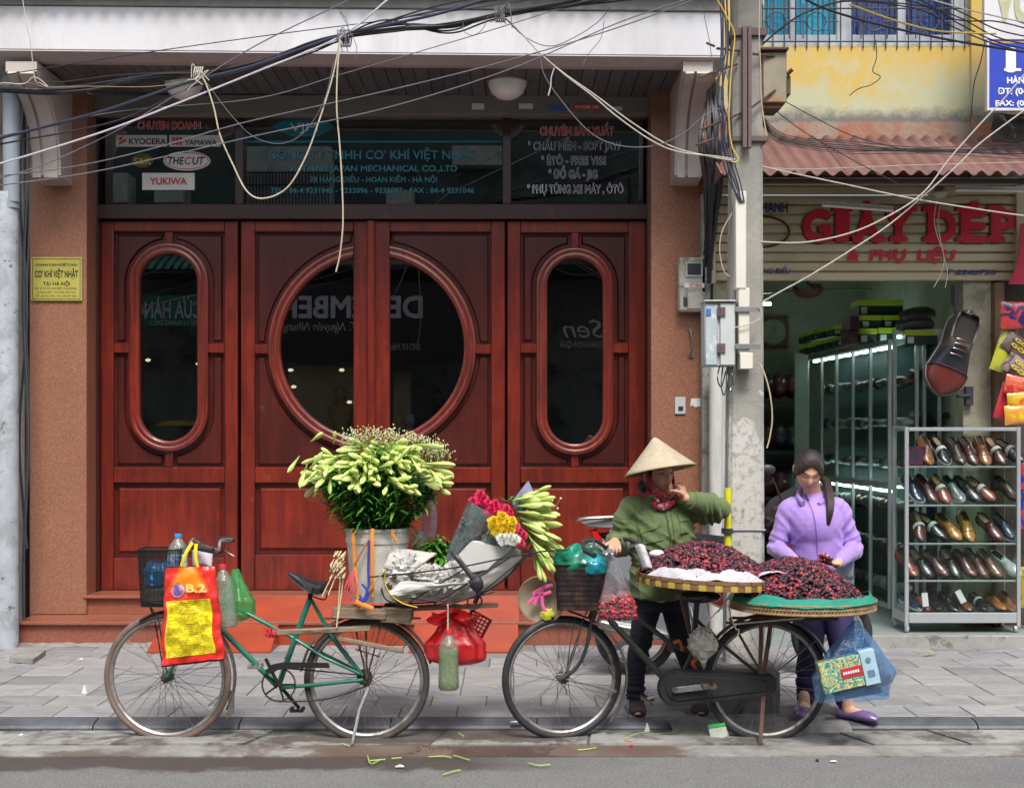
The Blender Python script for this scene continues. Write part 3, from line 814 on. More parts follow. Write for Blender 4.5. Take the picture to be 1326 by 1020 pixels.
bb = thing('doorbell','cream doorbell plate with black button on the right granite pillar','doorbell',P(881,536,10.78))
obj('plate',MB().box(X(874,10.78),X(888,10.78),10.785,10.8,Z(536,10.78),Z(514,10.78),.003),m_grey,bb)
obj('button',MB().box(X(878.5,10.78),X(884.5,10.78),10.776,10.786,Z(531,10.78),Z(526,10.78),.002),m_blk,bb)
tag(obj('torn_sticker',MB().prism([(X(a,10.79),Z(b_,10.79)) for a,b_ in ((895,516),(907,515.5),(908,526),(899,527),(897,524),(894,526.5))],10.795,10.799),m_wht_s,None,smooth=False),'torn white paper sticker beside the doorbell','sticker')
m_or = mat('orange_paint',(.34,.052,.020),.38,var=.22,scale=4,bump=.1,c2=(.24,.05,.022),c2s=3,c2t=(.5,.7))
rp = thing('wheel_ramp','orange painted ramp plates leaning against the door steps','ramp',P(430,845,10.05))
def rampz(y): return lerp(.36,.062,(10.79 - y)/(10.79 - 10.02)) if y < 10.79 else .36
ya = 10.395
def plate(a,b2,y0,y1,lab,skl=0):
 mb = MB(); z0,z1 = rampz(y0) + .012,rampz(y1) + .012
 poly = [(X(a + skl,y0),y0,z0),(X(b2,y0),y0,z0),(X(b2,y0),y1,z1),(X(a,y0) + .02,y1,z1)]
 v = [V(p) for p in poly] + [V((p[0],p[1],0.061 if True else 0)) for p in poly]
 mb.add(v,[(0,1,2,3),(7,6,5,4)] + [(i,i + 4,(i + 1) % 4 + 4,(i + 1) % 4) for i in range(4)])
 return obj('ramp_plate',mb,m_or,rp,smooth=False,fix=True,label=lab)
plate(209,672,ya + .008,10.785,'upper orange plate'); plate(190,350,10.02,ya - .004,'lower left orange plate'); plate(529,671,10.02,ya - .004,'lower right orange plate')
# ==== SHOE SHOP
m_yellow,nt,b = nodes_mat('weathered_yellow_wall')
vec = coords(nt,rnd=False); sp = nd(nt,'ShaderNodeSeparateXYZ'); nt.links.new(vec,sp.inputs[0])
nA = ntex(nt,vec,3.0,8,.78,.8); nB = ntex(nt,vec,9,8,.75)
hgt = math_(nt,'ADD',sp.outputs[2],math_(nt,'MULTIPLY_ADD',nA,1.5,-.75))
c = mix(nt,ramp(nt,hgt,4.08,4.42),(.44,.45,.30),(.55,.385,.09))
c = mix(nt,math_(nt,'MULTIPLY',ramp(nt,nB,.45,.75),.5),c,(.50,.46,.28))
h2 = math_(nt,'ADD',sp.outputs[2],math_(nt,'MULTIPLY_ADD',nB,.22,-.11))
c = mix(nt,ramp(nt,h2,4.07,3.98),c,(.16,.155,.14))
c = mix(nt,ramp(nt,math_(nt,'ADD',sp.outputs[2],math_(nt,'MULTIPLY_ADD',nB,.1,-.05)),3.965,3.945),c,mix(nt,ramp(nt,nA,.45,.58),(.30,.24,.19),(.33,.12,.07)))
nt.links.new(c,b.inputs['Base Color']); b.inputs['Roughness'].default_value = .9
bn = nd(nt,'ShaderNodeBump'); bn.inputs['Strength'].default_value = .5; bn.inputs['Distance'].default_value = .006
nt.links.new(nB,bn.inputs['Height']); nt.links.new(bn.outputs[0],b.inputs['Normal'])
m_ywall = m_yellow
YS = 10.75
shop = thing('shoe_shop','yellow shoe shop with cream roller shutter box, red lettering and corrugated awning','shop',(X(1130,YS),YS,PV))
sx0,sx1 = X(925,YS),X(1420,YS)
wz = Z(60,10.8)
obj('upper_wall',MB().box(X(927,10.8),X(1256,10.8),10.80,11.1,3.5,wz),m_ywall,shop)
obj('upper_wall',MB().box(X(900,10.8),X(984,10.8),10.803,11.1,wz,7.2),m_ywall,shop)
obj('pilaster',MB().box(X(1257,10.78),X(1284,10.78),10.775,11.1,3.5,7.2,.004),m_ywall,shop)
obj('upper_wall',MB().box(X(1284,10.8),sx1 + .4,10.82,11.1,3.5,7.2),m_ywall,shop)
obj('lintel_wall',MB().box(X(927,10.8),X(1256,10.8),10.80,11.1,5.9,7.2),m_ywall,shop)
m_wf = mat('grey_window_paint',(.38,.42,.46),.55,var=.12,c2=(.25,.26,.27),c2s=6,c2t=(.6,.7))
m_cur = mat('turquoise_curtain',(.01,.33,.50),.8,var=.25,scale=3,stretch=(14,1,.4),bump=.1)
m_cur2 = mat('deep_blue_curtain',(.015,.05,.22),.8,var=.35,scale=3,stretch=(10,1,.4),bump=.1)
m_iron = mat('iron_grille',(.06,.06,.075),.6,metal=.3)
win = holder('window',shop,'upper window with turquoise and blue curtains behind an iron grille')
YW2 = 10.86; wtop = 5.9
wfm = MB()
for a,b2 in ((984,990),(1023,1031),(1083,1104),(1162,1173),(1232,1256)): wfm.box(X(a,YW2),X(b2,YW2),YW2,YW2 + .07,wz + .0375,wtop,.004)
wfm.box(X(984,YW2),X(1256,YW2),YW2 - .03,YW2 + .1,wz - .03,wz + .035,.004); wfm.box(X(984,YW2),X(1256,YW2),YW2 + .006,YW2 + .06,wz + .0365,Z(45,YW2),.004)
obj('frame',wfm,m_wf,win)
for a,b2,m_ in ((988,1023,m_cur),(1029,1084,m_cur),(1103,1163,m_cur2),(1172,1233,m_cur2)):
 x0,x1 = X(a,10.97),X(b2,10.97)
 g = MB().grid(lambda u,v: V((lerp(x0,x1,u),10.97 + .02*math.sin(u*34 + v) + .008*math.sin(u*81),lerp(wz,wtop,v))),60,4)
 obj('curtain',g,m_,win,ang=80)
 obj('pane',MB().box(X(a - 2,10.92),X(b2 + 1,10.92),10.90,10.904,wz,wtop),m_clear,win)
gr = MB()
for k in range(19):
 x = X(986 + k*14.6,10.80); gr.tube([(x,10.79,wz - .02),(x,10.79,wtop)],.0055,6)
for z in (wz + .03,wz + .28,wz + .75): gr.tube([(X(984,10.8),10.785,z),(X(1256,10.8),10.785,z)],.006,6)
obj('grille',gr,m_iron,win)
for cxp in (1005,1057,1132,1203):
 ct = P(cxp,28,10.78)
 t = MB().tube([ct + V((.07*math.cos(2*PI*k/20),0,.07*math.sin(2*PI*k/20))) for k in range(20)],.005,5,closed=True)
 for sx in (-1,1): t.tube([ct + V((sx*.07,0,0)),ct + V((sx*.17,0,0))],.005,5); t.tube([ct + V((sx*.1,0,.13)),ct + V((sx*.1,0,-.13))],.005,5)
 obj('grille_ring',t,m_iron,win)
def redroof():
 m,nt,b = nodes_mat('faded_red_roof'); v = coords(nt); n1 = ntex(nt,v,3,8,.7); n2 = ntex(nt,v,16,6,.7)
 c = mix(nt,ramp(nt,n1,.3,.7),(.120,.052,.046),(.20,.098,.082)); c = mix(nt,ramp(nt,n2,.52,.72),c,(.13,.085,.075)); c = mix(nt,ramp(nt,n1,.62,.75),c,(.30,.23,.21))
 nt.links.new(c,b.inputs['Base Color']); b.inputs['Roughness'].default_value = .75; return m
m_red_roof = redroof()
awn = holder('awning',shop,'faded red corrugated awning over the shutter')
x = X(985,10) - .28; k = 0
while x < X(1400,9.9):
 x1 = x + .86
 obj('awning_sheet',cor(x,x1 + .03,9.86,3.395 + .004*(k % 2),10.79,3.83 + .004*(k % 2),.108,.018),m_red_roof,awn,solid=.006,ang=60); x = x1; k += 1
m_dkgreen = mat('dark_awning_underside',(.03,.035,.035),.8)
obj('awning_batten',MB().box(X(950,10),X(1400,10),9.95,9.99,3.345,3.375,.003).box(X(950,10.4),X(1400,10.4),10.4,10.44,3.56,3.59,.003),m_dkgreen,awn)
obj('awning_end',MB().prism([(9.84,3.39),(10.80,3.84),(10.80,3.36)],X(985,10) - .30,X(985,10) - .285,'yz'),m_red_roof,awn,fix=True,smooth=False)
m_slat = mat('cream_shutter',(.56,.48,.31),.5,var=.12,scale=3,bump=.05,c2=(.38,.31,.20),c2s=2.5,c2t=(.5,.7),c3=(.18,.15,.11),c3s=18,c3t=(.64,.7),rand=.05,stretch=(.4,1,1))
shut = holder('roller_shutter',shop,'half raised cream roller shutter painted with red shop lettering')
s0,s1 = X(923,YS),X(1318,YS)
zz0,zz1 = Z(364,YS),Z(240,YS)
nsl = 10; hh = (zz1 - zz0)/nsl
for i in range(nsl):
 za = zz0 + i*hh
 pr = [(YS + .018,za + .003),(YS + .002,za + .01),(YS,za + hh*.5),(YS + .004,za + hh - .012),(YS + .018,za + hh - .002),(YS + .026,za + hh - .002),(YS + .026,za + .003)]
 obj('shutter_slat',MB().prism(pr,s0,s1,'yz'),m_slat,shut,ang=30,fix=True)
obj('guide_rail',MB().box(s0 - .03,s0 + .02,YS - .03,YS + .06,zz0 - .02,zz1,.004),m_slat,shut)
obj('guide_rail',MB().box(s1 - .02,s1 + .04,YS - .03,YS + .06,zz0 - .02,zz1,.004),m_slat,shut)
obj('shutter_cap',MB().box(s0,s1,YS - .004,YS + .2,zz1 + .002,zz1 + .06,.004),m_slat,shut)
m_red_p = mat('crimson_paint',(.60,.018,.038),.45,var=.12,bump=.03)
m_navy = mat('navy_paint',(.025,.03,.16),.5,var=.1,bump=0)
YR = YS - .006
m_shd = mat('dark_letter_edge',(.09,.015,.02),.6)
def slab(txt,px0,px1,base,hpx,parent):
 """letters fitted one by one, with slab feet"""
 x = px0
 for ch,w,feet in txt:
  if ch != ' ':
   for dm,dY,m_,nm in ((3.0,.003,m_shd,'lettering_edge'),(0,0,m_red_p,'lettering')):
    text(nm,ch,P(x + w/2 - dm*.8,base + dm*.4,YR + dY - .004),(w*.93)*YR/F,hpx*YR/F*.92,m_,parent,bold=.05 if ch != 'I' else .03)
    if feet:
     fm = MB()
     for fx,fw,top,bot in feet:
      for on,yy in ((top,base - hpx + 5),(bot,base)):
       if on:
        xa,xb = x + w*fx - fw/2 - dm,x + w*fx + fw/2 - dm
        fm.prism([(X(a,YR),Z(b_,YR)) for a,b_ in ((xa - 1.5,yy + 1),(xb + 1.5,yy + 1),(xb + 1.5,yy - 4),(xb - 3,yy - 7),(xa + 3,yy - 7),(xa - 1.5,yy - 4))],YR + dY - .006,YR + dY - .001)
     obj('serif',fm,m_,parent,smooth=False,fix=True)
  x += w + 3
slab([('G',40,[(.86,15,0,1)]),('I',20,[(.5,22,1,1)]),('Â',38,[(.12,16,0,1),(.88,16,0,1)]),('Y',38,[(.12,16,1,0),(.88,16,1,0),(.5,20,0,1)]),(' ',11,None),('D',40,[(.15,18,1,1)]),('É',36,[(.16,18,1,1)]),('P',38,[(.2,20,1,1)])],1038,1308,312,44,shut)
twin('lettering',m_red_p,'&  PHỤ  LIỆU',1167,337,142,13.5,shut,YR - .004,.05,italic=.12)
twin('lettering',m_navy,'HẠNH',1003,275,35,13,shut,YR - .004,.03)
twin('lettering',m_navy,'HÀNG ĐIẾU',1000,354,48,6.5,shut,YR - .004,.02,italic=.25)
twin('lettering',m_navy,'T 8246735',1258,355.5,66,6.5,shut,YR - .004,.025,italic=.25)
twin('lettering',mat('pale_print',(.5,.45,.33),.5),'NHÀ SẢN XUẤT',1162,243.5,58,5,shut,YR - .01,.0)
ov = MB().tube([P(985 + 37*math.cos(2*PI*k/30),300 + 20*math.sin(2*PI*k/30),YR) for k in range(30)],.009,5,closed=True)
obj('painted_oval',ov,mat('dark_brown_paint',(.05,.03,.02),.6),shut)
m_iw = mat('green_interior_wall',(.42,.45,.34),.8,var=.08,c2=(.30,.36,.24),c2s=2)
m_jamb = mat('cream_jamb',(.40,.37,.27),.7,var=.12,c2=(.25,.23,.18),c2s=5)
m_floor = mat('shop_floor',(.30,.34,.33),.35,var=.1,bump=0)
ix0,ix1 = X(935,YS),X(1262,10.8)
fl = struct('shop_floor',MB().box(X(1000,10.3) - .7,X(1420,10.3),10.3,14.6,-.02,.148),m_floor)
obj('step_front',MB().box(X(1078,10.28),X(1400,10.28),10.262,10.298,-.02,.15,.006),mat('grey_step',(.33,.32,.30),.85,c2=(.50,.34,.08),c2s=1.6,c2t=(.60,.615),c3=(.17,.16,.15),c3s=9),shop)
obj('interior_wall',MB().box(ix0 - .1,ix0,10.85,14.6,.15,3.6).box(ix0,ix1 + .6,14.5,14.6,.15,3.6),m_iw,shop)
obj('interior_wall',MB().box(X(1262,10.8),X(1262,10.8) + .02,10.95,14.5,.15,3.6),m_iw,shop,label='right hand wall inside the shop')
obj('backing_wall',MB().box(X(1264,10.8),X(1700,10.8),11.12,11.2,.0,7.2).box(X(925,10.8),X(1300,10.8),11.105,11.15,3.46,4.0),m_dark,shop)
obj('ceiling',MB().box(ix0 - .1,ix1 + .1,10.9,14.6,3.3,3.4),m_iw,shop)
obj('jamb',MB().box(X(1247,10.8),X(1284,10.8),10.80,10.95,.152,3.45,.004),m_jamb,shop,label='cream wall strip right of the doorway')
obj('jamb',MB().box(X(1285.5,10.78),X(1298,10.78),10.73,10.9,.152,2.735,.004),mat('brown_wood_post',(.20,.13,.07),.7,stretch=(6,6,.6)),shop,label='brown wooden post right of the doorway')
obj('side_board',MB().box(X(1299,10.8),X(1420,10.8),10.84,10.9,.152,3.4),mat('dark_board',(.085,.065,.05),.8),shop)
obj('jamb',MB().box(X(923,10.8),X(941,10.8),10.80,10.92,.062,3.4,.004),m_jamb,shop,label='cream pipe chase left of the doorway')
tag(obj('banner',MB().prism([(X(a,10.6),Z(b_,10.6)) for a,b_ in ((1322,290),(1380,280),(1380,368),(1306,368),(1316,345),(1321,320))],10.6,10.61),mat('crimson_banner',(.45,.015,.05),.5),None,smooth=False,fix=True),'crimson banner corner hanging at the right end of the cream shutter','banner')
m_tube = mat('lamp_body',(.60,.60,.52),.5)
m_led = emit('cold_led',(.72,.95,.93),6)
m_flu = emit('cold_tube',(.75,1.0,.90),9.0)
def batten(p0,p1,lab,lit=False):
 t = thing('fluorescent_lamp',lab,'lamp',(V(p0) + V(p1))/2)
 obj('lamp_body',MB().bar(p0,p1,.05,.03,.004),m_tube,t)
 off = V((0,-.02,-.02)); obj('tube',MB().tube([V(p0) + off,V(p1) + off],.013,8),m_flu if lit else m_opal,t)
batten(P(1064,262.5,10.6),P(1156,269.5,10.6),'unlit fluorescent lamp hung in front of the big red lettering')
batten(P(1236,243,10.66),P(1324,244.5,10.66),'unlit fluorescent lamp at the top right of the shutter')
batten(P(950,391,13.3),P(998,391,13.3),'lit cold fluorescent lamp inside the shoe shop',True)
bt = thing('bulb_holder','cream conical lamp holder with dangling wires before the shutter','lamp',P(1217,240,10.5))
obj('shade',MB().lathe([(.002,.0),(.03,-.01),(.055,-.05),(.045,-.075),(.015,-.09),(0,-.09)],P(1217,241,10.5),n=20),mat('old_cream_plastic',(.42,.42,.30),.5),bt)
for dx in (-3,2): obj('wire',MB().tube(catmull([P(1217 + dx,256,10.5),P(1213 + dx,290,10.5),P(1222,330,10.5),P(1224 + dx*1.5,352,10.5),P(1218 + dx*3,372,10.5)],6),.0028,5),m_opal,bt)
ck = thing('wall_clock','square brown framed clock on the back wall of the shoe shop','clock',P(1003,448,14.4))
ctr = P(1001,430,14.44)
obj('case',MB().box(ctr.x - .155,ctr.x + .155,14.44,14.49,ctr.z - .155,ctr.z + .155,.01),mat('clock_wood',(.22,.11,.04),.5),ck)
obj('dial',MB().lathe([(0,0),(.125,0),(.13,-.006),(.13,-.01)],(ctr.x,14.43,ctr.z),(0,-1,0),32),mat('clock_dial',(.45,.48,.36),.5),ck)
hm = MB(); c0 = V((ctr.x,14.417,ctr.z)); hm.bar(c0,c0 + V((.05,0,.03)),.008,.003); hm.bar(c0,c0 + V((.03,0,.08)),.006,.003)
for k in range(12):
 a = k*PI/6; d = V((math.sin(a),0,math.cos(a))); hm.bar(c0 + d*.1 + V((0,.004,0)),c0 + d*.115 + V((0,.004,0)),.005,.002)
obj('hand',hm,m_blk,ck)
fn = thing('ceiling_fan','green ceiling fan with brown motor in the shoe shop','fan',P(1046,375,12.6))
c0 = P(1046,376,12.6)
obj('motor',MB().lathe([(0,.06),(.12,.05),(.14,0),(.10,-.05),(.03,-.07),(0,-.07)],c0,n=24),mat('fan_brown',(.16,.06,.03),.5),fn)
obj('rod',MB().tube([c0,V((c0.x,c0.y,3.3))],.012),m_iron,fn)
for a in (10,130,250):
 d = V((math.cos(R(a)),math.sin(R(a)),.03)); obj('blade',MB().bar(c0 + d*.1,c0 + d*.58,.11,.008,.002),mat('fan_green',(.05,.20,.11),.4),fn)
m_alu = mat('aluminium',(.50,.52,.53),.35,metal=.75,var=.06,bump=0)
m_alu2 = mat('pale_aluminium',(.46,.50,.48),.4,metal=.5,var=.06,bump=0)
m_bag = film('clear_bag',(.65,.75,.75),.32)
def wcab(xa,ya,xb,yb,z0,z1,lab,nd_=3):
 """a tall glazed case whose front runs from (xa, ya) back to (xb, yb)"""
 t = thing('glass_cupboard',lab,'cupboard',((xa + xb)/2,(ya + yb)/2,z0),'glazed shoe cupboards inside the shop')
 d = V((xb - xa,yb - ya,0)); L = d.length; d.normalize(); n = V((-d.y,d.x,0))     # n points towards the shop's middle or away
 if n.x > 0: n = -n
 A = V((xa,ya,0)); back = -n*.28
 fr = MB()
 zm = z0 + (z1 - z0)*.46
 for k in range(nd_ + 1):
  q = A + d*(L*k/nd_); fr.bar(q + V((0,0,z0)),q + V((0,0,z1)),.028,.028,.003)
 for z in (z0 + .02,zm,z1 - .02): fr.bar(A + V((0,0,z)),A + d*L + V((0,0,z)),.028,.04,.003)
 for q in (A + back,A + d*L + back): fr.bar(q + V((0,0,z0)),q + V((0,0,z1)),.025,.025)
 obj('frame',fr,m_alu2,t)
 sh = MB()
 for z in [z0 + .1 + i*(z1 - z0 - .15)/6 for i in range(1,7)]: sh.add([A + V((0,0,z)),A + d*L + V((0,0,z)),A + d*L + back + V((0,0,z)),A + back + V((0,0,z))],[(0,1,2,3)])
 obj('shelf',sh,m_clear,t,smooth=False)
 obj('back_panel',MB().add([A + back + V((0,0,z0)),A + d*L + back + V((0,0,z0)),A + d*L + back + V((0,0,z1)),A + back + V((0,0,z1))],[(0,1,2,3)]),m_teal_back,t,smooth=False)
 for k in range(nd_):
  a,b_ = A + d*(L*k/nd_) + n*.004,A + d*(L*(k + 1)/nd_) + n*.004
  for za,zb_ in ((z0,zm),(zm,z1)):
   obj('pane',MB().add([a + V((0,0,za)),b_ + V((0,0,za)),b_ + V((0,0,zb_)),a + V((0,0,zb_))],[(0,1,2,3)]),m_clear,t,smooth=False)
   m0 = (a + b_)/2 + back*.2; w = (b_ - a)*.38
   obj('led_strip',MB().bar(m0 - w + V((0,0,zb_ - .055)),m0 + w + V((0,0,zb_ - .055)),.032,.02),m_led,t)
 rnd = random.Random(int(xa*1000)); st_ = MB(); 
 for z in [z0 + .1 + i*(z1 - z0 - .15)/6 for i in range(0,6)]:
  for k in range(int(L/.14)):
   q = A + d*(.08 + k*.14) + back*.5 + V((0,0,z + .055))
   st_.ell(q,(.055,.11,.05*rnd.uniform(.7,1.2)),8,6,Matrix.Rotation(rnd.uniform(-.6,.6),3,'Z'),color=rnd.choice([(.03,.04,.05),(.10,.04,.02),(.02,.02,.02),(.16,.18,.18),(.06,.03,.02),(.22,.26,.26)]))
 stuff(obj('stock',st_,mat('bagged_stock',(1,1,1),.35,vcol=True,coat=.4),t))
m_teal_back = mat('teal_backing',(.06,.12,.115),.5)
wcab(X(1152,11.4),11.4,X(1046,13.9),13.9,.2,2.35,'long glazed shoe cupboard with lit strips along the right inner wall',5)
wcab(X(1246,11.30),11.30,X(1158,11.45),11.45,.2,2.43,'glazed cupboard just behind the hanging giant shoe',3)
bk = thing('stock_rack','dark open rack of bagged goods below the wall clock','rack',(X(1000,14.0),14.2,.15))
bm = MB()
for z in (.5,.95,1.4,1.9): bm.box(X(965,14),X(1040,14),13.9,14.4,z,z + .03)
for xx in (965,1038): bm.box(X(xx,14),X(xx,14) + .04,13.9,14.4,.15,2.3)
obj('frame',bm,m_mdark,bk)
rb = random.Random(3)
for z in (.55,1.0,1.45,1.95):
 for k in range(4): obj('goods',MB().ell(V((X(975 + k*17,14.05),14.05,z + .12)),(.1,.12,.13),10,8,Matrix.Rotation(rb.random(),3,'X'),color=rb.choice([(.05,.06,.06),(.14,.16,.16),(.03,.03,.04),(.10,.03,.03)])),MC['bagged_stock'],bk)
obj('tall_mirror',MB().box(X(1028,13.4),X(1045,13.4),13.35,13.4,.15,2.35,.004),mat('pale_green_door',(.34,.42,.33),.5),shop,label='pale green narrow door at the back of the shop')
m_lime = mat('lime_box',(.42,.55,.03),.5,var=.05,bump=0); m_boxd = mat('dark_green_box',(.012,.035,.028),.5,var=.05,bump=0); m_lab = mat('box_label',(.55,.62,.55),.5,bump=0)
def shoebox(px0,px1,py0,py1,Y,lab,d=.30):
 p = P((px0 + px1)/2,py1,Y)
 t = thing('shoe_box',lab,'box',p,'lime and dark shoe boxes stacked on the cupboards')
 x0,x1,z0,z1 = X(px0,Y),X(px1,Y),Z(py1,Y),Z(py0,Y); zm = lerp(z0,z1,.60)
 obj('box_body',MB().box(x0 + .003,x1 - .003,Y,Y + d,z0,zm,.002),m_boxd,t)
 obj('lid',MB().box(x0,x1,Y - .003,Y + d + .003,zm + .001,z1,.003),m_lime,t)
 if x1 - x0 > .09: obj('label',MB().box(x0 + .02,x0 + .07,Y - .003,Y,z0 + .01,zm - .01),m_lab,t)
for (a,b2,c_,d_,Y_,l) in ((1112,1170,388,408,11.9,'widest shoe box, alone on the very top of the tall stack'),(1114,1142,408,425,11.85,'shoe box left of the pair in the second layer of the tall stack'),(1143,1170,408,424,11.85,'shoe box right of the pair in the second layer of the tall stack'),
  (1112,1136,425,444,11.8,'left box in the bottom layer of the tall stack'),(1137,1165,424,443,11.8,'middle box in the bottom layer of the tall stack'),(1172,1222,427,446,11.35,'separate shoe box lying under the dark bagged boots'),
  (1078,1101,421,434,12.6,'shoe box at the near end of the long low row, upper layer'),(1066,1078,424,437,12.9,'second box of the upper layer in the low row'),(1052,1066,427,440,13.2,'third box of the upper layer in the low row'),(1042,1052,431,443,13.5,'farthest box of the upper layer in the low row'),
  (1083,1100,435,448,12.5,'nearest box of the lower layer in the low row'),(1072,1082,438,451,12.7,'second box of the lower layer in the low row'),(1062,1071,440,454,12.9,'third box of the lower layer in the low row'),(1052,1061,443,457,13.1,'fourth box of the lower layer in the low row'),(1043,1051,445,459,13.3,'farthest box of the lower layer in the low row')):
 shoebox(a,b2,c_,d_,Y_,l)
def maroonbox(px,py,lab):
 tag(obj('shoe_box',MB().box(X(px,11.7),X(px + 11,11.7),11.7,12.0,Z(py + 17,11.7),Z(py,11.7),.003),mat('maroon_box',(.07,.012,.025),.5),None),lab,'box','maroon shoe boxes beside the lime stack')
maroonbox(1101,410,'upper maroon shoe box at the left edge of the tall stack'); maroonbox(1100,428,'lower maroon shoe box at the left edge of the tall stack')
# ---- shoes
def shoe_meshes(L=.28,W=.095,style=0):
 """toe at -Y, heel at +Y, sole on z=0"""
 def outline(t):
  w = [(0,.20),(.04,.55),(.12,.72),(.25,.74),(.42,.70),(.6,.86),(.74,1.0),(.86,.86),(.95,.52),(1,.12)]
  for (a,x),(b,y) in zip(w,w[1:]):
   if t <= b: return lerp(x,y,(t - a)/(b - a))*W/2
  return .12*W/2
 def top(t):
  h = [(0,.060),(.1,.078),(.25,.070),(.38,.074),(.5,.070),(.65,.050),(.8,.038),(.92,.030),(1,.018)]
  for (a,x),(b,y) in zip(h,h[1:]):
   if t <= b: return lerp(x,y,(t - a)/(b - a))*L/.28
  return .018
 N,M_ = 22,16
 up = MB(); v = []
 for i in range(N + 1):
  t = i/N; y = (.5 - t)*L; w = outline(t); h = top(t)
  for k in range(M_ + 1):
   a = PI*k/M_
   x = math.cos(a)*w*(1 if math.sin(a) < .3 else .97); z = .012 + (h - .012)*math.sin(a)**.75
   if .03 < t < .42 and math.sin(a) > .55:
    z = .012 + (h - .012)*.80 - .0*t; x = math.cos(a)*w*.98
   v.append((x,y,z))
 W2 = M_ + 1
 up.add(v,[(i*W2 + k,i*W2 + k + 1,(i + 1)*W2 + k + 1,(i + 1)*W2 + k) for i in range(N) for k in range(M_)
               if not (1 <= i < N*.40 and 4 <= k < M_ - 4)])
 so = MB()
 out = [(outline(i/N)*1.06,(.5 - i/N)*L*1.02) for i in range(N + 1)]
 poly = [(x,y) for x,y in out] + [(-x,y) for x,y in out[::-1]]
 so.prism(poly,0.0,.013,'xy')
 so.prism([(x*1.0,y) for x,y in [(outline(i/N),(.5 - i/N)*L*1.02) for i in range(7)]] + [(-x,y) for x,y in [(outline(i/N),(.5 - i/N)*L*1.02) for i in range(7)][::-1]],-.014,0,'xy')
 inn = MB(); pts = [(outline(.03 + .36*i/8)*.80,(.5 - (.03 + .36*i/8))*L) for i in range(9)]
 inn.add([(x,y,.045) for x,y in pts] + [(-x,y,.045) for x,y in pts[::-1]],[tuple(range(18))])
 tr = MB()
 if style == 1:
  tr.tube([(math.cos(PI*k/8)*outline(.55)*1.04,(.5 - .53)*L,.014 + (top(.53) - .008)*math.sin(PI*k/8)**.75) for k in range(9)],[(.016,.003)]*9,6,side=(0,1,0))
 elif style == 2:
  for j in range(4):
   t = .42 + .055*j; z = top(t) + .003
   tr.tube([(-.015,(.5 - t)*L,z - .003),(0,(.5 - t)*L,z + .001),(.015,(.5 - t)*L,z - .003)],.0022,5)
  tr.tube([(math.cos(PI*k/8)*outline(.72)*1.01,(.5 - .72)*L,.014 + (top(.72) - .012)*math.sin(PI*k/8)**.75) for k in range(9)],.0018,5)
 else:
  pts = []
  for k in range(13):
   a = PI*k/12; t = .45 + .40*math.sin(a); x = math.cos(a)*outline(.6)*.62
   pts.append((x,(.5 - t)*L,top(t)*.96 + .002))
  tr.tube(pts,.0022,5)
  tr.tube([(math.cos(PI*k/8)*outline(.47)*1.02,(.5 - .47)*L,.014 + (top(.47) - .01)*math.sin(PI*k/8)**.75) for k in range(9)],[(.010,.002)]*9,6,side=(0,1,0))
 return up.mesh('upper',True,60),so.mesh('sole',True,30),inn.mesh('insole',False),tr.mesh('trim',True,60)
SM = [shoe_meshes(style=i) for i in range(3)]
for q in SM:
 for me in q: recalc(me)
LE = {'black': (.012,.012,.014),'oxblood': (.09,.018,.016),'dark brown': (.06,.028,.018),'tan': (.30,.105,.025),'ochre': (.38,.16,.02),'brown': (.15,.055,.028),'navy': (.012,.022,.06),'grey': (.15,.16,.17),'white': (.62,.64,.64),'terracotta': (.24,.055,.03)}
def leather(c):
 return mat(c.replace(' ','_') + '_leather',LE[c],.28,var=.2,scale=9,bump=.08,bscale=120,coat=.35)
m_sole = mat('dark_sole',(.03,.025,.02),.6); m_solew = mat('white_sole',(.6,.6,.58),.5); m_ins = mat('dark_insole',(.02,.018,.016),.8); m_insl = mat('tan_insole',(.30,.2,.12),.7)
def shoe(c,lab,M,style=0,scale=1.0,sole=None,group='shoes displayed in the glass cabinet',trimc=None):
 t = thing('shoe',lab,'shoe',(0,0,0),group)
 q = SM[style]
 for me,nm,m_ in ((q[0],'upper',leather(c)),(q[1],'sole',sole or m_sole),(q[2],'insole',m_ins if style != 1 else m_insl),(q[3],'trim',trimc or leather({'tan': 'brown','ochre': 'brown'}.get(c,c)))):
  if not len(me.materials): me.materials.append(m_sole)
  o = bpy.data.objects.new(nm,me); col.objects.link(o); o.parent = t
  o.material_slots[0].link = 'OBJECT'; o.material_slots[0].material = m_
 t.matrix_basis = M @ Matrix.Scale(scale,4)
 return t
# ==== DISPLAY CABINET
YC = 10.40
cab = thing('display_cabinet','glass display cabinet of men\'s shoes on wheels before the shop','cabinet',(X(1247,YC),YC + .18,.15))
c0x,c1x,cz0,cz1 = X(1172,YC),X(1322,YC),.222,Z(553,YC)
cy0,cy1 = YC,YC + .36
fr = MB()
for x_ in (c0x,c1x - .028):
 for y_ in (cy0,cy1 - .028): fr.box(x_,x_ + .028,y_,y_ + .028,cz0 - (.03),cz1,.003)
for z_,h_ in ((cz1 - .028,.028),(cz0,.075)):
 fr.box(c0x + .029,c1x - .029,cy0 + .001,cy0 + .027,z_ + .001,z_ + h_ - .001,.002); fr.box(c0x + .029,c1x - .029,cy1 - .027,cy1 - .001,z_ + .001,z_ + h_ - .001,.002)
 for x_ in (c0x + .001,c1x - .027): fr.box(x_,x_ + .026,cy0 + .03,cy1 - .03,z_ + .001,z_ + h_ - .001,.002)
obj('frame',fr,mat('cabinet_aluminium',(.52,.54,.56),.35,metal=.5,var=.05,bump=0),cab)
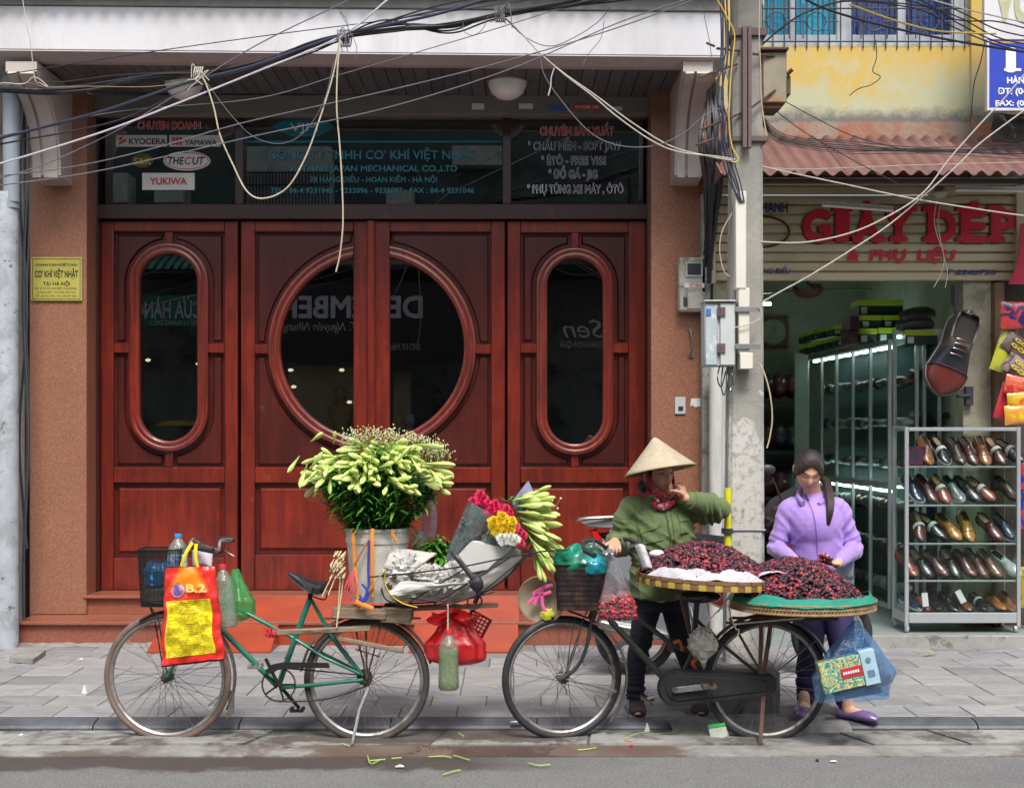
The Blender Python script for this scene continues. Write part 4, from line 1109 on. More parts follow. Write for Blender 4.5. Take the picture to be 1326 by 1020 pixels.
obj('base_board',MB().box(c0x + .03,c1x - .03,cy0 + .03,cy1 - .03,cz0 + .01,cz0 + .03),m_alu,cab)
shz = [Z(q,YC + .02) for q in (797,751,703,653.5,603.5)]
m_shelf = glass_mat('green_shelf_glass',(.72,.90,.80),1.4)
for z_ in shz: obj('shelf',MB().box(c0x + .03,c1x - .03,cy0 + .03,cy1 - .03,z_ - .008,z_,.001),m_shelf,cab)
se = MB()
for z_ in shz[1:]: obj('shelf_rail',MB().box(c0x + .029,c1x - .029,cy0 + .015,cy0 + .028,z_ - .012,z_ + .002,.002),m_alu,cab)
obj('pane',MB().box(c0x + .02,c1x - .02,cy0 + .005,cy0 + .009,cz0 + .07,cz1 - .02),m_clear,cab,smooth=False,label='front glass pane')
for x_ in (c0x + .01,c1x - .014): obj('pane',MB().box(x_,x_ + .004,cy0 + .02,cy1 - .02,cz0 + .07,cz1 - .02),m_clear,cab,smooth=False,label='side glass pane')
obj('top_panel',MB().box(c0x + .02,c1x - .02,cy0 + .02,cy1 - .02,cz1 - .012,cz1 - .004),m_clear,cab,smooth=False)
m_rub = mat('black_rubber',(.022,.022,.024),.65,var=.2,bump=.1)
for x_ in (c0x + .02,c1x - .03):
 for y_ in (cy0 + .03,cy1 - .04): obj('wheel',MB().lathe([(.0,-.012),(.024,-.012),(.027,0),(.024,.012),(0,.012)],(x_,y_,.178),(1,0,0),14),m_alu2,cab)
def put(px,py,shelf,c,style=0,ang=0,lean=48,sole=None,nm='',sc=1.0,trimc=None,yo=.20):
 """toe towards the street and down, heel propped up"""
 z_ = shz[shelf] + .03
 p = V((X(px,YC + yo),YC + yo,0))
 M = Matrix.Translation((p.x,YC + yo,z_ + .075*math.sin(R(lean))*1.25)) @ Matrix.Rotation(R(ang*1.3 + random.uniform(-3,3)),4,'Y') @ Matrix.Rotation(R(lean + random.uniform(-5,5)),4,'X') @ Matrix.Rotation(R(12 + random.uniform(-9,9)),4,'Z')
 return shoe(c,nm,M,style,sc,sole,trimc=trimc)
m_wtrim = mat('white_trim',(.6,.6,.58),.4)
SH = {4: [(1197,'tan',0,14),(1217,'black',1,0),(1237,'dark brown',0,-8),(1253,'oxblood',2,-6),(1271,'tan',2,-4),(1289,'oxblood',1,-10),(1307,'black',1,-12)],
      3: [(1181,'navy',2,0),(1199,'oxblood',2,-3),(1217,'terracotta',1,-6),(1234,'grey',0,-14),(1252,'black',2,-16),(1270,'terracotta',1,-18),(1304,'dark brown',0,-12)],
      2: [(1188,'oxblood',1,8),(1207,'black',1,-10),(1228,'ochre',2,-6),(1250,'ochre',2,5),(1281,'oxblood',1,-8),(1300,'navy',0,-14)],
      1: [(1174,'terracotta',0,-5),(1192,'black',1,-12),(1211,'oxblood',0,-14),(1230,'black',1,-10),(1248,'oxblood',0,-6),(1264,'oxblood',0,-10),(1281,'brown',0,-12),(1302,'white',2,-14)],
      0: [(1179,'navy',0,0),(1190,'terracotta',0,0),(1209,'black',2,0),(1227,'black',2,0),(1246,'brown',0,0),(1266,'black',1,0),(1288,'tan',0,0),(1304,'tan',0,0)]}
ordn = ['leftmost','second','third','fourth','fifth','sixth','seventh','eighth']; shn = ['bottom','fourth','middle','second','top']
sty = ['loafer','banded loafer','lace-up shoe']
for sh,L_ in SH.items():
 for i,(px,c,s_,an) in enumerate(L_):
  pos = ordn[i] if i < len(L_) - 1 else 'rightmost'
  lab = '%s %s, %s on the %s shelf of the glass cabinet' % (c,sty[s_],pos,shn[sh])
  so = m_solew if (c in ('navy','grey','white') or (c == 'black' and s_ == 1 and sh == 4 and i == 1)) else None
  tr = m_wtrim if (sh == 4 and i in (1,5,6)) or (sh == 3 and i in (2,5)) or (sh == 2 and i in (0,1)) or (sh == 0 and i == 5) else None
  put(px,0,sh,c,s_,an,(42 if sh else 20),so,lab,1.0 if sh else .88,tr,yo=.17 + .02*(i % 2))
for i,(px,py,a) in enumerate(((1198,776,6),(1244,772,28))):
 q = P(px,py,YC + .06)
 tag(obj('price_card',MB().box(-.022,.022,-.001,.001,-.05,.05,M=Matrix.Translation(q) @ Matrix.Rotation(R(-a),4,'Y')),m_wht_s,None),('white price card nearly upright on the bottom shelf','white price card leaning sideways on the bottom shelf')[i],'card')
p = P(1188,591,YC + .1)
mb_ = thing('small_case','purple edged small case with a round black emblem on the top shelf','case',p)
obj('case_body',MB().box(X(1175,YC + .1),X(1198,YC + .1),YC + .09,YC + .16,shz[4] + .002,Z(578,YC + .1),.006),mat('purple_case',(.10,.015,.05),.5),mb_)
obj('emblem',MB().lathe([(0,0),(.035,0),(.038,.006)],P(1186,590,YC + .088),(0,1,0),20),m_mdark,mb_)
tag(obj('blue_can',MB().lathe([(0,.0),(.025,0),(.028,.01),(.028,.11),(.02,.12),(0,.12)],(X(1176,YC + .25),YC + .27,shz[4] + .001),n=16),mat('blue_tin',(.02,.12,.45),.35,metal=.3),None),'blue tin standing in the back left corner of the top shelf','tin')
cg = P(1231,461,10.55)
Mg = Matrix.Translation(cg) @ Matrix.Rotation(R(8),4,'Y') @ Matrix.Rotation(R(76),4,'X') @ Matrix.Rotation(R(-14),4,'Z') @ Matrix.Diagonal((1.4,1,1.35,1))
gs = shoe('oxblood','giant dark leather shoe hanging toe down in the doorway',Mg,2,2.3,mat('grey_sole',(.12,.11,.10),.6),group=None)
gs['category'] = 'giant shoe'
if 'group' in gs: del gs['group']
m_two,nt,b = nodes_mat('two_tone_leather'); v_ = coords(nt,rnd=False); sp = nd(nt,'ShaderNodeSeparateXYZ'); nt.links.new(v_,sp.inputs[0])
nn = ntex(nt,v_,20,4)
c = mix(nt,ramp(nt,math_(nt,'ADD',sp.outputs[1],math_(nt,'MULTIPLY',nn,.01)),-.063,-.060),(.13,.022,.018),(.018,.022,.028))
c = mix(nt,ramp(nt,sp.outputs[1],-.004,.002),c,(.050,.040,.034))
nt.links.new(c,b.inputs['Base Color']); b.inputs['Roughness'].default_value = .35; b.inputs['Coat Weight'].default_value = .3
for q in gs.children:
 if q.name.startswith('upper'): q.material_slots[0].material = m_two
tag(obj('shoe_hook',MB().tube(catmull([P(1237,370,10.72),P(1237,395,10.70),P(1238,412,10.6)],4),.010,8).box(X(1233,10.75),X(1241,10.75),10.74,10.78,Z(395,10.75),Z(368,10.75),.002),m_iron,None),'black iron hook holding the giant shoe','hook')
tag(obj('latch_box',MB().box(X(1253,10.7),X(1263,10.7),10.74,10.79,Z(524,10.7),Z(500,10.7),.003).tube([P(1240,513,10.7),P(1256,512,10.74)],.014,8),m_iron,None),'black shutter latch on the cream wall beside the giant shoe','latch')
bb_ = thing('bagged_boots','dark boots wrapped in plastic lying on the cupboard top','boots',P(1190,420,11.4))
for (px,py,l) in ((1190,407,30),(1187,420,32)):
 obj('boot',MB().tube(catmull([P(px - l*.8,py + 5,11.45),P(px - l*.3,py,11.45),P(px + l*.3,py - 1,11.45),P(px + l*.65,py + 4,11.45)],6),[.03,.042,.05,.052,.05,.052,.055,.055,.055,.055,.056,.056,.056,.056,.055,.05,.045,.04,.02][:19],12),mat('bag_dark',(.06,.06,.06),.35,coat=.5,bump=.5),bb_)
m_crk = {}
def packet(c0,c1,lab,cx,cz,w,h,rot,txt=None,tc=None,Y=10.52,tc2=None):
 t = thing('snack_packet',lab,'packet',(0,0,0),'snack packets hanging at the right edge')
 def fnp(side):
  def f(u,v):
   e = (math.sin(PI*u)**.5)*(math.sin(PI*v)**.35)
   return V(((u - .5)*w,side*(.001 + .022*e) + .003*noise.noise(V((u*6,v*8,cx))),(v - .5)*h*(1 + .02*math.sin(u*30))))
  return f
 mb = MB(); mb.grid(fnp(-1),12,14); mb.grid(fnp(1),12,14)
 m_ = mat('packet_' + lab.split()[0] + str(round(cz*100)),c0,.28,var=.1,scale=12,bump=.35,bscale=14,c2=c1,c2s=9,c2t=(.48,.52),coat=.4)
 obj('wrapper',mb,m_,t,local=True,ang=80)
 if txt:
  for i,tx in enumerate(txt): text('lettering',tx,(0,-.027,h*(.12 - .3*i)),w*.62,h*.17,tc,t,bold=.03,extr=.001,rot=0).location = (0,0,0)
 t.matrix_basis = Matrix.Translation((X(cx,Y),Y,Z(cz,Y))) @ Matrix.Rotation(R(rot),4,'Y')
m_pky = mat('packet_yellow_print',(.75,.60,.03),.4)
packet((.60,.06,.06),(.03,.03,.14),'red and navy carton hanging topmost at the right edge',1322,409,.30,.20,2,Y=10.5)
packet((.07,.03,.03),(.16,.10,.09),'dark packet with yellow print, upper of the tilted pair',1322,452,.28,.15,38,('GÒN','GÒN'),m_pky)
packet((.08,.03,.03),(.30,.22,.2),'dark packet with yellow print, lower of the tilted pair',1322,480,.28,.15,38,('GÒN','GÒN'),m_pky,Y=10.5)
packet((.60,.035,.03),(.70,.15,.08),'plain red packet under the dark tilted pair',1324,500,.26,.14,10,Y=10.49)
packet((.70,.42,.02),(.60,.10,.03),'yellow and orange packet second from the bottom',1324,519,.22,.13,-6,Y=10.47)
packet((.75,.58,.02),(.72,.30,.05),'yellow packet lowest above the cabinet corner',1322,537,.24,.14,-3,Y=10.45)
packet((.55,.52,.03),(.50,.55,.10),'yellow green strip packet hanging left of the dark pair',1300,452,.12,.34,18,Y=10.55)
packet((.55,.03,.05),(.35,.02,.08),'crimson packet behind the yellow ones near the wooden post',1304,520,.14,.28,16,Y=10.55)
packet((.02,.04,.35),(.60,.05,.05),'blue and red packet right of the cabinet frame',1338,640,.2,.5,0,Y=10.55)
packet((.05,.30,.03),(.50,.35,.03),'green packet low beside the cabinet',1338,760,.2,.3,0,Y=10.55)
# ==== SIGNS (upper right)
m_blue = mat('blue_sign',(.018,.045,.42),.4,var=.08,bump=0)
YU = 10.2
sg = thing('blue_sign','blue street number sign with white lettering at the upper right','sign',P(1330,148,YU))
obj('panel',MB().box(X(1281,YU),X(1420,YU),YU,YU + .03,Z(140,YU),Z(56,YU)),m_blue,sg)
fm = MB(); fm.box(X(1277.5,YU),X(1280.6,YU),YU - .01,YU + .04,Z(144,YU),Z(53,YU),.002); fm.box(X(1280.8,YU),X(1420,YU),YU - .01,YU + .04,Z(144,YU),Z(140.3,YU),.002)
obj('frame',fm,m_white,sg)
twin('lettering',m_wht_t,'1',1309,92,13,30,sg,YU - .003,.05); 
sf = MB(); sf.box(X(1300,YU),X(1322,YU),YU - .005,YU - .001,Z(92.5,YU),Z(89,YU)); obj('serif',sf,m_wht_t,sg,smooth=False)
twin('lettering',m_wht_t,'2',1338,92,22,30,sg,YU - .003,.06)
twin('lettering',m_wht_t,'HÀNG ĐIẾU',1333,108,58,8,sg,YU - .003,.04)
twin('lettering',m_wht_t,'ĐT: (04) 8246735',1336,122,88,8,sg,YU - .003,.03); twin('lettering',m_wht_t,'FAX: (04) 8246736',1335,137,92,7,sg,YU - .003,.03)
sg2 = thing('white_sign','white shop sign with pale olive letters above the blue sign','sign',P(1330,52,YU))
obj('panel',MB().box(X(1275,YU),X(1420,YU),YU + .01,YU + .06,Z(51,YU),Z(-80,YU),.003),m_white,sg2)
m_olv = mat('pale_olive_print',(.42,.42,.25),.6)
twin('lettering',m_olv,'VUI',1318,26,60,52,sg2,YU + .005,.05)
tag(obj('old_tarp',MB().grid(lambda u,v: V((X(lerp(1282,1400,u),10.5),10.45 + .06*noise.noise(V((u*5,v*3,2))),Z(lerp(150,186,v) + 6*noise.noise(V((u*6,1,1))),10.5))),24,6),mat('mouldy_tarp',(.09,.085,.075),.9,c2=(.5,.5,.52),c2s=5,c2t=(.57,.63)),None,solid=.01),'mouldy grey tarpaulin scrap under the blue sign','tarpaulin')
# ==== UTILITY POLE
YP = 8.18
m_pole = mat('weathered_pole_concrete',(.34,.335,.30),.9,var=.22,scale=4,bump=.6,bscale=60,c2=(.22,.21,.19),c2s=3.5,c2t=(.5,.65),c3=(.11,.11,.10),c3s=24,c3t=(.63,.68),rnd=False)
m_pole_w0 = mat('flaking_whitewash',(.66,.65,.61),.9,var=.12,scale=5,bump=.7,bscale=40,c2=(.33,.32,.29),c2s=6,c2t=(.5,.56),c3=(.10,.10,.09),c3s=26,c3t=(.62,.67),rnd=False)
m_pole_w,nt,b = nodes_mat('pole_concrete_whitewashed'); vq = coords(nt,rnd=False); sp = nd(nt,'ShaderNodeSeparateXYZ'); nt.links.new(vq,sp.inputs[0])
q1 = ntex(nt,vq,3.2,9,.75,.6); q2 = ntex(nt,vq,22,6,.7)
cc = mix(nt,ramp(nt,q1,.3,.7),(.21,.205,.185),(.37,.36,.32)); lim = math_(nt,'ADD',sp.outputs[2],math_(nt,'MULTIPLY_ADD',q1,2.6,-1.3))
cc = mix(nt,math_(nt,'MULTIPLY',ramp(nt,lim,1.75,1.62),ramp(nt,q2,.62,.5),clamp=True),cc,(.52,.51,.475)); cc = mix(nt,ramp(nt,q2,.64,.69),cc,(.10,.10,.09))
nt.links.new(cc,b.inputs['Base Color']); b.inputs['Roughness'].default_value = .92; bn = nd(nt,'ShaderNodeBump'); bn.inputs['Strength'].default_value = .7; bn.inputs['Distance'].default_value = .006
nt.links.new(q2,bn.inputs['Height']); nt.links.new(bn.outputs[0],b.inputs['Normal']); m_pole = m_pole_w
pole = thing('utility_pole','concrete utility pole, whitewashed below and hung with cables','pole',P(963,930,YP))
pole.location.z = PV
def polesec(z):
 t = z/7.0; xl = lerp(X(937,YP),X(951,YP),t*1.35 if t < 1 else 1); xr = lerp(X(988,YP),X(981,YP),t); return xl,xr
def polemesh(za,zb_):
 mb = MB(); N = 10; vv = []
 for i in range(N + 1):
  z = lerp(za,zb_,i/N); xl,xr = polesec(z); y0,y1 = YP - .09,YP + .09; c_ = .022
  for (a,b_) in ((xl + c_,y0),(xr - c_,y0),(xr,y0 + c_),(xr,y1 - c_),(xr - c_,y1),(xl + c_,y1),(xl,y1 - c_),(xl,y0 + c_)): vv.append((a,b_,z))
 mb.add(vv,[(i*8 + k,i*8 + (k + 1) % 8,(i + 1)*8 + (k + 1) % 8,(i + 1)*8 + k) for i in range(N) for k in range(8)] + [tuple(range(N*8,N*8 + 8))]); return mb
zw = Z(520,YP - .09)
obj('shaft',polemesh(zw,7.4),m_pole,pole,ang=25)
obj('whitewashed_foot',polemesh(.06,zw - .001),m_pole_w,pole,ang=25)
for v_ in (0,): pass
def band(z,h,mm,gap=.012,t=.004,nm='band'):
 xl,xr = polesec(z); obj(nm,MB().box(xl - gap,xr + gap,YP - .09 - gap,YP + .09 + gap,z,z + h,.003),mm,pole)
m_rust = mat('rusty_steel',(.12,.07,.05),.8,var=.35,scale=14,metal=.2,bump=.4,c2=(.07,.045,.04),c2s=12); m_brnst = mat('brown_painted_steel',(.13,.09,.09),.6,var=.2,metal=.2)
m_steel = mat('steel_strap',(.36,.37,.38),.4,metal=.75,var=.12)
band(Z(53,YP),.045,m_brnst,.02); band(Z(188,YP),.032,m_brnst,.02); band(Z(688,YP - .1),.012,m_steel,.006)
zA = Z(52,YP - .12)
ch = MB(); ch.box(X(961,YP - .13),X(967,YP - .13),YP - .15,YP - .113,Z(192,YP - .13),Z(35,YP - .13),.002); ch.box(X(968,YP - .13),X(972.5,YP - .13),YP - .15,YP - .113,Z(192,YP - .13),Z(35,YP - .13),.002)
obj('channel_bar',ch,m_brnst,pole)
for (a,b_,c_,d_) in ((906,100,955,83),(915,56,925,60),(908,168,968,143),(902,188,925,180),(928,63,958,66),(972,140,1004,117),(975,70,1003,73)):
 obj('step_rod',MB().tube([P(a,b_,YP - .14),P(c_,d_,YP - .10)],.007,6),m_rust,pole)
pb = MB(); pb.box(X(926,7.92),X(1009,7.92),7.88,8.32,.02,Z(864,7.95),.02)
obj('plinth',pb,mat('dirty_plinth',(.16,.155,.14),.95,var=.3,bump=.8,bscale=30,c2=(.09,.085,.08),c2s=6),pole)
rbx = thing('pole_box','rusty yellowed terminal box mounted high on the pole','electrical box',P(1003,140,8.2))
m_rb = mat('rusty_box_paint',(.27,.24,.17),.7,var=.2,scale=5,bump=.2,c2=(.30,.15,.06),c2s=4,c2t=(.5,.62),c3=(.10,.06,.05),c3s=9,c3t=(.6,.68))
obj('case',MB().box(X(987,8.1),X(1018,8.1),8.08,8.32,Z(134,8.1),Z(68,8.1),.006),m_rb,rbx)
obj('lid',MB().box(X(984,8.07),X(1021,8.07),8.05,8.34,Z(68,8.1) + .002,Z(64,8.1),.004),m_rust,rbx)
obj('bracket',MB().box(X(1018.5,8.1),X(1024,8.1),8.1,8.22,Z(123,8.1),Z(98,8.1),.004).tube([P(1019,97,8.1),P(1026,90,8.08)],.012,8).prism([(X(a,8.1),Z(b_,8.1)) for a,b_ in ((986,134),(1016,134),(1010,140),(986,140))],8.1,8.3),m_rust,rbx,fix=True)
m_tr = mat('cream_trunking',(.66,.63,.55),.5,var=.06,scale=3,bump=.03,c2=(.5,.44,.33),c2s=2,c2t=(.55,.8))
tk = thing('cable_trunking','cream plastic cable trunking strapped to the pole front','trunking',P(965,478,8.05))
obj('duct',MB().box(X(952,8.0),X(966,8.0),7.985,8.075,Z(374,8.0),Z(248,8.0),.004).box(X(956,8.0),X(970.5,8.0),7.99,8.078,Z(458,8.0),Z(373,8.0),.004),m_tr,tk)
obj('end_cap',MB().box(X(957.5,8.0),X(974.5,8.0),7.98,8.08,Z(478,8.0),Z(457,8.0),.004),m_tr,tk)
for pyb,x0_,x1_ in ((401,951,983),(449,951,984)): obj('strap',MB().box(X(x0_,8.0),X(x1_,8.0),7.975,7.984,Z(pyb + 3,8.0),Z(pyb - 3.5,8.0),.001),m_steel,tk)
YG2 = 8.0
gb_ = thing('junction_box','light grey junction box with hinged door and torn stickers','electrical box',P(932,475,YG2))
obj('case',MB().box(X(912,YG2),X(951,YG2),8.0,8.14,Z(474,YG2),Z(391,YG2),.004),m_grey,gb_)
obj('door',MB().box(X(932,YG2),X(951.5,YG2),7.985,7.999,Z(473,YG2),Z(393,YG2),.004),m_grey,gb_)
obj('door',MB().box(X(913,YG2),X(929,YG2),7.988,7.999,Z(473,YG2),Z(394,YG2),.004),mat('blue_grey_paint',(.40,.47,.50),.45,c2=(.62,.63,.62),c2s=14,c2t=(.55,.6),c3=(.08,.08,.09),c3s=22,c3t=(.64,.68)),gb_,label='left leaf covered in torn stickers')
obj('roof_lip',MB().box(X(911,YG2),X(952.5,YG2),7.97,8.15,Z(391,YG2) + .001,Z(389,YG2),.002),m_grey,gb_)
for q in (403,450): obj('hinge',MB().box(X(928,YG2),X(938.5,YG2),7.976,7.986,Z(q + 7,YG2),Z(q - 5,YG2),.001).tube([P(933,q + 7,7.972),P(933,q - 5,7.972)],.004,6),m_brnst,gb_)
obj('sticker',MB().box(X(914,YG2),X(920,YG2),7.984,7.987,Z(409,YG2),Z(400,YG2)),MC['blue_sticker'],gb_)
for k,(dx,ln) in enumerate(((932,15),(936,25),(943,20),(948,12))):
 obj('lead',MB().tube(catmull([P(dx,474,8.05),P(dx - 3 + k,474 + ln,8.0),P(dx + 2,474 + ln + 12,8.02),P(dx + 8,480 + k*3,8.05)],6),.004,6),m_mdark,gb_)
m_pipe = mat('white_pvc',(.60,.60,.57),.5,var=.1,c2=(.4,.38,.34),c2s=3,c2t=(.5,.7),stretch=(1,1,.3))
tag(obj('drain_pipe',MB().tube([P(927,834,10.55),P(927,475,10.55)],.050,14),m_pipe,None),'white drain pipe on the wall left of the pole','pipe')
tag(obj('cable_duct',MB().box(X(935,10.5),X(944,10.5),10.52,10.6,PV,Z(470,10.5),.004),mat('grey_duct',(.42,.44,.43),.5,stretch=(1,1,.3)),None),'grey rectangular duct between drain pipe and pole','pipe')
tag(obj('wall_strip',MB().box(X(909,10.7),X(920,10.7),10.7,10.84,.235,Z(250,10.7),.004),mat('grey_wall_strip',(.27,.27,.24),.8,c2=(.14,.13,.12),c2s=8),None),'dirty grey strip of wall beside the right granite pillar','wall')
yt = thing('yellow_pole_tube','short yellow plastic tube strapped to the pole','tube',P(942,712,7.98))
obj('tube',MB().tube([P(942.5,735,8.0),P(942.5,632,8.0)],.021,16),mat('yellow_plastic',(.66,.62,.02),.4,var=.05),yt)
obj('strap',MB().box(X(936,7.97),X(949,7.97),7.965,8.03,Z(691,7.97),Z(684,7.97),.002),m_mdark,yt)
nb_ = thing('neighbour_house','dark weathered wall of the neighbouring house at the left edge','house',(X(-60,10.9),10.9,PV))
obj('wall',MB().box(X(-700,10.9),X(22,10.9),10.86,11.2,.06,7.0),mat('dirty_brown_wall',(.15,.12,.095),.9,c2=(.07,.065,.05),c2s=2),nb_)
lp = thing('painted_downpipe','thick downpipe with flaking white and blue paint at the left edge','pipe',P(8,838,10.3))
obj('lower_length',MB().tube([P(8,838,10.3),P(8,250,10.3)],.088,20),mat('flaking_blue_white',(.40,.43,.47),.8,var=.15,c2=(.30,.34,.36),c2s=5,c2t=(.5,.58),c3=(.14,.13,.12),c3s=16,c3t=(.6,.66),bump=.4,rnd=False),lp)
obj('upper_length',MB().tube([P(15,262,10.28),P(13,-40,10.28)],.058,18),mat('grey_blue_pipe',(.24,.28,.32),.5,var=.1),lp)
obj('collar',MB().tube([P(12,270,10.29),P(12,262,10.29)],.072,18),MC['grey_blue_pipe'],lp)
tag(obj('drain_pipe',MB().tube([P(27,835,10.5),P(27,100,10.5)],.03,10),mat('stained_pipe',(.25,.23,.20),.7),None),'thin stained pipe squeezed beside the thick downpipe','pipe')
for i,(a,amp) in enumerate(((33,3),(30,5),(36,2),(28,4))):
 pts = [P(a + amp*math.sin(k*1.3 + i*2),lerp(90,800 - 90*i,k/9),10.45 + .02*i) for k in range(10)]
 tag(obj('hanging_cable',MB().tube(catmull(pts,4),.012 - .002*i,6),m_mdark,None),'black cable hanging down between the left downpipe and the granite pillar','cable','black cables beside the left pillar')
# ==== BICYCLES
YB_ = 7.5
def B(px,py,dy=0.0): return P(px,py,YB_ + dy)
m_tyre = mat('dusty_tyre',(.055,.047,.043),.8,var=.2,scale=12,bump=.3,c2=(.13,.10,.085),c2s=5,c2t=(.5,.68))
m_tyre_b = mat('brown_tyre',(.17,.115,.095),.85,var=.2,scale=12,bump=.3,c2=(.23,.17,.14),c2s=5,c2t=(.5,.68))
m_tyre_k = mat('black_tyre',(.022,.023,.027),.6,var=.25,scale=12,bump=.25,c2=(.07,.065,.06),c2s=4,c2t=(.55,.7))
m_rim = mat('dull_rim',(.34,.33,.31),.42,metal=.7,var=.25,scale=20,c2=(.14,.11,.09),c2s=9,c2t=(.52,.66))
m_spoke = mat('grey_spoke',(.20,.19,.18),.5,metal=.6,var=.1)
m_hub = mat('greasy_hub',(.10,.075,.06),.6,metal=.5,var=.3,scale=30)
m_green = mat('green_frame_paint',(.012,.165,.105),.32,var=.12,scale=6,bump=.05,coat=.4,c2=(.10,.12,.10),c2s=12,c2t=(.6,.66))
m_bkf = mat('black_frame_paint',(.020,.024,.024),.4,var=.2,scale=6,bump=.1,coat=.3,c2=(.09,.075,.06),c2s=12,c2t=(.58,.68))
m_chrome = mat('tarnished_chrome',(.45,.44,.42),.25,metal=.9,var=.15,c2=(.2,.15,.11),c2s=16,c2t=(.56,.66))
m_fender = mat('dull_fender',(.16,.14,.125),.5,metal=.4,var=.2,c2=(.28,.25,.22),c2s=5)
m_bm = mat('black_metal',(.018,.017,.017),.55,metal=.3,var=.3,scale=20)
m_chain = mat('oily_chain',(.03,.026,.022),.5,metal=.4,bump=.8,bscale=150)
m_rope_w = mat('pale_rope',(.55,.52,.45),.9,var=.15,bump=.5,bscale=200)
spoke_me = {}
def wheel(px,py,rpx,parent,tm,lab,yaw=0.0,hub_m=m_hub,n=36,dy=0.0,tw=.019):
 c = B(px,py,dy); r = rpx*YB_/F
 w = bpy.data.objects.new('wheel',None); col.objects.link(w); w.parent = parent; w.location = c - parent.location; w['label'] = lab
 w.rotation_euler = (0,0,R(yaw)); w['_l'] = 1
 ax = (0,1,0)
 def ringm(rad,prof): 
  return MB().lathe([(rad + a,b_) for a,b_ in prof],(0,0,0),ax,72,close=True)
 obj('tyre',ringm(r - tw,[(tw*math.cos(2*PI*k/12),tw*.95*math.sin(2*PI*k/12)) for k in range(12)]),tm,w,local=True,fix=True)
 obj('rim',ringm(r - 2*tw,[(.004,-.014),(.004,.014),(-.003,.015),(-.012,.008),(-.014,0),(-.012,-.008),(-.003,-.015)]),m_rim,w,local=True,fix=True,ang=30)
 obj('hub',MB().lathe([(0,-.055),(.008,-.055),(.008,-.04),(.026,-.034),(.026,-.028),(.014,-.024),(.013,.024),(.026,.028),(.026,.034),(.008,.04),(.008,.055),(0,.055)],(0,0,0),ax,20),hub_m,w,local=True)
 key = round(r,3)
 if key not in spoke_me:
  L = math.sqrt((r - 2*tw - .010)**2 - .024**2)
  spoke_me[key] = MB().tube([(0.024,-.030,0),(0.024*.3,-.002,L)],.0015,5).mesh('spoke'); spoke_me[key].materials.append(m_spoke)
 for k in range(n):
  o = bpy.data.objects.new('spoke',spoke_me[key]); col.objects.link(o); o.parent = w
  sx = 1 if (k //2) % 2 else -1; sy = 1 if k % 2 else -1
  o.scale = (sx,sy,1); o.rotation_euler = (0,2*PI*k/n,0)
 return w
def arcpts(px,py,rpx,a0,a1,n=20,dy=0):
 return [B(px + rpx*math.cos(R(lerp(a0,a1,k/n))),py - rpx*math.sin(R(lerp(a0,a1,k/n))),dy) for k in range(n + 1)]
def fender(px,py,rpx,a0,a1,m_,parent,w=.030,lab=None):
 mb = MB(); ps = arcpts(px,py,rpx,a0,a1); c = B(px,py)
 vv = []; N = len(ps); K = 7
 for p in ps:
  d = (p - c); r_ = d.length; d.normalize()
  for k in range(K):
   s_ = -1 + 2*k/(K - 1); vv.append(c + d*(r_ - .010*s_*s_) + V((0,w*s_,0)))
 mb.add(vv,[(i*K + k,i*K + k + 1,(i + 1)*K + k + 1,(i + 1)*K + k) for i in range(N - 1) for k in range(K - 1)])
 return obj('mudguard',mb,m_,parent,solid=.0025,ang=60,label=lab)
def T(mb,pts,r,n=10): return mb.tube([B(*p) for p in pts],r,n)
# ---- green bicycle with the flower load
b1 = thing('bicycle','old green bicycle loaded with lilies, newspaper wraps and a white bucket','bicycle',B(345,958))
b1.location.z = 0.0; b1['_l'] = 1
wheel(217,876,84.5,b1,m_tyre_b,'front wheel with dusty brown tyre',-5)
wheel(475,880,81.5,b1,m_tyre,'rear wheel with dark tyre and greasy hub')
f = MB()
T(f,[(252,745),(246,790)],.019); T(f,[(246,772),(300,783),(352,811),(377,824)],.011); T(f,[(248,783),(285,813),(322,850),(360,889)],.015)
T(f,[(401,776),(378,838),(361,886)],.0155); T(f,[(403,776),(420,806),(440,836,.045),(470,874,.05)],.009); T(f,[(403,776),(418,804),(436,834,-.045),(470,874,-.05)],.009)
T(f,[(377,824),(418,850,-.045),(466,872,-.05)],.009); T(f,[(364,890),(410,886,-.05),(470,880,-.055)],.010); T(f,[(364,890),(410,886,.05),(470,880,.055)],.010)
T(f,[(377,824),(470,872,.05)],.008)
obj('frame',f,m_green,b1)
f = MB(); 
for s_ in (-1,1): f.tube(catmull([B(243,797,.02*s_),B(237,825,.045*s_),B(228,855,.055*s_),B(217,876,.058*s_)],5),.010,8)
T(f,[(246,790),(243,798)],.022)
obj('fork',f,m_green,b1)
T_ = MB(); T(T_,[(252,745),(262,708)],.012); T_.tube(catmull([B(246,704,-.20),B(252,698,-.14),B(262,706,-.03),B(262,706,.03),B(282,712,.10),B(286,700,.16),B(300,698,.22)],6),.011,8)
obj('handlebar',T_,m_chrome,b1)
obj('grip',MB().tube([B(248,707,-.20),B(276,713,-.28)],.015,10),m_rub,b1); obj('grip',MB().tube([B(286,697,.2),B(301,699,.30)],.015,10),m_rub,b1)
obj('brake_lever',MB().tube(catmull([B(284,704,.18),B(290,712,.2),B(303,720,.2)],4),.005,6),m_mdark,b1)
sd = MB()
sd.tube(catmull([B(374,742),B(384,748),B(398,757),B(412,761),B(424,758)],4),[(.010,.014),(.013,.018),(.016,.022),(.019,.028),(.022,.034),(.025,.04),(.027,.05),(.030,.062),(.032,.075),(.034,.085),(.036,.095),(.036,.10),(.035,.10),(.034,.105),(.032,.105),(.028,.10),(.02,.08)],14,side=(0,0,1))
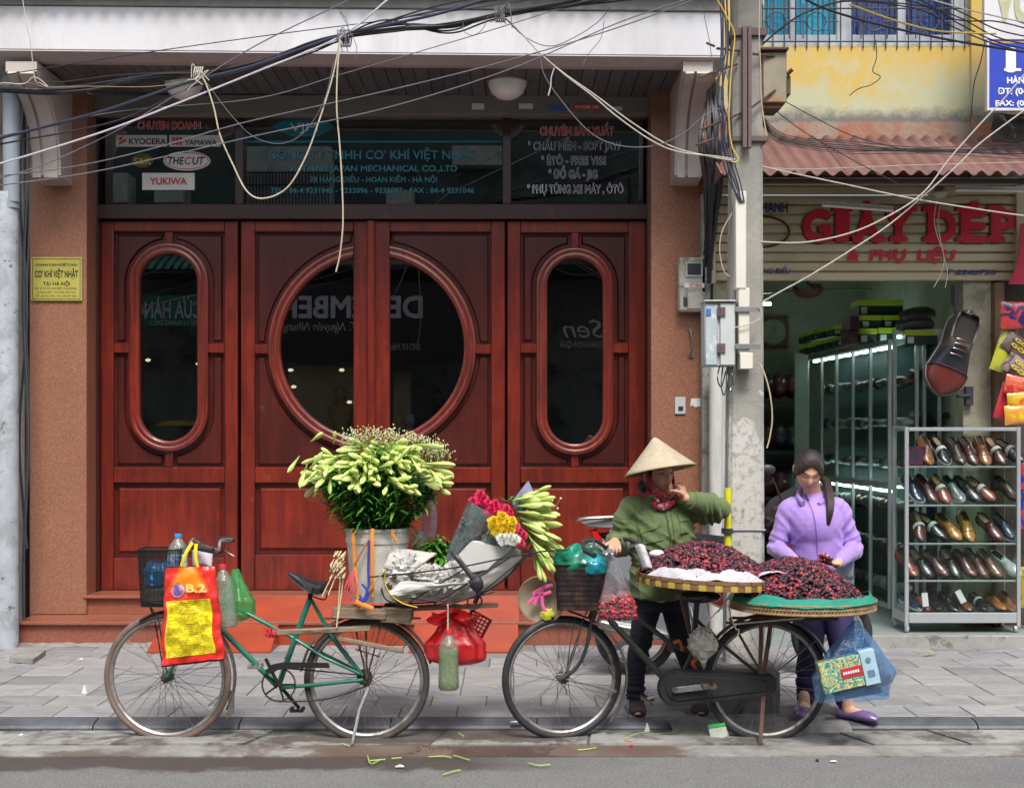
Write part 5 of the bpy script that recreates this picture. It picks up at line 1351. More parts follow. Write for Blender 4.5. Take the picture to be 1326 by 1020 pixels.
obj('saddle',sd,mat('black_saddle',(.015,.015,.018),.28,var=.2,coat=.5,bump=.05),b1)
sp_ = MB()
for s_ in (-1,1): sp_.tube(catmull([B(398,764,.03*s_),B(406,772,.035*s_),B(420,776,.05*s_),B(424,768,.06*s_)],5),.004,6)
T(sp_,[(402,764),(401,780)],.012)
obj('saddle_spring',sp_,m_bm,b1)
fender(475,880,87,15,172,m_fender,b1,lab='rear mudguard'); fender(217,876,89,-28,75,m_fender,b1,lab='front mudguard, lower length'); 
fd = MB(); fd.tube(catmull([B(180,802,-.01),B(195,795),B(215,790),B(235,790)],4),[(.004,.026)]*13,8,side=(0,0,1)); obj('mudguard',fd,m_chrome,b1,label='pale front mudguard tip')
obj('mud_flap',MB().prism([(X(a,7.5),Z(b_,7.5)) for a,b_ in ((297,893),(304,893),(303,922),(293,930),(296,910))],7.48,7.50),m_fender,b1,fix=True)
cr = MB(); cc = B(361,886,-.06)
cr.lathe([(.082,-.002),(.088,-.002),(.088,.002),(.082,.002)],cc,(0,1,0),36,close=True)
for k in range(5):
 a = 2*PI*k/5; cr.bar(cc,cc + V((math.cos(a)*.084,0,math.sin(a)*.084)),.010,.003,up=(0,1,0))
for k in range(44):
 a = 2*PI*k/44; q = cc + V((math.cos(a)*.090,0,math.sin(a)*.090)); cr.box(q.x - .0025,q.x + .0025,q.y - .001,q.y + .001,q.z - .0025,q.z + .0025)
obj('chainwheel',cr,m_bm,b1,smooth=False)
ca = MB(); ca.bar(cc + V((0,-.012,0)),B(344,852,-.075),.018,.010,.002,up=(0,1,0)); ca.bar(B(361,886,.05),B(388,917,.06),.018,.010,.002,up=(0,1,0)); ca.tube([B(361,886,-.075),B(361,886,.06)],.012,10)
obj('crank',ca,m_bm,b1)
def pedal(px,py,dy,parent,m_=None):
 c = B(px,py,dy); t = MB()
 for sx in (-1,1): t.box(c.x + sx*.028 - .008,c.x + sx*.028 + .008,c.y - .04,c.y + .04,c.z - .010,c.z + .010,.003)
 t.tube([c + V((0,-.05,0)),c + V((0,.05,0))],.007,8); t.box(c.x - .03,c.x + .03,c.y - .045,c.y - .04,c.z - .008,c.z + .008)
 return obj('pedal',t,m_ or m_bm,parent)
pedal(385,918,.10,b1); pedal(331,862,-.12,b1,m_steel)
chn = MB(); chn.tube([B(361,864,-.06),B(420,869,-.055),B(472,874,-.05)],.0045,6); chn.tube(catmull([B(361,908,-.06),B(420,905,-.055),B(475,888,-.05)],8),.0045,6)
obj('chain',chn,m_chain,b1)
cg_ = MB(); gp = [(343,868),(352,860),(368,857),(425,858),(427,864),(372,865),(360,867),(350,872)]
cg_.prism([(X(a,7.42),Z(b_,7.42)) for a,b_ in gp],7.415,7.43); obj('chain_guard',cg_,m_bm,b1,fix=True)
obj('kickstand',MB().tube([B(477,890,-.07),B(465,920,-.13),B(456,963,-.20)],[.010,.009,.008],8),m_chrome,b1)
obj('rear_sprocket',MB().lathe([(0,-.02),(.040,-.016),(.042,0),(.040,.016),(0,.02)],B(472,876,-.02),(0,1,0),28),m_hub,b1)
rk = MB()
for s_ in (-1,1): T(rk,[(475,878,.07*s_),(460,812,.09*s_)],.005,6); T(rk,[(475,878,.07*s_),(494,806,.09*s_)],.005,6); T(rk,[(475,878,.07*s_),(474,808,.09*s_)],.005,6); T(rk,[(420,800,.09*s_),(545,800,.09*s_)],.006,6); T(rk,[(460,840,.08*s_),(492,850,.08*s_)],.004,6)
for q in (425,470,520): T(rk,[(q,801,-.09),(q,801,.09)],.005,6)
obj('rear_carrier',rk,m_rust,b1)
m_oldw = mat('weathered_timber',(.24,.18,.12),.85,var=.3,scale=5,bump=.6,bscale=30,stretch=(1,6,6),c2=(.10,.075,.05),c2s=4)
def timber(a,b_,w,h,lab): tag(obj('timber',MB().bar(B(*a),B(*b_),w,h,.004),m_oldw,None),lab,'timber')
timber((352,819,-.12),(480,813,-.12),.03,.028,'long pale lath tied along the green frame with red string')
timber((438,826,-.13),(523,843,-.14),.03,.022,'short dark lath below the carrier')
timber((433,791,-.06),(502,793,-.06),.16,.055,'grey square timber block on the carrier under the bucket')
timber((496,792,.0),(534,795,.0),.26,.075,'dark timber block on the carrier under the wire basket')
timber((528,788,-.02),(645,783,-.02),.04,.022,'rough board under the wire basket sticking out to the right')
m_redcl = mat('red_cloth_strip',(.55,.02,.04),.7)
rt = MB()
for k in range(4): rt.tube([B(346 + k*4,819,-.12) + V((0,.022*math.cos(a),.022*math.sin(a))) for a in [2*PI*q/10 for q in range(10)]],.005,5,closed=True)
for a,b_ in ((342,813),(340,822),(345,826)): rt.tube([B(348,818,-.14),B(a,b_,-.15)],.003,4)
tag(obj('red_string',rt,m_redcl,None),'red string binding the pale lath to the green frame','string')
m_bkt = mat('dirty_white_plastic',(.56,.545,.50),.5,var=.1,scale=5,c2=(.36,.34,.30),c2s=3,c2t=(.5,.7))
kb = B(489,778,.02); kb.z = Z(777,7.5)
ht = Z(683,7.5) - kb.z; rt_ = 41.5*7.5/F; rb_ = 33*7.5/F
bk1 = thing('bucket','white plastic bucket full of lilies strapped on the green bicycle','bucket',kb)
obj('body',MB().lathe([(0,.004),(rb_,.004),(rb_,0),(rb_ + .003,0),(lerp(rb_,rt_,.80),ht*.80),(lerp(rb_,rt_,.80) + .006,ht*.80),(lerp(rb_,rt_,.86) + .006,ht*.86),(lerp(rb_,rt_,.86) + .001,ht*.865),(rt_ - .001,ht*.955),(rt_ + .004,ht*.955),(rt_ + .005,ht),(rt_ - .004,ht),(rt_ - .006,ht*.9),(rb_ - .004,.02),(0,.02)],kb,n=40),m_bkt,bk1,ang=35)
tag(obj('water',MB().lathe([(0,0),(rt_ - .012,0)],kb + V((0,0,ht*.8)),n=24),m_mdark,None),'dark water inside the white lily bucket','water')
jar = tag(obj('jar',MB().lathe([(0,0),(.04,0),(.043,.01),(.043,.15),(.035,.17),(.03,.19)],B(543,732,.12),n=20),film('jar_plastic',(.62,.68,.66),.45),None),'translucent jar wedged behind the white bucket','jar')
m_orst = mat('orange_strap',(.75,.25,.03),.6,var=.08,bump=.2,bscale=150); m_blst = mat('blue_rope',(.03,.05,.35),.8,bump=.9,bscale=120)
def strap(pts,r,m_,lab,cat='strap',asp=.3,name='strap',side=None,grp=None):
 return tag(obj(name,MB().tube(catmull([B(*p) for p in pts],6),[(r,r*asp)]*((len(pts) - 1)*6 + 1),8,side=side),m_,None),lab,cat,grp)
sx_ = (1,0,0)
strap([(457,684,-.12),(458,700,-.155),(460,740,-.148),(463,778,-.15),(466,786,-.13)],.010,m_orst,'left orange strap running down the bucket front',side=sx_)
strap([(482,684,-.16),(482,705,-.175),(482,740,-.165),(482,772,-.16)],.010,m_orst,'middle orange strap running down the bucket front',side=sx_)
strap([(506,686,-.15),(510,695,-.16),(513,703,-.155)],.007,m_orst,'short brownish orange strap at the right of the bucket rim',side=sx_)
strap([(478,698,-.17),(468,715,-.165),(459,730,-.16)],.006,mat('brown_strap',(.40,.17,.07),.7),'thin brown strap crossing between the orange ones',side=sx_)
strap([(460,779,-.17),(470,783,-.18),(483,788,-.18)],.013,m_orst,'orange strap folded flat at the bucket foot',side=(0,0,1))
strap([(478,700,-.175),(477,735,-.17),(477,760,-.175),(470,776,-.18),(466,770,-.18)],.006,m_blst,'blue twisted rope down the bucket front','rope',1,'rope')
strap([(469,756,-.17),(474,762,-.18),(477,770,-.18),(472,778,-.18),(465,774,-.18)],.007,m_blst,'blue rope knot at the bucket foot','rope',1,'rope')
strap([(478,764,-.18),(487,752,-.19),(496,742,-.2),(500,738,-.2),(498,752,-.2),(505,768,-.21),(520,780,-.2),(540,786,-.18)],.010,mat('yellow_strap',(.62,.46,.04),.6),'yellow strap looped over the newspaper by the bucket',side=(0,1,0))
m_twine = mat('pink_twine',(.55,.07,.10),.8)
tw = MB(); rnd = random.Random(4)
for k in range(12):
 a = rnd.uniform(452,464); tw.tube(catmull([B(458 + rnd.uniform(-2,2),740 + rnd.uniform(-4,4),-.16),B(a - rnd.uniform(0,8),758,-.18),B(a - rnd.uniform(0,14),778 + rnd.uniform(-6,8),-.17)],4),.0022,4)
tag(obj('twine',tw,m_twine,None),'tangle of red pink twine hanging beside the bucket','twine')
sw = thing('straw_bundle','pale bundle of plaited straw hanging between saddle and bucket','straw bundle',B(437,755,-.12))
s = MB(); rnd = random.Random(2)
for k in range(60):
 x = 431 + rnd.uniform(0,17); y = 713 + rnd.uniform(0,30); s.tube([B(x,y,-.12 + rnd.uniform(-.03,.02)),B(x - rnd.uniform(2,6),y + rnd.uniform(4,8),-.15 + rnd.uniform(-.03,.02))],rnd.uniform(.003,.005),5)
obj('plait',s,mat('pale_straw',(.62,.52,.30),.8,var=.15),sw)
for a,b_,c_,d_ in ((430,745,417,772),(434,748,425,770),(445,745,438,800),(441,742,436,812)): obj('stalk',MB().tube([B(a,b_,-.14),B(c_,d_,-.15)],.0035,5),MC['pale_straw'],sw)
# ---- foliage helpers
def leaf(mb,p,d,L,w,droop=.3,up=V((0,0,1)),c=None,n=5):
 d = d.normalized(); side = d.cross(up); side = side.normalized() if side.length > .01 else V((1,0,0))
 vv = []
 for i in range(n + 1):
  t = i/n; q = p + d*(L*t) - V((0,0,droop*L*t*t)); ww = w*math.sin(PI*min(.98,t*.92 + .06))*.5
  vv += [q - side*ww,q + V((0,0,-.15*ww)),q + side*ww]
 mb.add(vv,[(i*3 + k,i*3 + k + 1,i*3 + k + 4,i*3 + k + 3) for i in range(n) for k in (0,1)],c)
m_leaf = mat('lily_leaf',(1,1,1),.38,vcol=True,var=.15,bump=0,spec=.5)
m_bud = mat('lily_bud',(1,1,1),.45,vcol=True,var=.08,bump=.1,bscale=80,sss=.05)
def budmesh():
 mb = MB(); K = 9; prof_ = [(.0022,0),(.0040,.10),(.0065,.26),(.0105,.46),(.0145,.66),(.0142,.78),(.0095,.91),(.0035,.98),(.0005,1.0)]
 vv = []; 
 cc_ = []
 for r_,t in prof_:
  for k in range(K):
   a = 2*PI*k/K; rr = r_*(1 + .12*math.cos(3*a)); vv.append((math.cos(a)*rr,math.sin(a)*rr,t*.13))
   g = .18 + .16*math.cos(3*a)
   cc_.append(tuple(lerp(u,v_,min(1,max(0,t*.9 + g - .1))) for u,v_ in zip((.22,.42,.05),(.66,.72,.24))))
 o = len(mb.v); mb.v += vv; mb.c += cc_; mb.uc = True
 mb.f += [(i*K + k,i*K + (k + 1) % K,(i + 1)*K + (k + 1) % K,(i + 1)*K + k) for i in range(len(prof_) - 1) for k in range(K)]
 me = mb.mesh('bud'); me.materials.append(m_bud); return me
BUD = [budmesh() for _ in range(1)]
def addbud(parent,p,d,s=1.0,w=1.0):
 o = bpy.data.objects.new('bud',BUD[0]); col.objects.link(o); o.parent = parent
 o.location = V(p) - parent.location; o.rotation_mode = 'QUATERNION'; o.rotation_quaternion = d.to_track_quat('Z','Y') @ Quaternion((0,0,1),random.uniform(0,6)); o.scale = (s*w,s*w,s)
rnd = random.Random(11)
lc = kb + V((-.01,0,ht))
lil = thing('lily_bunch','big bunch of green white lily buds over dark leaves in the bucket','flowers',lc)
stm = MB(); lv = MB()
heads = []
for k in range(58):
 a = rnd.uniform(0,2*PI); rr = math.sqrt(rnd.random()); base = lc + V((math.cos(a)*rr*.10,math.sin(a)*rr*.10,-.05))
 tip = lc + V((math.cos(a)*rr*.31,math.sin(a)*rr*.23,.455 - .20*rr*rr + rnd.uniform(-.03,.02)))
 mid = base.lerp(tip,.5) + V((.06*rr*math.cos(a),.05*rr*math.sin(a),.01))
 ps = catmull([base,mid,tip],5); stm.tube(ps,.0035,5,color=(.10,.22,.03)); heads.append((tip,(tip - mid).normalized()))
 for j in range(80):
  t = rnd.uniform(.12,.80); q = ps[min(len(ps) - 1,int(t*10))].lerp(ps[min(len(ps) - 1,int(t*10) + 1)],t*10 % 1)
  an = rnd.uniform(0,2*PI); d = V((math.cos(an),math.sin(an),rnd.uniform(.1,1.1)))
  g = rnd.random(); cl = (lerp(.018,.16,g*g),lerp(.085,.34,g),lerp(.018,.035,g))
  leaf(lv,q,d,rnd.uniform(.07,.15),rnd.uniform(.011,.021),rnd.uniform(.1,.7),c=cl,n=4)
obj('stem',stm,m_leaf,lil,label='packed green stems'); stuff(obj('leaves',lv,m_leaf,lil,smooth=False))
for (tip,dr) in heads:
 for j in range(rnd.randint(4,5)):
  an = rnd.uniform(0,2*PI); out_ = V((tip.x - lc.x,(tip.y - lc.y)*1.0,0)); out_ = out_.normalized() if out_.length > .02 else V((0,-1,0))
  d = out_*rnd.uniform(.6,1.5) + V((math.cos(an)*.7,math.sin(an)*.7,rnd.uniform(-.75,.35)))
  addbud(lil,tip + V((0,0,rnd.uniform(-.06,.0))),d,rnd.uniform(.8,1.12),.95)
for (a,b_,c_,d_) in ((388,590,372,612),(398,600,388,632),(402,572,418,560),(432,575,434,558),(418,590,390,600),(400,610,418,585),(462,602,456,632),(458,604,444,618),(456,600,462,640),(538,575,575,579),(545,600,590,602),(556,606,572,627),(556,604,588,614),(532,592,545,612),(480,598,484,620),(470,592,474,612),(505,600,507,614),(415,605,402,618),(425,600,420,618),(404,615,390,630),(512,600,530,580)):
 p0,p1 = B(a,b_,-.17),B(c_,d_,-.22); addbud(lil,p0,p1 - p0,(p1 - p0).length/.13,.85 if (p1 - p0).length > .1 else 1.1)
fl_ = MB(); 
for k in range(560):
 t = rnd.random(); a = rnd.uniform(-.1,1.0); px = lerp(450,578,t) + rnd.uniform(-4,4); py = 557 + 45*max(0,(t - .35))**1.6 + (12*(.3 - t) if t < .3 else 0) + rnd.uniform(0,26)*rnd.random()
 q = B(px + rnd.gauss(0,5),py + rnd.gauss(0,4),.02 + rnd.uniform(-.12,.08)); s_ = rnd.uniform(.0025,.0055)
 fl_.ell(q,(s_,s_,s_),5,4,color=rnd.choice([(.62,.62,.36),(.50,.54,.25),(.70,.68,.5)]))
 if k % 3 == 0: fl_.tube([q,q + V((rnd.uniform(-.02,.02),0,-.06))],.001,3,color=(.2,.3,.08))
ff = tag(obj('filler_flowers',fl_,MC['lily_bud'],None),'airy cream filler blossoms over the back of the lily bunch','flowers'); ff['kind'] = 'stuff'
m_slv = film('clear_sleeve',(.62,.66,.80),.5)
tag(obj('plastic_sleeve',MB().grid(lambda u,v: B(lerp(540,562,u) + 4*math.sin(v*5),lerp(700,612,v),.10 + .03*math.sin(u*6 + v*3)),8,14),m_slv,None),'clear plastic sleeve standing at the right of the lily leaves','plastic sleeve')
# ---- wire basket with newspaper and flowers
m_wire = mat('black_wire',(.025,.024,.024),.5,metal=.3)
wb = thing('wire_basket','shallow black wire basket tied across the rear carrier','basket',B(600,788,-.02))
bot = [(494,762),(500,776),(520,783),(555,783),(590,779),(625,768),(655,748),(680,722),(690,708)]
fr = MB()
for dy in (-.17,-.05,.07): fr.tube(catmull([B(a,b_ - (0 if dy < -.1 else 3),dy) for a,b_ in bot],4),.0045,6)
fr.tube(catmull([B(478,747,-.19),B(540,741,-.2),B(600,733,-.2),B(650,723,-.19),B(700,714,-.15),B(735,712,-.1)],6),.0045,6)
for a,b_ in (((524,783),(605,734)),((560,783),(660,722)),((530,774),(600,783)),((620,770),(690,712)),((596,778),(640,766))): fr.tube([B(*a,-.185),B(*b_,-.2)],.004,6)
for a,b_ in bot[::2]: fr.tube([B(a,b_,-.17),B(a,b_ - 3,.07)],.0035,5)
obj('wires',fr,m_wire,wb)
m_paper = mat('newspaper',(.52,.505,.475),.85,var=.12,scale=8,bump=.25,bscale=20,c2=(.42,.41,.39),c2s=16,c2t=(.58,.64),c3=(.10,.25,.14),c3s=5,c3t=(.70,.73))
m_paper_b = mat('plain_wrap_paper',(.50,.485,.45),.8,var=.10,scale=5,bump=.2,bscale=15)
def crumple(px,py,dy,rx,ry,rz,seed,lab,m_=None,amp=.28,rot=0,f1=3.2,cat='wrapping paper',n=40):
 c = B(px,py,dy)
 def fn(p,d):
  q = d*f1 + V((seed*3.1,seed,0)); r_ = 1 - abs(noise.noise(q))*amp*2.2 + amp*.5*noise.noise(q*2.3) - abs(noise.noise(q*4.1))*amp*.5
  return p*r_
 M = Matrix.Rotation(R(rot),3,'Y')
 return tag(obj('crumpled_paper',MB().ell(c,(rx,ry,rz),n,n //2 + 8,M,fn=fn),m_ or m_paper,None,ang=28),lab,cat,None)
crumple(524,740,-.10,.13,.10,.115,1,'crumpled newspaper bundle nearest the bucket',amp=.34)
crumple(556,750,-.13,.105,.08,.09,2,'small crumpled newspaper wad in the middle of the wire basket',amp=.34)
crumple(590,748,-.12,.12,.07,.095,3,'crumpled newspaper under the black knotted strap',amp=.3,rot=-25)
crumple(560,765,-.04,.26,.10,.055,4,'long newspaper wrap lining the wire basket',amp=.16,rot=-4,f1=2.2)
crumple(625,745,-.04,.24,.10,.085,5,'grey paper cone lying in the right half of the wire basket',m_paper_b,amp=.10,rot=-32,f1=1.5)
def sheet(pts,Yd,m_,lab,name='paper_sheet',th=.002,seed=0,cat='paper',bend=.02,segs=14):
 """quad of four px corners (a..d) bulged, each with its own depth"""
 a,b_,c_,d_ = [B(*p) for p in pts]
 def f(u,v):
  p = a.lerp(b_,u).lerp(d_.lerp(c_,u),v)
  return p + V((0,-bend*math.sin(PI*u) + .012*noise.noise(V((u*3,v*3,seed))),.01*noise.noise(V((u*4,v*4,seed + 5)))))
 return tag(obj(name,MB().grid(f,segs,segs),m_,None,solid=th),lab,cat)
sheet([(496,735,-.16),(508,709,-.10),(566,716,-.06),(535,738,-.16)],0,m_paper_b,'white paper flap folded up beside the bucket',seed=1)
sheet([(500,768,-.2),(516,772,-.2),(600,755,-.2),(520,752,-.19)],0,m_paper,'flat newspaper edge with print along the front of the wire basket',seed=2)
pr = MB(); r9 = random.Random(8)
for k in range(26):
 q = B(532 + k*2.2,771 - k*.45 + r9.uniform(-.4,.4),-.215); pr.box(q.x,q.x + .006,q.y,q.y + .0005,q.z,q.z + .010)
tag(obj('newsprint',pr,m_blk,None),'heavy black print on the folded newspaper edge','print') if False else None
m_foam = mat('styrofoam',(.54,.53,.51),.7,var=.05,bump=.3,bscale=120)
fb = MB(); fpoly = [(590,722),(607,704),(612,700),(618,700),(640,705),(663,707),(662,712),(640,730),(632,738),(600,744)]
fb.bprism([(X(a,7.36),Z(b_,7.36)) for a,b_ in fpoly],7.345,7.38,.006)
tag(obj('foam_board',fb,m_foam,None,ang=30,fix=True),'pale foam board standing in the basket below the yellow flowers','foam board')
kn = MB(); m_inner = mat('inner_tube_rubber',(.018,.018,.022),.5,coat=.2)
kn.tube(catmull([B(585,713,-.19),B(592,722,-.22),B(602,735,-.23),B(613,750,-.24),B(620,765,-.23),B(615,780,-.2)],6),[(.014,.006)]*31,8,side=(1,0,.5))
kn.ell(B(617,755,-.23),(.036,.022,.040),14,10,fn=lambda p,d: p*(1 + .25*noise.noise(d*3)))
kn.tube(catmull([B(618,765,-.22),B(624,778,-.22),B(616,788,-.22),B(606,786,-.22),B(606,775,-.22)],6),[(.012,.005)]*25,8,side=(0,1,0))
tag(obj('rubber_strap',kn,m_inner,None),'black knotted rubber strap across the wire basket','strap')
lf = MB()
for k in range(520):
 p = B(566 + rnd.gauss(0,11),713 + rnd.gauss(0,7),.02 + rnd.uniform(-.06,.06)); d = V((rnd.uniform(-1,1),rnd.uniform(-1,.5),rnd.uniform(-.4,1))); g = rnd.random()
 leaf(lf,p,d,rnd.uniform(.04,.07),rnd.uniform(.012,.020),.4,c=(lerp(.02,.12,g),lerp(.13,.33,g),.02),n=3)
tag(obj('leaf_bundle',lf,m_leaf,None,smooth=False),'loose bundle of green leaves behind the newspaper','leaves')['kind'] = 'stuff'
m_sleeve = film('bouquet_sleeve',(.50,.60,.66),.34,wr=22)
def cone(a,b_,r0,r1,lab,dy0=-.02,dy1=-.08):
 p0,p1 = B(*a,dy0),B(*b_,dy1); mb = MB(); K = 26; ax = (p1 - p0).normalized(); s_ = ax.orthogonal().normalized(); w = ax.cross(s_); vv = []
 for i in range(15):
  t = i/14
  for k in range(K):
   an = 2*PI*k/K; rr = lerp(r0,r1,t)*(1 + .08*math.sin(an*5 + t*4) + .06*noise.noise(V((an,t*4,r0*50)))); vv.append(p0.lerp(p1,t) + (s_*math.cos(an) + w*math.sin(an))*rr)
 mb.add(vv,[(i*K + k,i*K + (k + 1) % K,(i + 1)*K + (k + 1) % K,(i + 1)*K + k) for i in range(14) for k in range(K)]); return mb,p0,p1
m_flw = mat('petal',(1,1,1),.6,vcol=True,var=.1,bump=0)
def bouquet(name,lab,a,b_,r0,r1,flowers,dy1=-.08):
 mb,p0,p1 = cone(a,b_,r0,r1,lab,dy1=dy1)
 t = thing(name,lab,'bouquet',p0,'wrapped chrysanthemum bouquets')
 obj('sleeve',mb,m_sleeve,t,ang=80)
 st_ = MB(); rr = random.Random(len(lab)); ax = (p1 - p0)
 for k in range(16):
  o_ = V((rr.uniform(-1,1),rr.uniform(-1,1),rr.uniform(-1,1))); st_.tube([p0 + o_*r0*.6,p1 + o_*r1*.6],.003,5,color=(.10,.20,.08))
 for k in range(300):
  o_ = V((rr.uniform(-1,1),rr.uniform(-1,1),rr.uniform(-1,1))); u = rr.uniform(.2,.95); g = rr.random(); leaf(st_,p0.lerp(p1,u) + o_*lerp(r0,r1,u)*.75,V((rr.uniform(-1,1),rr.uniform(-1,1),rr.uniform(-1,1))),.035,.016,.2,c=(lerp(.05,.16,g),lerp(.12,.25,g),lerp(.06,.14,g)),n=3)
 obj('stems',st_,m_leaf,t,smooth=False)
 for (px,py,dy,c) in flowers: flower(t,B(px,py,dy),c,rr)
 return t
FM = {}
def flowermesh(c):
 mb = MB(); rr = random.Random(5)
 for L_ in range(5):
  n_ = 24 - L_*3
  for k in range(n_):
   a = 2*PI*k/n_ + L_*.3; el = R(5 + 19*L_); d = V((math.cos(a)*math.cos(el),math.sin(a)*math.cos(el),math.sin(el)))
   g = rr.uniform(.75,1.1); leaf(mb,V((0,0,.002*L_)),d,(.024 - .0026*L_)*rr.uniform(.8,1.15),.0048,.12,c=tuple(min(1,q*g) for q in c),n=3)
 me = mb.mesh('flower',False); me.materials.append(m_flw); return me
def flower(parent,p,c,rr):
 if c not in FM: FM[c] = flowermesh({'pink': (.78,.025,.13),'yellow': (.85,.58,.01),'white': (.75,.76,.68),'pink2': (.62,.015,.09)}[c])
 o = bpy.data.objects.new('flower',FM[c]); col.objects.link(o); o.parent = parent; o.location = p - parent.location
 d = V((.45 + rr.uniform(-.35,.35),-1,.55 + rr.uniform(-.4,.4))); o.rotation_mode = 'QUATERNION'; o.rotation_quaternion = d.to_track_quat('Z','Y') @ Quaternion((0,0,1),rr.uniform(0,6)); s_ = rr.uniform(.95,1.3); o.scale = (s_,s_,s_)
rf = random.Random(21)
pk = []
for k in range(46):
 t = k/45; cxp = lerp(616,655,t); cyp = lerp(645,668,t); pk.append((cxp + rf.uniform(-6,6),cyp + rf.uniform(-8,8),-.10 - .03*rf.random(),rf.choice(['pink','pink2'])))
bouquet('chrysanthemum_bouquet','pink chrysanthemums in a bluish clear sleeve, leaning right',(583,735),(627,655),.045,.085,pk)
pk = []
for k in range(36):
 t = k/35; pk.append((lerp(655,676,t) + rf.uniform(-5,5),lerp(664,702,t) + rf.uniform(-6,6),-.12 - .03*rf.random(),rf.choice(['pink','pink2'])))
bouquet('chrysanthemum_bouquet','lower pink chrysanthemums next to the lily buds',(610,740),(660,688),.035,.06,pk)
yl = []
for k in range(40):
 a = rf.uniform(0,2*PI); q = math.sqrt(rf.random()); yl.append((650 + 16*q*math.cos(a),680 + 12.5*q*math.sin(a),-.17 - .02*rf.random(),'yellow'))
for k in range(17): yl.append((658 + rf.uniform(-11,11),698 + rf.uniform(-4,5),-.19 - .02*rf.random(),'white'))
bouquet('chrysanthemum_bouquet','yellow and white chrysanthemums in the middle of the pink ones',(605,735),(650,686),.035,.055,yl,dy1=-.14)
lb = thing('lily_bunch','bunch of pale lily buds fanning out at the right end of the basket','flowers',B(672,690,.05))
st_ = MB()
for k in range(70):
 p = B(rf.uniform(640,690),rf.uniform(640,690),rf.uniform(-.02,.1)); d = V((rf.uniform(-.5,1),rf.uniform(-1,.3),rf.uniform(-.2,.9))); g = rf.random(); leaf(st_,p,d,rf.uniform(.05,.11),.014,.4,c=(lerp(.03,.14,g),lerp(.14,.34,g),.03),n=4)
for k in range(20): st_.tube([B(650 + rf.uniform(-15,10),730,.05),B(690 + rf.uniform(-20,20),675 + rf.uniform(-20,20),.02)],.0035,5,color=(.14,.26,.05))
obj('stems',st_,m_leaf,lb,smooth=False)
org = [(lerp(658,690,k/9),lerp(648,712,k/9)) for k in range(10)]
for k in range(74):
 t = rf.random(); i = int(t*9); o_ = org[i]; ang = lerp(12,-72,t) + rf.uniform(-13,13); L_ = rf.uniform(.10,.135); st = rf.uniform(0,30)
 px,py = o_[0] + math.cos(R(ang))*st + 4,o_[1] - math.sin(R(ang))*st; p0 = B(px,py,rf.uniform(-.12,.08))
 d = V((math.cos(R(ang)),rf.uniform(-.35,.05),math.sin(R(ang)))); addbud(lb,p0,d,L_/.13,1.0)
for (a,b_) in ((726,645),(722,658),(715,648)):
 st2 = MB(); q = B(a,b_,0); st2.tube([q,B(a - 10,b_ + 16,0)],.0012,4,color=(.3,.4,.1)); st2.ell(q,(.006,.006,.006),6,5,color=(.7,.7,.5)); obj('sprig',st2,m_bud,lb)
tag(obj('plastic_sleeve',MB().add([B(662,650,.06),B(684,622,.08),B(694,642,.04),B(692,660,.02),B(672,668,.04)],[(0,1,2,3,4)]),film('violet_sleeve',(.50,.50,.72),.6),None,solid=.001),'pointed violet plastic sleeve tip above the right lily bunch','plastic sleeve')
# ---- things hanging under / on the green bike
m_redbag = film('red_plastic',(.72,.015,.02),.93,wr=12)
def sack(cx,topy,boty,wpx,dy,lab,m_,seed,name='plastic_bag',neck=.18,cat='plastic bag',amp=.10,depth=.07,skew=0,full=.55,tip=True,group=None):
 z1,z0 = Z(topy,YB_ + dy),Z(boty,YB_ + dy); w = wpx/2*(YB_ + dy)/F; xc = X(cx,YB_ + dy); Yc = YB_ + dy
 def f(u,v):
  an = 2*PI*u; t = v
  s_ = lerp(1,neck,max(0,(t - full)/(1 - full))**.8)*(math.sin(min(1,t/.16)*PI/2)**.6 if t < .16 else 1)
  s_ = max(s_,.03)
  fold = 1 + amp*math.sin(an*7 + seed)*(.25 + t) + amp*1.2*noise.noise(V((math.cos(an)*2,math.sin(an)*2,t*4 + seed)))
  return V((xc + skew*(1 - t)*w + math.cos(an)*w*s_*fold,Yc + math.sin(an)*depth*s_*fold,lerp(z0,z1,t) + .01*noise.noise(V((an,t,seed)))))
 return tag(obj(name,MB().grid(f,44,26),m_,None,ang=70),lab,cat,group)
rbg = sack(590,795,862,78,-.02,'red plastic bag hanging under the wire basket',m_redbag,3,depth=.08,neck=.35,full=.45)
knt = MB(); knt.grid(lambda u,v: B(lerp(556,620,u) + 4*math.sin(v*6),lerp(790,806,v) + 4*math.sin(u*9),-.08 + .03*math.sin(u*12 + v*3)),20,8)
obj('gathered_top',knt,m_redbag,rbg)
cmb = thing('plastic_colander','maroon perforated plastic basket hanging behind the red bag','basket',B(615,828,.02))
Mc = Matrix.Translation(B(615,812,.02)) @ Matrix.Rotation(R(28),4,'Y')
cm = MB(); 
for k in range(6): cm.box(-.05 + k*.02 - .003,-.05 + k*.02 + .003,-.004,.004,-.07,.07,M=Mc)
for k in range(8): cm.box(-.055,.055,-.004,.004,-.07 + k*.02 - .003,-.07 + k*.02 + .003,M=Mc)
cm.tube([Mc @ V((.058*sx,0,.074*sz)) for sx,sz in ((-1,-1),(1,-1),(1,1),(-1,1))],.007,6,closed=True)
obj('lattice',cm,mat('maroon_plastic',(.12,.012,.025),.4),cmb)
m_pet = film('clear_pet',(.60,.72,.60),.30,ior=1.45,wr=40)
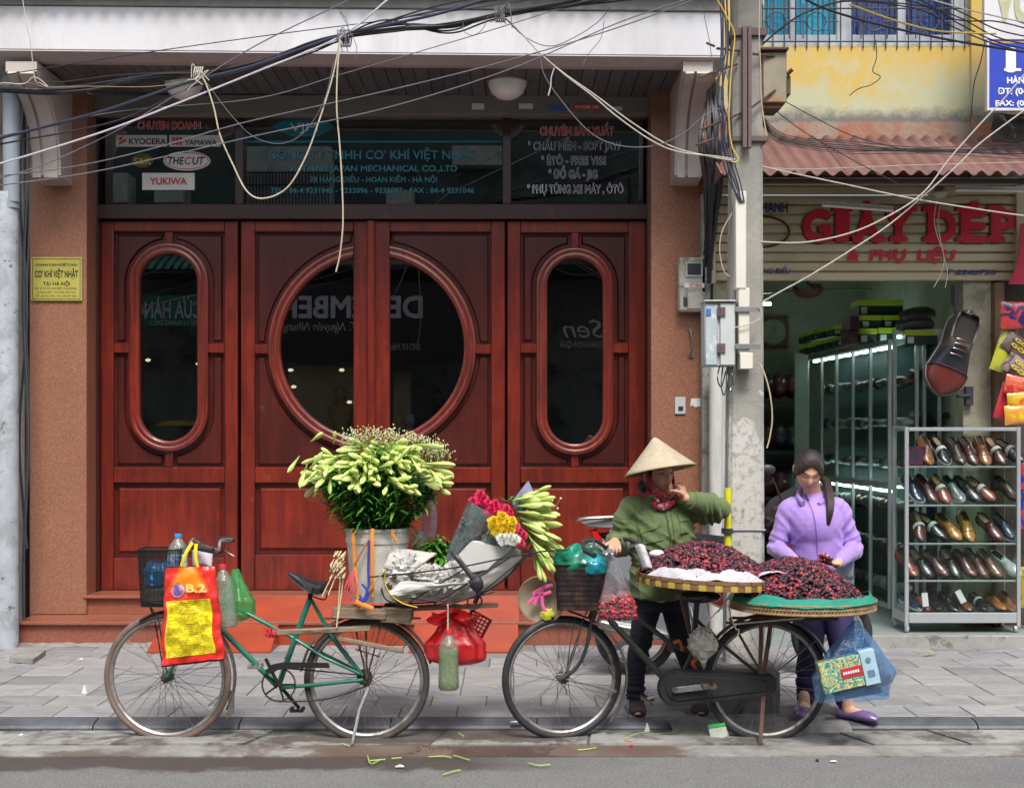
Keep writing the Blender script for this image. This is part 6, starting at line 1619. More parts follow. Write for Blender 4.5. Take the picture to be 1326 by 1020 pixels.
def bottle(px,top,bot,wpx,dy,lab,capm,liquid=None,lvl=.75,lean=0,sc=1.0,parentcat='bottle'):
 p = B(px,bot,dy); H = (bot - top)*(YB_ + dy)/F; r = wpx/2*(YB_ + dy)/F
 t = thing('bottle',lab,parentcat,p)
 M = Matrix.Translation(p) @ Matrix.Rotation(R(lean),4,'Y')
 pr = [(0,.03),(.5,.0),(.85,.01),(1,.05),(1,.2),(.95,.25),(.98,.3),(.95,.34),(.98,.4),(.96,.55),(1,.62),(.97,.70),(.75,.80),(.45,.88),(.34,.91),(.34,.95)]
 mb = MB().lathe([(a*r,b_*H) for a,b_ in pr],n=24); mb.v = [tuple(M @ V(q)) for q in mb.v]; obj('body',mb,m_pet,t)
 if liquid:
  lq = MB().lathe([(0,.035*H)] + [(a*r*.95,b_*H) for a,b_ in pr[1:] if b_ < lvl] + [(.9*r,lvl*H),(0,lvl*H)],n=20); lq.v = [tuple(M @ V(q)) for q in lq.v]; obj('liquid',lq,liquid,t)
 cp = MB().lathe([(0,1.0*H),(.36*r,1.0*H),(.38*r,.99*H),(.38*r,.93*H),(.34*r,.93*H)],n=16); cp.v = [tuple(M @ V(q)) for q in cp.v]; obj('cap',cp,capm,t)
 return t,M,H,r
m_capr = mat('red_cap',(.60,.03,.04),.4); m_capb = mat('blue_cap',(.03,.25,.60),.4)
m_gliq = film('green_liquid',(.30,.40,.08),.75)
bottle(581,815,893,27,-.14,'hanging plastic bottle of cloudy green liquid',m_capr,m_gliq,.68)
strap([(580,780,-.12),(580,800,-.14),(580,818,-.14)],.004,m_rope_w,'tan string holding the green liquid bottle','string',1,'string')
bottle(296,730,812,25,-.12,'empty clear bottle with red cap hanging beside the red and yellow bag',m_capr,film('cloudy_water',(.6,.68,.6),.2),.3,lean=-6)
gbag = sack(305,737,803,42,.03,'green plastic bag hanging behind the clear bottle',film('green_plastic',(.10,.50,.14),.55),5,depth=.06,neck=.2,skew=.25,full=.4)
def mesh_basket(pxl,pxr,top,bot,dy,parent,m_,lab,taper=.86,nx=13,nz=9,solidm=None):
 z1,z0 = Z(top,YB_ + dy),Z(bot,YB_ + dy); xc = X((pxl + pxr)/2,YB_ + dy); w = (pxr - pxl)/2*(YB_ + dy)/F; dp = w*.85; Yc = YB_ + dy
 t = holder('basket',parent,lab)
 fr = MB()
 def lp(z,s_): return [V((xc + sx*w*s_,Yc + sy*dp*s_,z)) for sx,sy in ((-1,-1),(-.6,-1.12),(0,-1.16),(.6,-1.12),(1,-1),(1.05,-.4),(1.05,.4),(1,1),(0,1.1),(-1,1),(-1.05,.4),(-1.05,-.4))]
 def lpS(z,s_): return catmull(lp(z,s_),3,closed=True)
 for i in range(nz + 1):
  u = i/nz; fr.tube(lpS(lerp(z0,z1,u),lerp(taper,1,u)),.0042 if i == nz else .0014,5,closed=True)
 A,B_ = lpS(z0,taper),lpS(z1,1.0)
 for k in range(0,len(A)): fr.tube([A[k],B_[k]],.0014,4)
 for k in range(9):
  y = Yc + lerp(-dp,dp,k/8)*taper; fr.tube([V((xc - w*taper,y,z0)),V((xc + w*taper,y,z0))],.0015,4)
 obj('wire_mesh',fr,m_,t)
 if solidm:
  n_ = len(A); sm = MB(); A2 = [q.lerp(V((xc,Yc,q.z)),.02) for q in A]; B2 = [q.lerp(V((xc,Yc,q.z)),.02) for q in B_]
  sm.add(A2 + B2,[(k,(k + 1) % n_,n_ + (k + 1) % n_,n_ + k) for k in range(n_)]); obj('side_sheet',sm,solidm,t)
 return xc,Yc,w,z0,z1
m_mesh_sheet = film('dark_mesh',(.10,.095,.09),.20,gloss=.03)
mesh_basket(184,236,710,783,.02,b1,m_wire,'dark wire mesh front basket',solidm=m_mesh_sheet)
bb1 = MB(); T(bb1,[(193,783,.0),(200,800,.05),(212,870,.07)],.004,6); T(bb1,[(193,783,.0),(205,800,-.05),(216,870,-.07)],.004,6); T(bb1,[(228,783),(243,790)],.006,6)
obj('basket_stay',bb1,m_wire,b1)
sack(205,727,760,38,.0,'blue plastic bag of goods in the mesh basket',film('blue_plastic',(.05,.33,.72),.96,wr=20),8,depth=.07,neck=.6,full=.7)
sack(207,752,780,40,.01,'grey bag at the bottom of the mesh basket',film('grey_plastic',(.30,.30,.28),.95),9,depth=.07,neck=.6,full=.7)
tb,Mb,Hb,rb2 = bottle(229,691,755,26,.03,'water bottle with blue cap standing in the mesh basket',m_capb,film('water',(.5,.62,.7),.15),.6,lean=2)
lb2 = MB().lathe([(rb2*1.01,Hb*.35),(rb2*1.01,Hb*.6)],n=24); lb2.v = [tuple(Mb @ V(q)) for q in lb2.v]
obj('label',lb2,mat('bottle_label',(.65,.70,.75),.4,c2=(.05,.25,.6),c2s=25,c2t=(.5,.54),c3=(.6,.05,.05),c3s=30,c3t=(.62,.66)),tb)
rb3 = thing('shopping_bag','red woven bag with large yellow panel hanging from the handlebar','bag',B(248,862,-.2))
A0,A1,A2,A3 = (215,735),(278,733),(290,852),(209,861)
def bagf(dep,sg):
 def f(u,v):
  a = V((*A3,0)).lerp(V((*A2,0)),u); b_ = V((*A0,0)).lerp(V((*A1,0)),u); p = a.lerp(b_,v)
  bul = math.sin(PI*u)**.6*math.sin(PI*min(1,v*.9 + .08))**.5
  q = B(p.x + 3.0*noise.noise(V((v*5,1,0))),p.y + 1.0*noise.noise(V((u*6,3,sg))),-.24 + sg*(.006 + dep*bul) + .022*noise.noise(V((u*4,v*5,4))) + .010*noise.noise(V((u*11,v*13,4))) - .02*v*(1 - abs(2*u - 1))*0)
  return q
 return f
m_rwov,nt,b = nodes_mat('printed_red_bag'); vv_ = coords(nt,rnd=False)
nn = ntex(nt,vv_,30,4); c = mix(nt,ramp(nt,nn,.3,.7),(.62,.018,.015),(.74,.035,.02))
sp = nd(nt,'ShaderNodeSeparateXYZ'); nt.links.new(vv_,sp.inputs[0])
gx = math_(nt,'ABSOLUTE',math_(nt,'SUBTRACT',sp.outputs[0],X(247,7.3))); gz = math_(nt,'SUBTRACT',Z(733,7.3),sp.outputs[2])
tri = math_(nt,'SUBTRACT',math_(nt,'MULTIPLY_ADD',gz,.55,.045),gx)
orf = math_(nt,'MULTIPLY',ramp(nt,tri,-.01,.03),ramp(nt,gz,.13,.09),clamp=True)
c = mix(nt,math_(nt,'MULTIPLY',orf,.85),c,(.85,.28,.01)); nt.links.new(c,b.inputs['Base Color']); b.inputs['Roughness'].default_value = .32; b.inputs['Coat Weight'].default_value = .3
bn = nd(nt,'ShaderNodeBump'); bn.inputs['Strength'].default_value = .6; bn.inputs['Distance'].default_value = .006; nt.links.new(ntex(nt,vv_,26,3),bn.inputs['Height']); nt.links.new(bn.outputs[0],b.inputs['Normal'])
mb = MB(); mb.grid(bagf(.03,-1),26,34); mb.grid(bagf(.03,1),26,34); obj('body',mb,m_rwov,rb3,ang=80)
hem = MB(); hem.tube([bagf(0,1)(k/12,0) for k in range(13)],[(.010,.004)]*13,6,side=(0,0,1)); hem.tube([bagf(0,1)(0,k/12) for k in range(13)],.004,6); hem.tube([bagf(0,1)(1,k/12) for k in range(13)],.004,6)
obj('hem',hem,mat('dark_red_hem',(.33,.012,.02),.6),rb3)
ff_ = bagf(.03,-1)
def onbag(u,v,off=.003): q = ff_(u,v); return q + V((0,-off,0))
mbp = MB().grid(lambda s,t: onbag(lerp(.05,.86,s),lerp(.07,.655,t)),22,26)
obj('yellow_panel',mbp,mat('yellow_panel',(.82,.68,.012),.35,var=.10,scale=14,coat=.3,bump=.25,bscale=25),rb3,ang=80)
ln = MB(); rr = random.Random(3)
def strip(u0,u1,v,h=.004):
 n_ = 6; vv = []
 for i in range(n_ + 1):
  u = lerp(u0,u1,i/n_); vv += [onbag(u,v,.0048),onbag(u,v + h,.0048)]
 ln.add(vv,[(2*i,2*i + 2,2*i + 3,2*i + 1) for i in range(n_)])
strip(.07,.82,.64,.006)
for row in range(30):
 v = .62 - row*.0185; u = .08 if row % 6 else .25
 if row % 6 == 0: strip(.3,.62,v,.006); continue
 while u < .78:
  w = rr.uniform(.03,.12)
  if rr.random() > .12: strip(u,min(u + w,.82),v)
  u += w + .02
obj('printed_text',ln,mat('olive_print',(.22,.17,.01),.6),rb3,smooth=False)
lo = MB(); n_ = 24
def ringb(rx,ry,cu,cv): return [onbag(cu + rx*math.cos(2*PI*k/n_),cv + ry*math.sin(2*PI*k/n_),.005) for k in range(n_)]
for r_,cl in ((1.0,(.55,.25,.30)),(.78,(.14,.12,.40)),(.5,(.55,.12,.2))):
 lo.add([p + V((0,-.001*(1.2 - r_)*3,0)) for p in ringb(.13*r_,.075*r_,.25,.765)],[tuple(range(n_))],cl)
q0 = [onbag(.25 - .06,.73,.009),onbag(.25,.815,.009),onbag(.25 + .06,.73,.009)]
lo.add(q0,[(0,1,2)],(.10,.10,.35)); obj('emblem',lo,mat('emblem_print',(1,1,1),.5,vcol=True),rb3,smooth=False)
text('lettering','B.2',onbag(.60,.738,.014),.10,.040,mat('cream_print',(.85,.62,.16),.5),rb3,bold=.04,extr=.001)
m_yst = mat('yellow_handle',(.78,.62,.03),.5)
for (a,b_) in (((235,733),(249,702)),((256,735),(254,704))):
 obj('handle',MB().tube(catmull([B(*a,-.245),B((a[0] + b_[0])/2 - 2,(a[1] + b_[1])/2,-.25),B(*b_,-.24)],5),[(.009,.003)]*11,8,side=(1,0,0)),m_yst,rb3)
tag(obj('paper_packet',MB().grid(lambda u,v: B(lerp(250,274,u) + 3*v*(u - .5),lerp(733,712,v) - 3*math.sin(u*4),-.16 - .02*math.sin(u*3)),8,8),mat('white_packet',(.66,.64,.70),.5,c2=(.4,.2,.6),c2s=12,c2t=(.6,.64)),None,solid=.004),'white and violet packet tucked behind the red bag top','packet')
# ---- black bicycle with the fruit trays
b2 = thing('bicycle','old black bicycle carrying two round trays of mulberries','bicycle',B(870,958))
b2.location.z = 0; b2['_l'] = 1
wheel(728,877,80.5,b2,m_tyre_k,'front wheel with black tyre',14)
wheel(992,880,81,b2,m_tyre_k,'rear wheel with black tyre',3)
f = MB()
T(f,[(788,722),(766,798)],.017); T(f,[(786,742),(800,772),(828,800),(872,836),(905,846)],.013); T(f,[(774,775),(791,804),(832,848),(873,893)],.0165)
T(f,[(903,775),(897,846),(874,893)],.0155)
for s_ in (-1,1): T(f,[(900,800),(930,830,.045*s_),(990,878,.055*s_)],.009); T(f,[(874,893),(930,888,.05*s_),(990,881,.058*s_)],.010)
obj('frame',f,m_bkf,b2)
f = MB()
for s_ in (-1,1): f.tube(catmull([B(766,800,.02*s_),B(760,835,.045*s_),B(748,862,.055*s_),B(728,878,.06*s_)],6),.010,8)
T(f,[(770,790),(765,802)],.021)
obj('fork',f,m_bkf,b2)
T_ = MB(); T(T_,[(788,722),(791,714)],.012)
T_.tube(catmull([B(768,716,-.28),B(757,712,-.24),B(757,702,-.16),B(772,700,-.10),B(790,714,-.02),B(792,714,.03),B(800,700,.12),B(812,698,.2),B(832,706,.24)],6),.0105,8)
obj('handlebar',T_,mat('dark_bar',(.06,.06,.06),.4,metal=.5),b2)
obj('grip',MB().tube([B(770,719,-.30),B(757,712,-.24)],.015,10),m_rub,b2); obj('grip',MB().tube([B(815,709,-.05),B(833,704,-.05)],.015,10),m_rub,b2)
obj('brake_lever',MB().tube(catmull([B(768,700,-.2),B(774,714,-.27),B(792,722,-.27)],4),.005,6),m_mdark,b2)
fr2 = MB(); fr2.tube(catmull([B(789,718,-.06),B(782,745,-.08),B(774,775,-.07),B(766,796,-.05)],6),.004,6); fr2.tube(catmull([B(786,720,-.07),B(775,755,-.09),B(770,775,-.08),B(756,800,-.05),B(748,830,-.06),B(735,870,-.07)],6),.0035,6); fr2.tube([B(745,800,-.06),B(738,836,-.06),B(733,874,-.06)],.003,6)
obj('brake_rod',fr2,m_mdark,b2)
fender(728,877,85,-45,62,m_fender,b2,lab='front mudguard with rusty lower end'); fender(992,880,86,8,150,m_fender,b2,lab='rear mudguard')
obj('mudguard_stay',MB().tube([B(728,878,-.06),B(798,894,-.03)],.003,6).tube([B(728,878,.06),B(798,896,.03)],.003,6).tube([B(992,880,.06),B(1058,826,.03)],.003,6).tube([B(992,880,-.06),B(1058,828,-.03)],.003,6),m_spoke,b2)
def capsule(cx0,cx1,cy0,cy1,r0,r1,n=16):
 pts = []
 for k in range(n + 1):
  a = PI/2 + PI*k/n; pts.append((cx0 + r0*math.cos(a),cy0 - r0*math.sin(a)))
 for k in range(n + 1):
  a = -PI/2 + PI*k/n; pts.append((cx1 + r1*math.cos(a),cy1 - r1*math.sin(a)))
 return pts
m_case = mat('scuffed_black_case',(.011,.012,.013),.55,var=.3,scale=5,bump=.15,c2=(.035,.033,.03),c2s=7,c2t=(.55,.7))
cp_ = [(X(a,7.43),Z(b_,7.43)) for a,b_ in capsule(876,992,890,886,25,15)]
cs = MB(); cs.bprism(cp_,7.395,7.44,.012); obj('chain_case',cs,m_case,b2,ang=35,fix=True)
cs = MB(); cs.bprism([(X(a,7.43),Z(b_,7.43)) for a,b_ in capsule(878,985,889,886,17,8)],7.388,7.396,.005); obj('case_ridge',cs,m_case,b2,ang=35,fix=True)
obj('crank',MB().bar(B(874,893,-.125),B(918,888,-.135),.030,.016,.003,up=(0,1,0)).tube([B(874,893,-.14),B(874,893,.08)],.014,12).bar(B(874,893,.09),B(838,904,.10),.018,.012,.003,up=(0,1,0)),m_chrome,b2)
pedal(918,888,-.185,b2,m_hub); pedal(838,903,.15,b2,m_hub)
obj('kickstand',MB().bar(B(990,885,-.08),B(984,963,-.17),.022,.008,.002,up=(0,1,0)),m_rust,b2)
rk = MB()
for s_ in (-1,1):
 rk.bar(B(988,880,.075*s_),B(999,800,.12*s_),.022,.010,.001,up=(0,1,0)); rk.bar(B(984,880,.075*s_),B(986,800,.12*s_),.020,.008,.001,up=(0,1,0))
 rk.tube([B(990,878,.07*s_),B(945,800,.12*s_)],.007,6); rk.tube([B(880,768,.1*s_),B(904,862,.04*s_)],.010,8); rk.tube([B(945,800,.12*s_),B(1068,798,.12*s_)],.008,6)
for q in (950,1000,1060): rk.tube([B(q,799,-.13),B(q,799,.13)],.007,6)
rk.bar(B(940,806,-.16),B(1085,801,-.16),.014,.012); rk.bar(B(940,806,.14),B(1085,801,.14),.014,.012)
obj('rear_carrier',rk,m_rust,b2)
obj('saddle',MB().ell(B(905,772,.02),(.12,.09,.035),20,12,fn=lambda p,d: V((p.x,p.y*(1.0 if d.x > 0 else .55),p.z))),MC['black_saddle'],b2)
strap([(930,792,-.2),(945,770,-.26),(952,764,-.27)],.004,m_rope_w,'pale cord from the rack up to the first tray','cord',1,'cord')
strap([(952,764,-.27),(944,785,-.22),(952,812,-.2),(957,815,-.2),(955,824,-.2)],.0035,m_rope_w,'pale cord knotted below the first tray','cord',1,'cord')
strap([(950,766,-.26),(935,785,-.24),(915,805,-.22)],.0035,m_rope_w,'second pale cord fanning from the rim of the first tray','cord',1,'cord')
strap([(950,808,-.2),(990,804,-.2),(1040,800,-.2)],.0045,m_rope_w,'pale rod lashed along the rear rack','rod',1,'rod')
strap([(904,850,-.06),(897,858,-.07),(901,866,-.06)],.012,mat('orange_rag',(.45,.09,.03),.8),'orange rag wrapped round the seat tube','rag',.6,'rag')
strap([(872,832,-.03),(880,830,-.03),(884,842,-.03)],.012,MC['orange_rag'],'orange rag end on the top tube','rag',.6,'rag')
tag(obj('grey_polybag',MB().ell(B(910,833,-.14),(.078,.05,.085),36,24,fn=lambda p,d: p*(1 + .22*noise.noise(d*2.5) - .3*abs(noise.noise(d*5)))),film('grey_poly',(.50,.49,.43),.85,wr=18),None,ang=40),'bunched grey plastic bag tied to the black bicycle rack','plastic bag')
m_tin = mat('rusted_basket_sheet',(.030,.020,.020),.5,metal=.3,var=.3,c2=(.12,.07,.05),c2s=6)
mesh_basket(720,778,729,787,-.02,b2,m_wire,'dark front basket of the black bicycle',.90,solidm=m_tin)
sb_ = MB(); T(sb_,[(735,790),(762,800)],.006,6); sb_.tube([B(760,790,.1),B(730,876,.07)],.003,6); obj('basket_stay',sb_,m_wire,b2)
gb2 = tag(obj('plastic_bag',MB().ell(B(750,728,-.02),(.14,.12,.10),40,26,fn=lambda p,d: p*(1 + .25*noise.noise(d*2 + V((3,1,0))) - .22*abs(noise.noise(d*5)))),film('emerald_plastic',(.01,.36,.22),.88,wr=14),None,ang=50),'emerald green plastic bag bulging out of the black front basket','plastic bag')
tag(obj('plastic_bag',MB().ell(B(768,733,-.07),(.07,.08,.06),28,18,fn=lambda p,d: p*(1 + .25*noise.noise(d*3 + V((1,1,4))))),film('turquoise_plastic',(.01,.42,.52),.9,wr=14),None,ang=50),'turquoise plastic bag beside the emerald one in the black basket','plastic bag')
tag(obj('plastic_bag',MB().ell(B(752,760,-.03),(.08,.06,.06),24,16,fn=lambda p,d: p*(1 + .2*noise.noise(d*3))),mat('dark_red_bag',(.25,.012,.02),.4),None,ang=50),'dark red bag showing through the black front basket','plastic bag')
hat_m = mat('palm_leaf_hat',(.43,.365,.26),.75,var=.12,scale=10,bump=.3,bscale=60,c2=(.31,.26,.18),c2s=7,c2t=(.52,.7))
def conical_hat(apex,rim,r,name,lab,cat='hat',open_=False):
 ax = (rim - apex).normalized(); H = (rim - apex).length
 t = thing(name,lab,cat,rim)
 pr = [(0.002,0),(.02,.012)] + [(lerp(.02,r,k/16) ,lerp(.012,H,(k/16)**.96)) for k in range(1,17)]
 obj('crown',MB().lathe(pr,apex,ax,56),hat_m,t,solid=.0035)
 s_ = MB()
 for k in range(15):
  q = (k + 1)/16; rr = lerp(.02,r,q); h = lerp(.012,H,q**.96)
  for sgn,dm in ((1,.0022),(-1,-.0030)):
   s_.lathe([(rr + dm - .0008,h - .0008),(rr + dm + .0008,h - .0008),(rr + dm,h + .0012)],apex,ax,56,close=True)
 obj('hoop',s_,mat('hat_hoop',(.44,.34,.2),.7),t)
 obj('rim_ring',MB().lathe([(r - .003,H - .003),(r + .003,H - .003),(r + .003,H + .003),(r - .003,H + .003)],apex,ax,56,close=True),MC['hat_hoop'],t)
 rb_s = MB()
 for k in range(40):
  a = 2*PI*k/40; u = ax.orthogonal().normalized(); w = ax.cross(u); d = u*math.cos(a) + w*math.sin(a)
  rb_s.tube([apex + d*.02 + ax*.016,apex + d*(r - .002) + ax*(H + .0025 - .004)],.0012,4)
 obj('rib',rb_s,hat_m,t)
 return t,ax
hr = B(701,776,-.02); ha = hr + V((.02,.075,.01))
h2,_ = conical_hat(ha,hr,.125,'conical_hat','conical hat with pink ribbon hung mouth outwards between the bicycles')
pk_ = MB()
for pts in (((690,768),(705,760),(716,757)),((690,770),(700,770),(714,766)),((703,762),(695,775),(692,783)),((702,764),(703,785),(712,796)),((700,764),(690,775),(684,780))):
 pk_.tube(catmull([B(a,b_,-.05) for a,b_ in pts],5),[(.009,.002)]*11,6,side=(.2,0,1))
obj('ribbon',pk_,mat('pink_ribbon',(.72,.10,.30),.6),h2)
tag(obj('bag_strings',MB().tube([B(702,748,.0),B(703,735,-.02),B(706,718,-.02)],.002,4).tube([B(703,775,-.06),B(705,740,-.03),B(703,720,-.02)],.002,4),m_twine,None),'thin red strings holding the ribboned hat','string')
tag(obj('plastic_wrapper',MB().ell(B(709,795,-.04),(.035,.015,.028),16,12,fn=lambda p,d: p*(1 + .5*noise.noise(d*2))),mat('yellow_green_wrap',(.50,.52,.04),.4),None),'yellow green wrapper stuck in the ribboned hat','wrapper')
# ---- trays of mulberries
m_bam = mat('bamboo_strip_yellow',(.44,.32,.055),.55,var=.2,scale=20); m_bamb = mat('bamboo_strip_brown',(.20,.10,.045),.6,var=.25,scale=20); m_wick = mat('old_wicker',(.30,.20,.10),.7,var=.35,scale=30,bump=.8,bscale=120)
m_berry = mat('mulberry',(1,1,1),.30,vcol=True,var=.25,scale=160,bump=.9,bscale=320,coat=.1,bdist=.0022)
BC = [(.014,.006,.014),(.016,.007,.017),(.022,.008,.020),(.030,.008,.020),(.05,.009,.022),(.10,.010,.022),(.17,.013,.026),(.25,.020,.032),(.34,.040,.042)]
_ico = None
def unit_berry():
 mb = MB(); mb.ell((0,0,0),(1,1,1),8,6); return mb.v,mb.f
UB = unit_berry()
def berries(mb,n,fn,rnd,cols=BC,size=(.0096,.0145),hang=0):
 for k in range(n):
  p,nrm = fn(rnd)
  a = rnd.uniform(.88,1.15); rx,rz = size[0]*a,size[1]*a*rnd.uniform(.85,1.15)
  q = V((rnd.gauss(0,1),rnd.gauss(0,1),rnd.gauss(0,.45))).normalized().to_track_quat('Z','Y').to_matrix()
  c = cols[min(len(cols) - 1,int(rnd.random()**1.15*len(cols)))]
  mb.add([p + q @ V((v[0]*rx,v[1]*rx,v[2]*rz*(1 - .1*v[2]))) for v in UB[0]],UB[1],c)
def tray(cx,cy_px,Yc,rpx,zc,H,lab,style,seed,peak=(0,0),tiltx=0.0,flat=1.5):
 r = rpx*Yc/F; c = V((X(cx,Yc),Yc,zc)); rnd = random.Random(seed)
 t = thing('round_tray',lab,'tray',c - V((0,0,.06)))
 tl = lambda p: V((p.x,p.y,p.z - (p.x - c.x)*tiltx))
 def fix(mb): mb.v = [tuple(tl(V(v))) for v in mb.v]; return mb
 obj('bottom',fix(MB().lathe([(0,-.045),(r*.93,-.045),(r*.97,-.02),(r*.95,-.018),(r*.9,-.037),(0,-.037)],c,n=48)),m_wick,t)
 if style == 0:
  n = 56
  for row,(h0,h1) in enumerate(((-.045,-.016),(-.014,.006))):
   my,mbr = MB(),MB()
   for k in range(n):
    a0,a1 = 2*PI*k/n,2*PI*(k + .97)/n; pr_ = (k + row) % 2 == 0
    tgt = my if (pr_ and row == 0) else mbr
    rr = r + (.003 if pr_ else 0)
    tgt.lathe([(rr - .008,h0),(rr,h0),(rr + .001,(h0 + h1)/2),(rr,h1),(rr - .008,h1)],c,n=2,close=True,a0=a0,a1=a1)
   if row == 0: obj('yellow_weave',fix(my),m_bam,t,ang=30)
   obj('brown_weave',fix(mbr),m_bamb,t,ang=30)
 else:
  mb = MB(); mb.lathe([(r - .008,-.045),(r - .001,-.045),(r - .001,.003),(r - .008,.003)],c,n=64,close=True)
  for k in range(120):
   a = 2*PI*k/120; d = V((math.cos(a),math.sin(a),0)); e_ = V((math.cos(a + .05),math.sin(a + .05),0)); mb.tube([c + d*(r - .002) + V((0,0,-.044)),c + e_*(r + .001) + V((0,0,.002))],.0065,5)
  for h in (-.04,-.018,.004): mb.lathe([(r + .004*math.cos(q) + .003,h + .006*math.sin(q)) for q in [2*PI*k/6 for k in range(6)]],c,n=64,close=True)
  obj('woven_rim',fix(mb),m_wick,t)
 def hz(x,y):
  u = math.hypot(x,y)/(r*.96); dx,dy = x - peak[0]*r,y - peak[1]*r; w = math.hypot(dx,dy)/(r*(1 + .3*(peak[0]*x/r)))
  return max(0,(1 - max(0,min(1,w))**flat))*H*(1 if u < .85 else max(0,(1 - u)/.15)**.6) 
 heap = MB().grid(lambda u,v: tl(c + V((r*.95*u*math.cos(2*PI*v),r*.95*u*math.sin(2*PI*v),hz(r*.95*u*math.cos(2*PI*v),r*.95*u*math.sin(2*PI*v)) - .012))),24,40)
 obj('heap_core',heap,mat('berry_core',(.02,.008,.01),.8),None,label=None) if False else None
 mb = heap if False else MB()
 core = heap; core.uc = True; core.c = [(.02,.006,.01)]*len(core.v)
 def fn(rd):
  while True:
   x,y = rd.uniform(-r,r),rd.uniform(-r,r)
   if math.hypot(x,y) < r*.93 and (y < r*.55): break
  return tl(c + V((x,y,hz(x,y) + rd.uniform(-.006,.010)))),None
 n = int(1900*(r/.36)**2*(1.25 if H > .15 else 1))
 berries(core,n,fn,rnd)
 hp = obj('mulberry_heap',core,m_berry,None); tag(hp,{0: 'heap of dark and red mulberries on the left tray with the white cloth',1: 'heap of dark and red mulberries on the right tray with the green cloth'}[style],'fruit'); hp['kind'] = 'stuff'
 return c,r,tl,hz
c1_,r1_,tl1,hz1 = tray(913,742,7.45,88.5,.862,.165,'round bamboo tray with checked yellow rim on the black bicycle',0,31,peak=(.0,.05),tiltx=.05,flat=1.8)
c2_,r2_,tl2,hz2 = tray(1039,778,7.39,92.5,.747,.20,'round wicker tray lined with green cloth over the rear wheel',1,32,peak=(-.12,.1),tiltx=-.0,flat=1.9)
def cloth_rim(c,r,tl,a0,a1,m_,lab,name,seed,out=.0,h=.03,drop=.0,inn=.75):
 def f(u,v):
  a = R(lerp(a0,a1,u)); e_ = min(1,u*8,(1 - u)*8); w = noise.noise(V((u*8,v*1.2,seed))); w2 = noise.noise(V((u*19 + v*4,v*1.5,seed + 9)))
  s_ = lerp(inn + .02*w,1.0 + out,v) + .02*w*v + .02*w2*(1 - v); h_ = h*e_
  z = lerp(h_,.004,v**1.3) + .026*w*(1 - .4*v) + .022*(.25 - abs(w2))*(1 - .5*v) - drop*v**4
  return tl(c + V((math.cos(a)*r*s_,math.sin(a)*r*s_,z)))
 return tag(obj(name,MB().grid(f,110,16),m_,None,solid=.0025,ang=80),lab,'cloth')
m_wcl = mat('greyish_white_cloth',(.47,.455,.49),.85,var=.08,bump=.3,bscale=90)
cloth_rim(c1_,r1_,tl1,206,322,m_wcl,'crumpled white cloth folded over the front rim of the left tray','white_cloth',3,out=.0,h=.050,inn=.87)
cf = MB().grid(lambda u,v: tl1(c1_ + V((r1_*lerp(.62,1.13,u),-r1_*lerp(.62,.18,v) + .0,.022 + .035*math.sin(PI*u*.8) - .03*v*v + .010*noise.noise(V((u*5,v*5,1)))))),14,14)
tag(obj('cloth_corner',cf,m_wcl,None,solid=.003),'white cloth corner sticking out between the two trays','cloth')
cl_ = MB().grid(lambda u,v: B(lerp(829,842,u) + lerp(-7,4,1 - v) ,lerp(738,707,v) - 3*math.sin(u*3),-.15 - .03*math.sin(u*3)),10,12)
tag(obj('printed_paper',cl_,mat('printed_white_paper',(.64,.63,.66),.6,c2=(.35,.34,.38),c2s=30,c2t=(.54,.6)),None,solid=.003),'white printed plastic scrap standing at the left end of the mulberries','paper')
tag(obj('white_cup',MB().ell(B(851,717,-.02),(.045,.04,.022),18,12),m_white,None),'white cup rim behind the left mulberries','cup')
m_gcl = mat('green_cloth',(.012,.22,.15),.75,var=.12,bump=.4,bscale=50)
cloth_rim(c2_,r2_,tl2,150,396,m_gcl,'crumpled green cloth lining the rim of the right tray','green_cloth',7,out=.03,h=.034,inn=.90,drop=.006)
for (px,py,yy,nm,cc) in ((958,706,7.42,'small yellow green leaf on the left mulberry heap',(.40,.50,.05)),(954,711,7.40,'second small leaf just below the first on the left heap',(.30,.42,.05)),(1026,748,7.25,'green and orange leaf lying on the right mulberry heap',(.30,.34,.05))):
 mb = MB(); p = P(px,py,yy); leaf(mb,p,V((.6,-.2,.5)),.035 if px < 1000 else .06,.018,.2,c=cc); tag(obj('leaf',mb,m_leaf,None),nm,'leaf')
bgt = thing('berry_bag','clear plastic bag of red mulberries hanging from the handlebar','plastic bag',P(801,803,7.3))
Yb = 7.27
def bagp(u,v,k=1.0):
 z = lerp(Z(802,Yb),Z(722,Yb),v); an = 2*PI*u
 w = lerp(25,23,v/.3) if v < .3 else lerp(23,4,((v - .3)/.7)**.8)
 w *= Yb/F*k; cxx = lerp(X(801,Yb),X(793,Yb),v)
 s_ = .55*(math.sin(min(1,v/.1 + .25)*PI/2))*(1 if v < .4 else 1 - .3*(v - .4))
 fold = 1 + (.10*math.sin(an*9 + 1) + .08*noise.noise(V((an,v*3,2))))*(v**.7)
 return V((cxx + math.cos(an)*w*fold,Yb + math.sin(an)*w*s_*fold,z))
obj('bag',MB().grid(bagp,60,26),film('clear_poly_bag',(.72,.70,.78),.16,rough=.08,gloss=.5,wr=35),bgt,ang=80)
hh_ = MB(); 
for s_ in (-1,1): hh_.tube(catmull([P(791 + s_*2,726,Yb),P(789 + s_*4,718,Yb - .02),P(789,710,Yb + .02)],4),[(.010,.003)]*9,6,side=(1,0,0))
obj('handle',hh_,MC['clear_poly_bag'],bgt)
bm_ = MB(); rnd = random.Random(77)
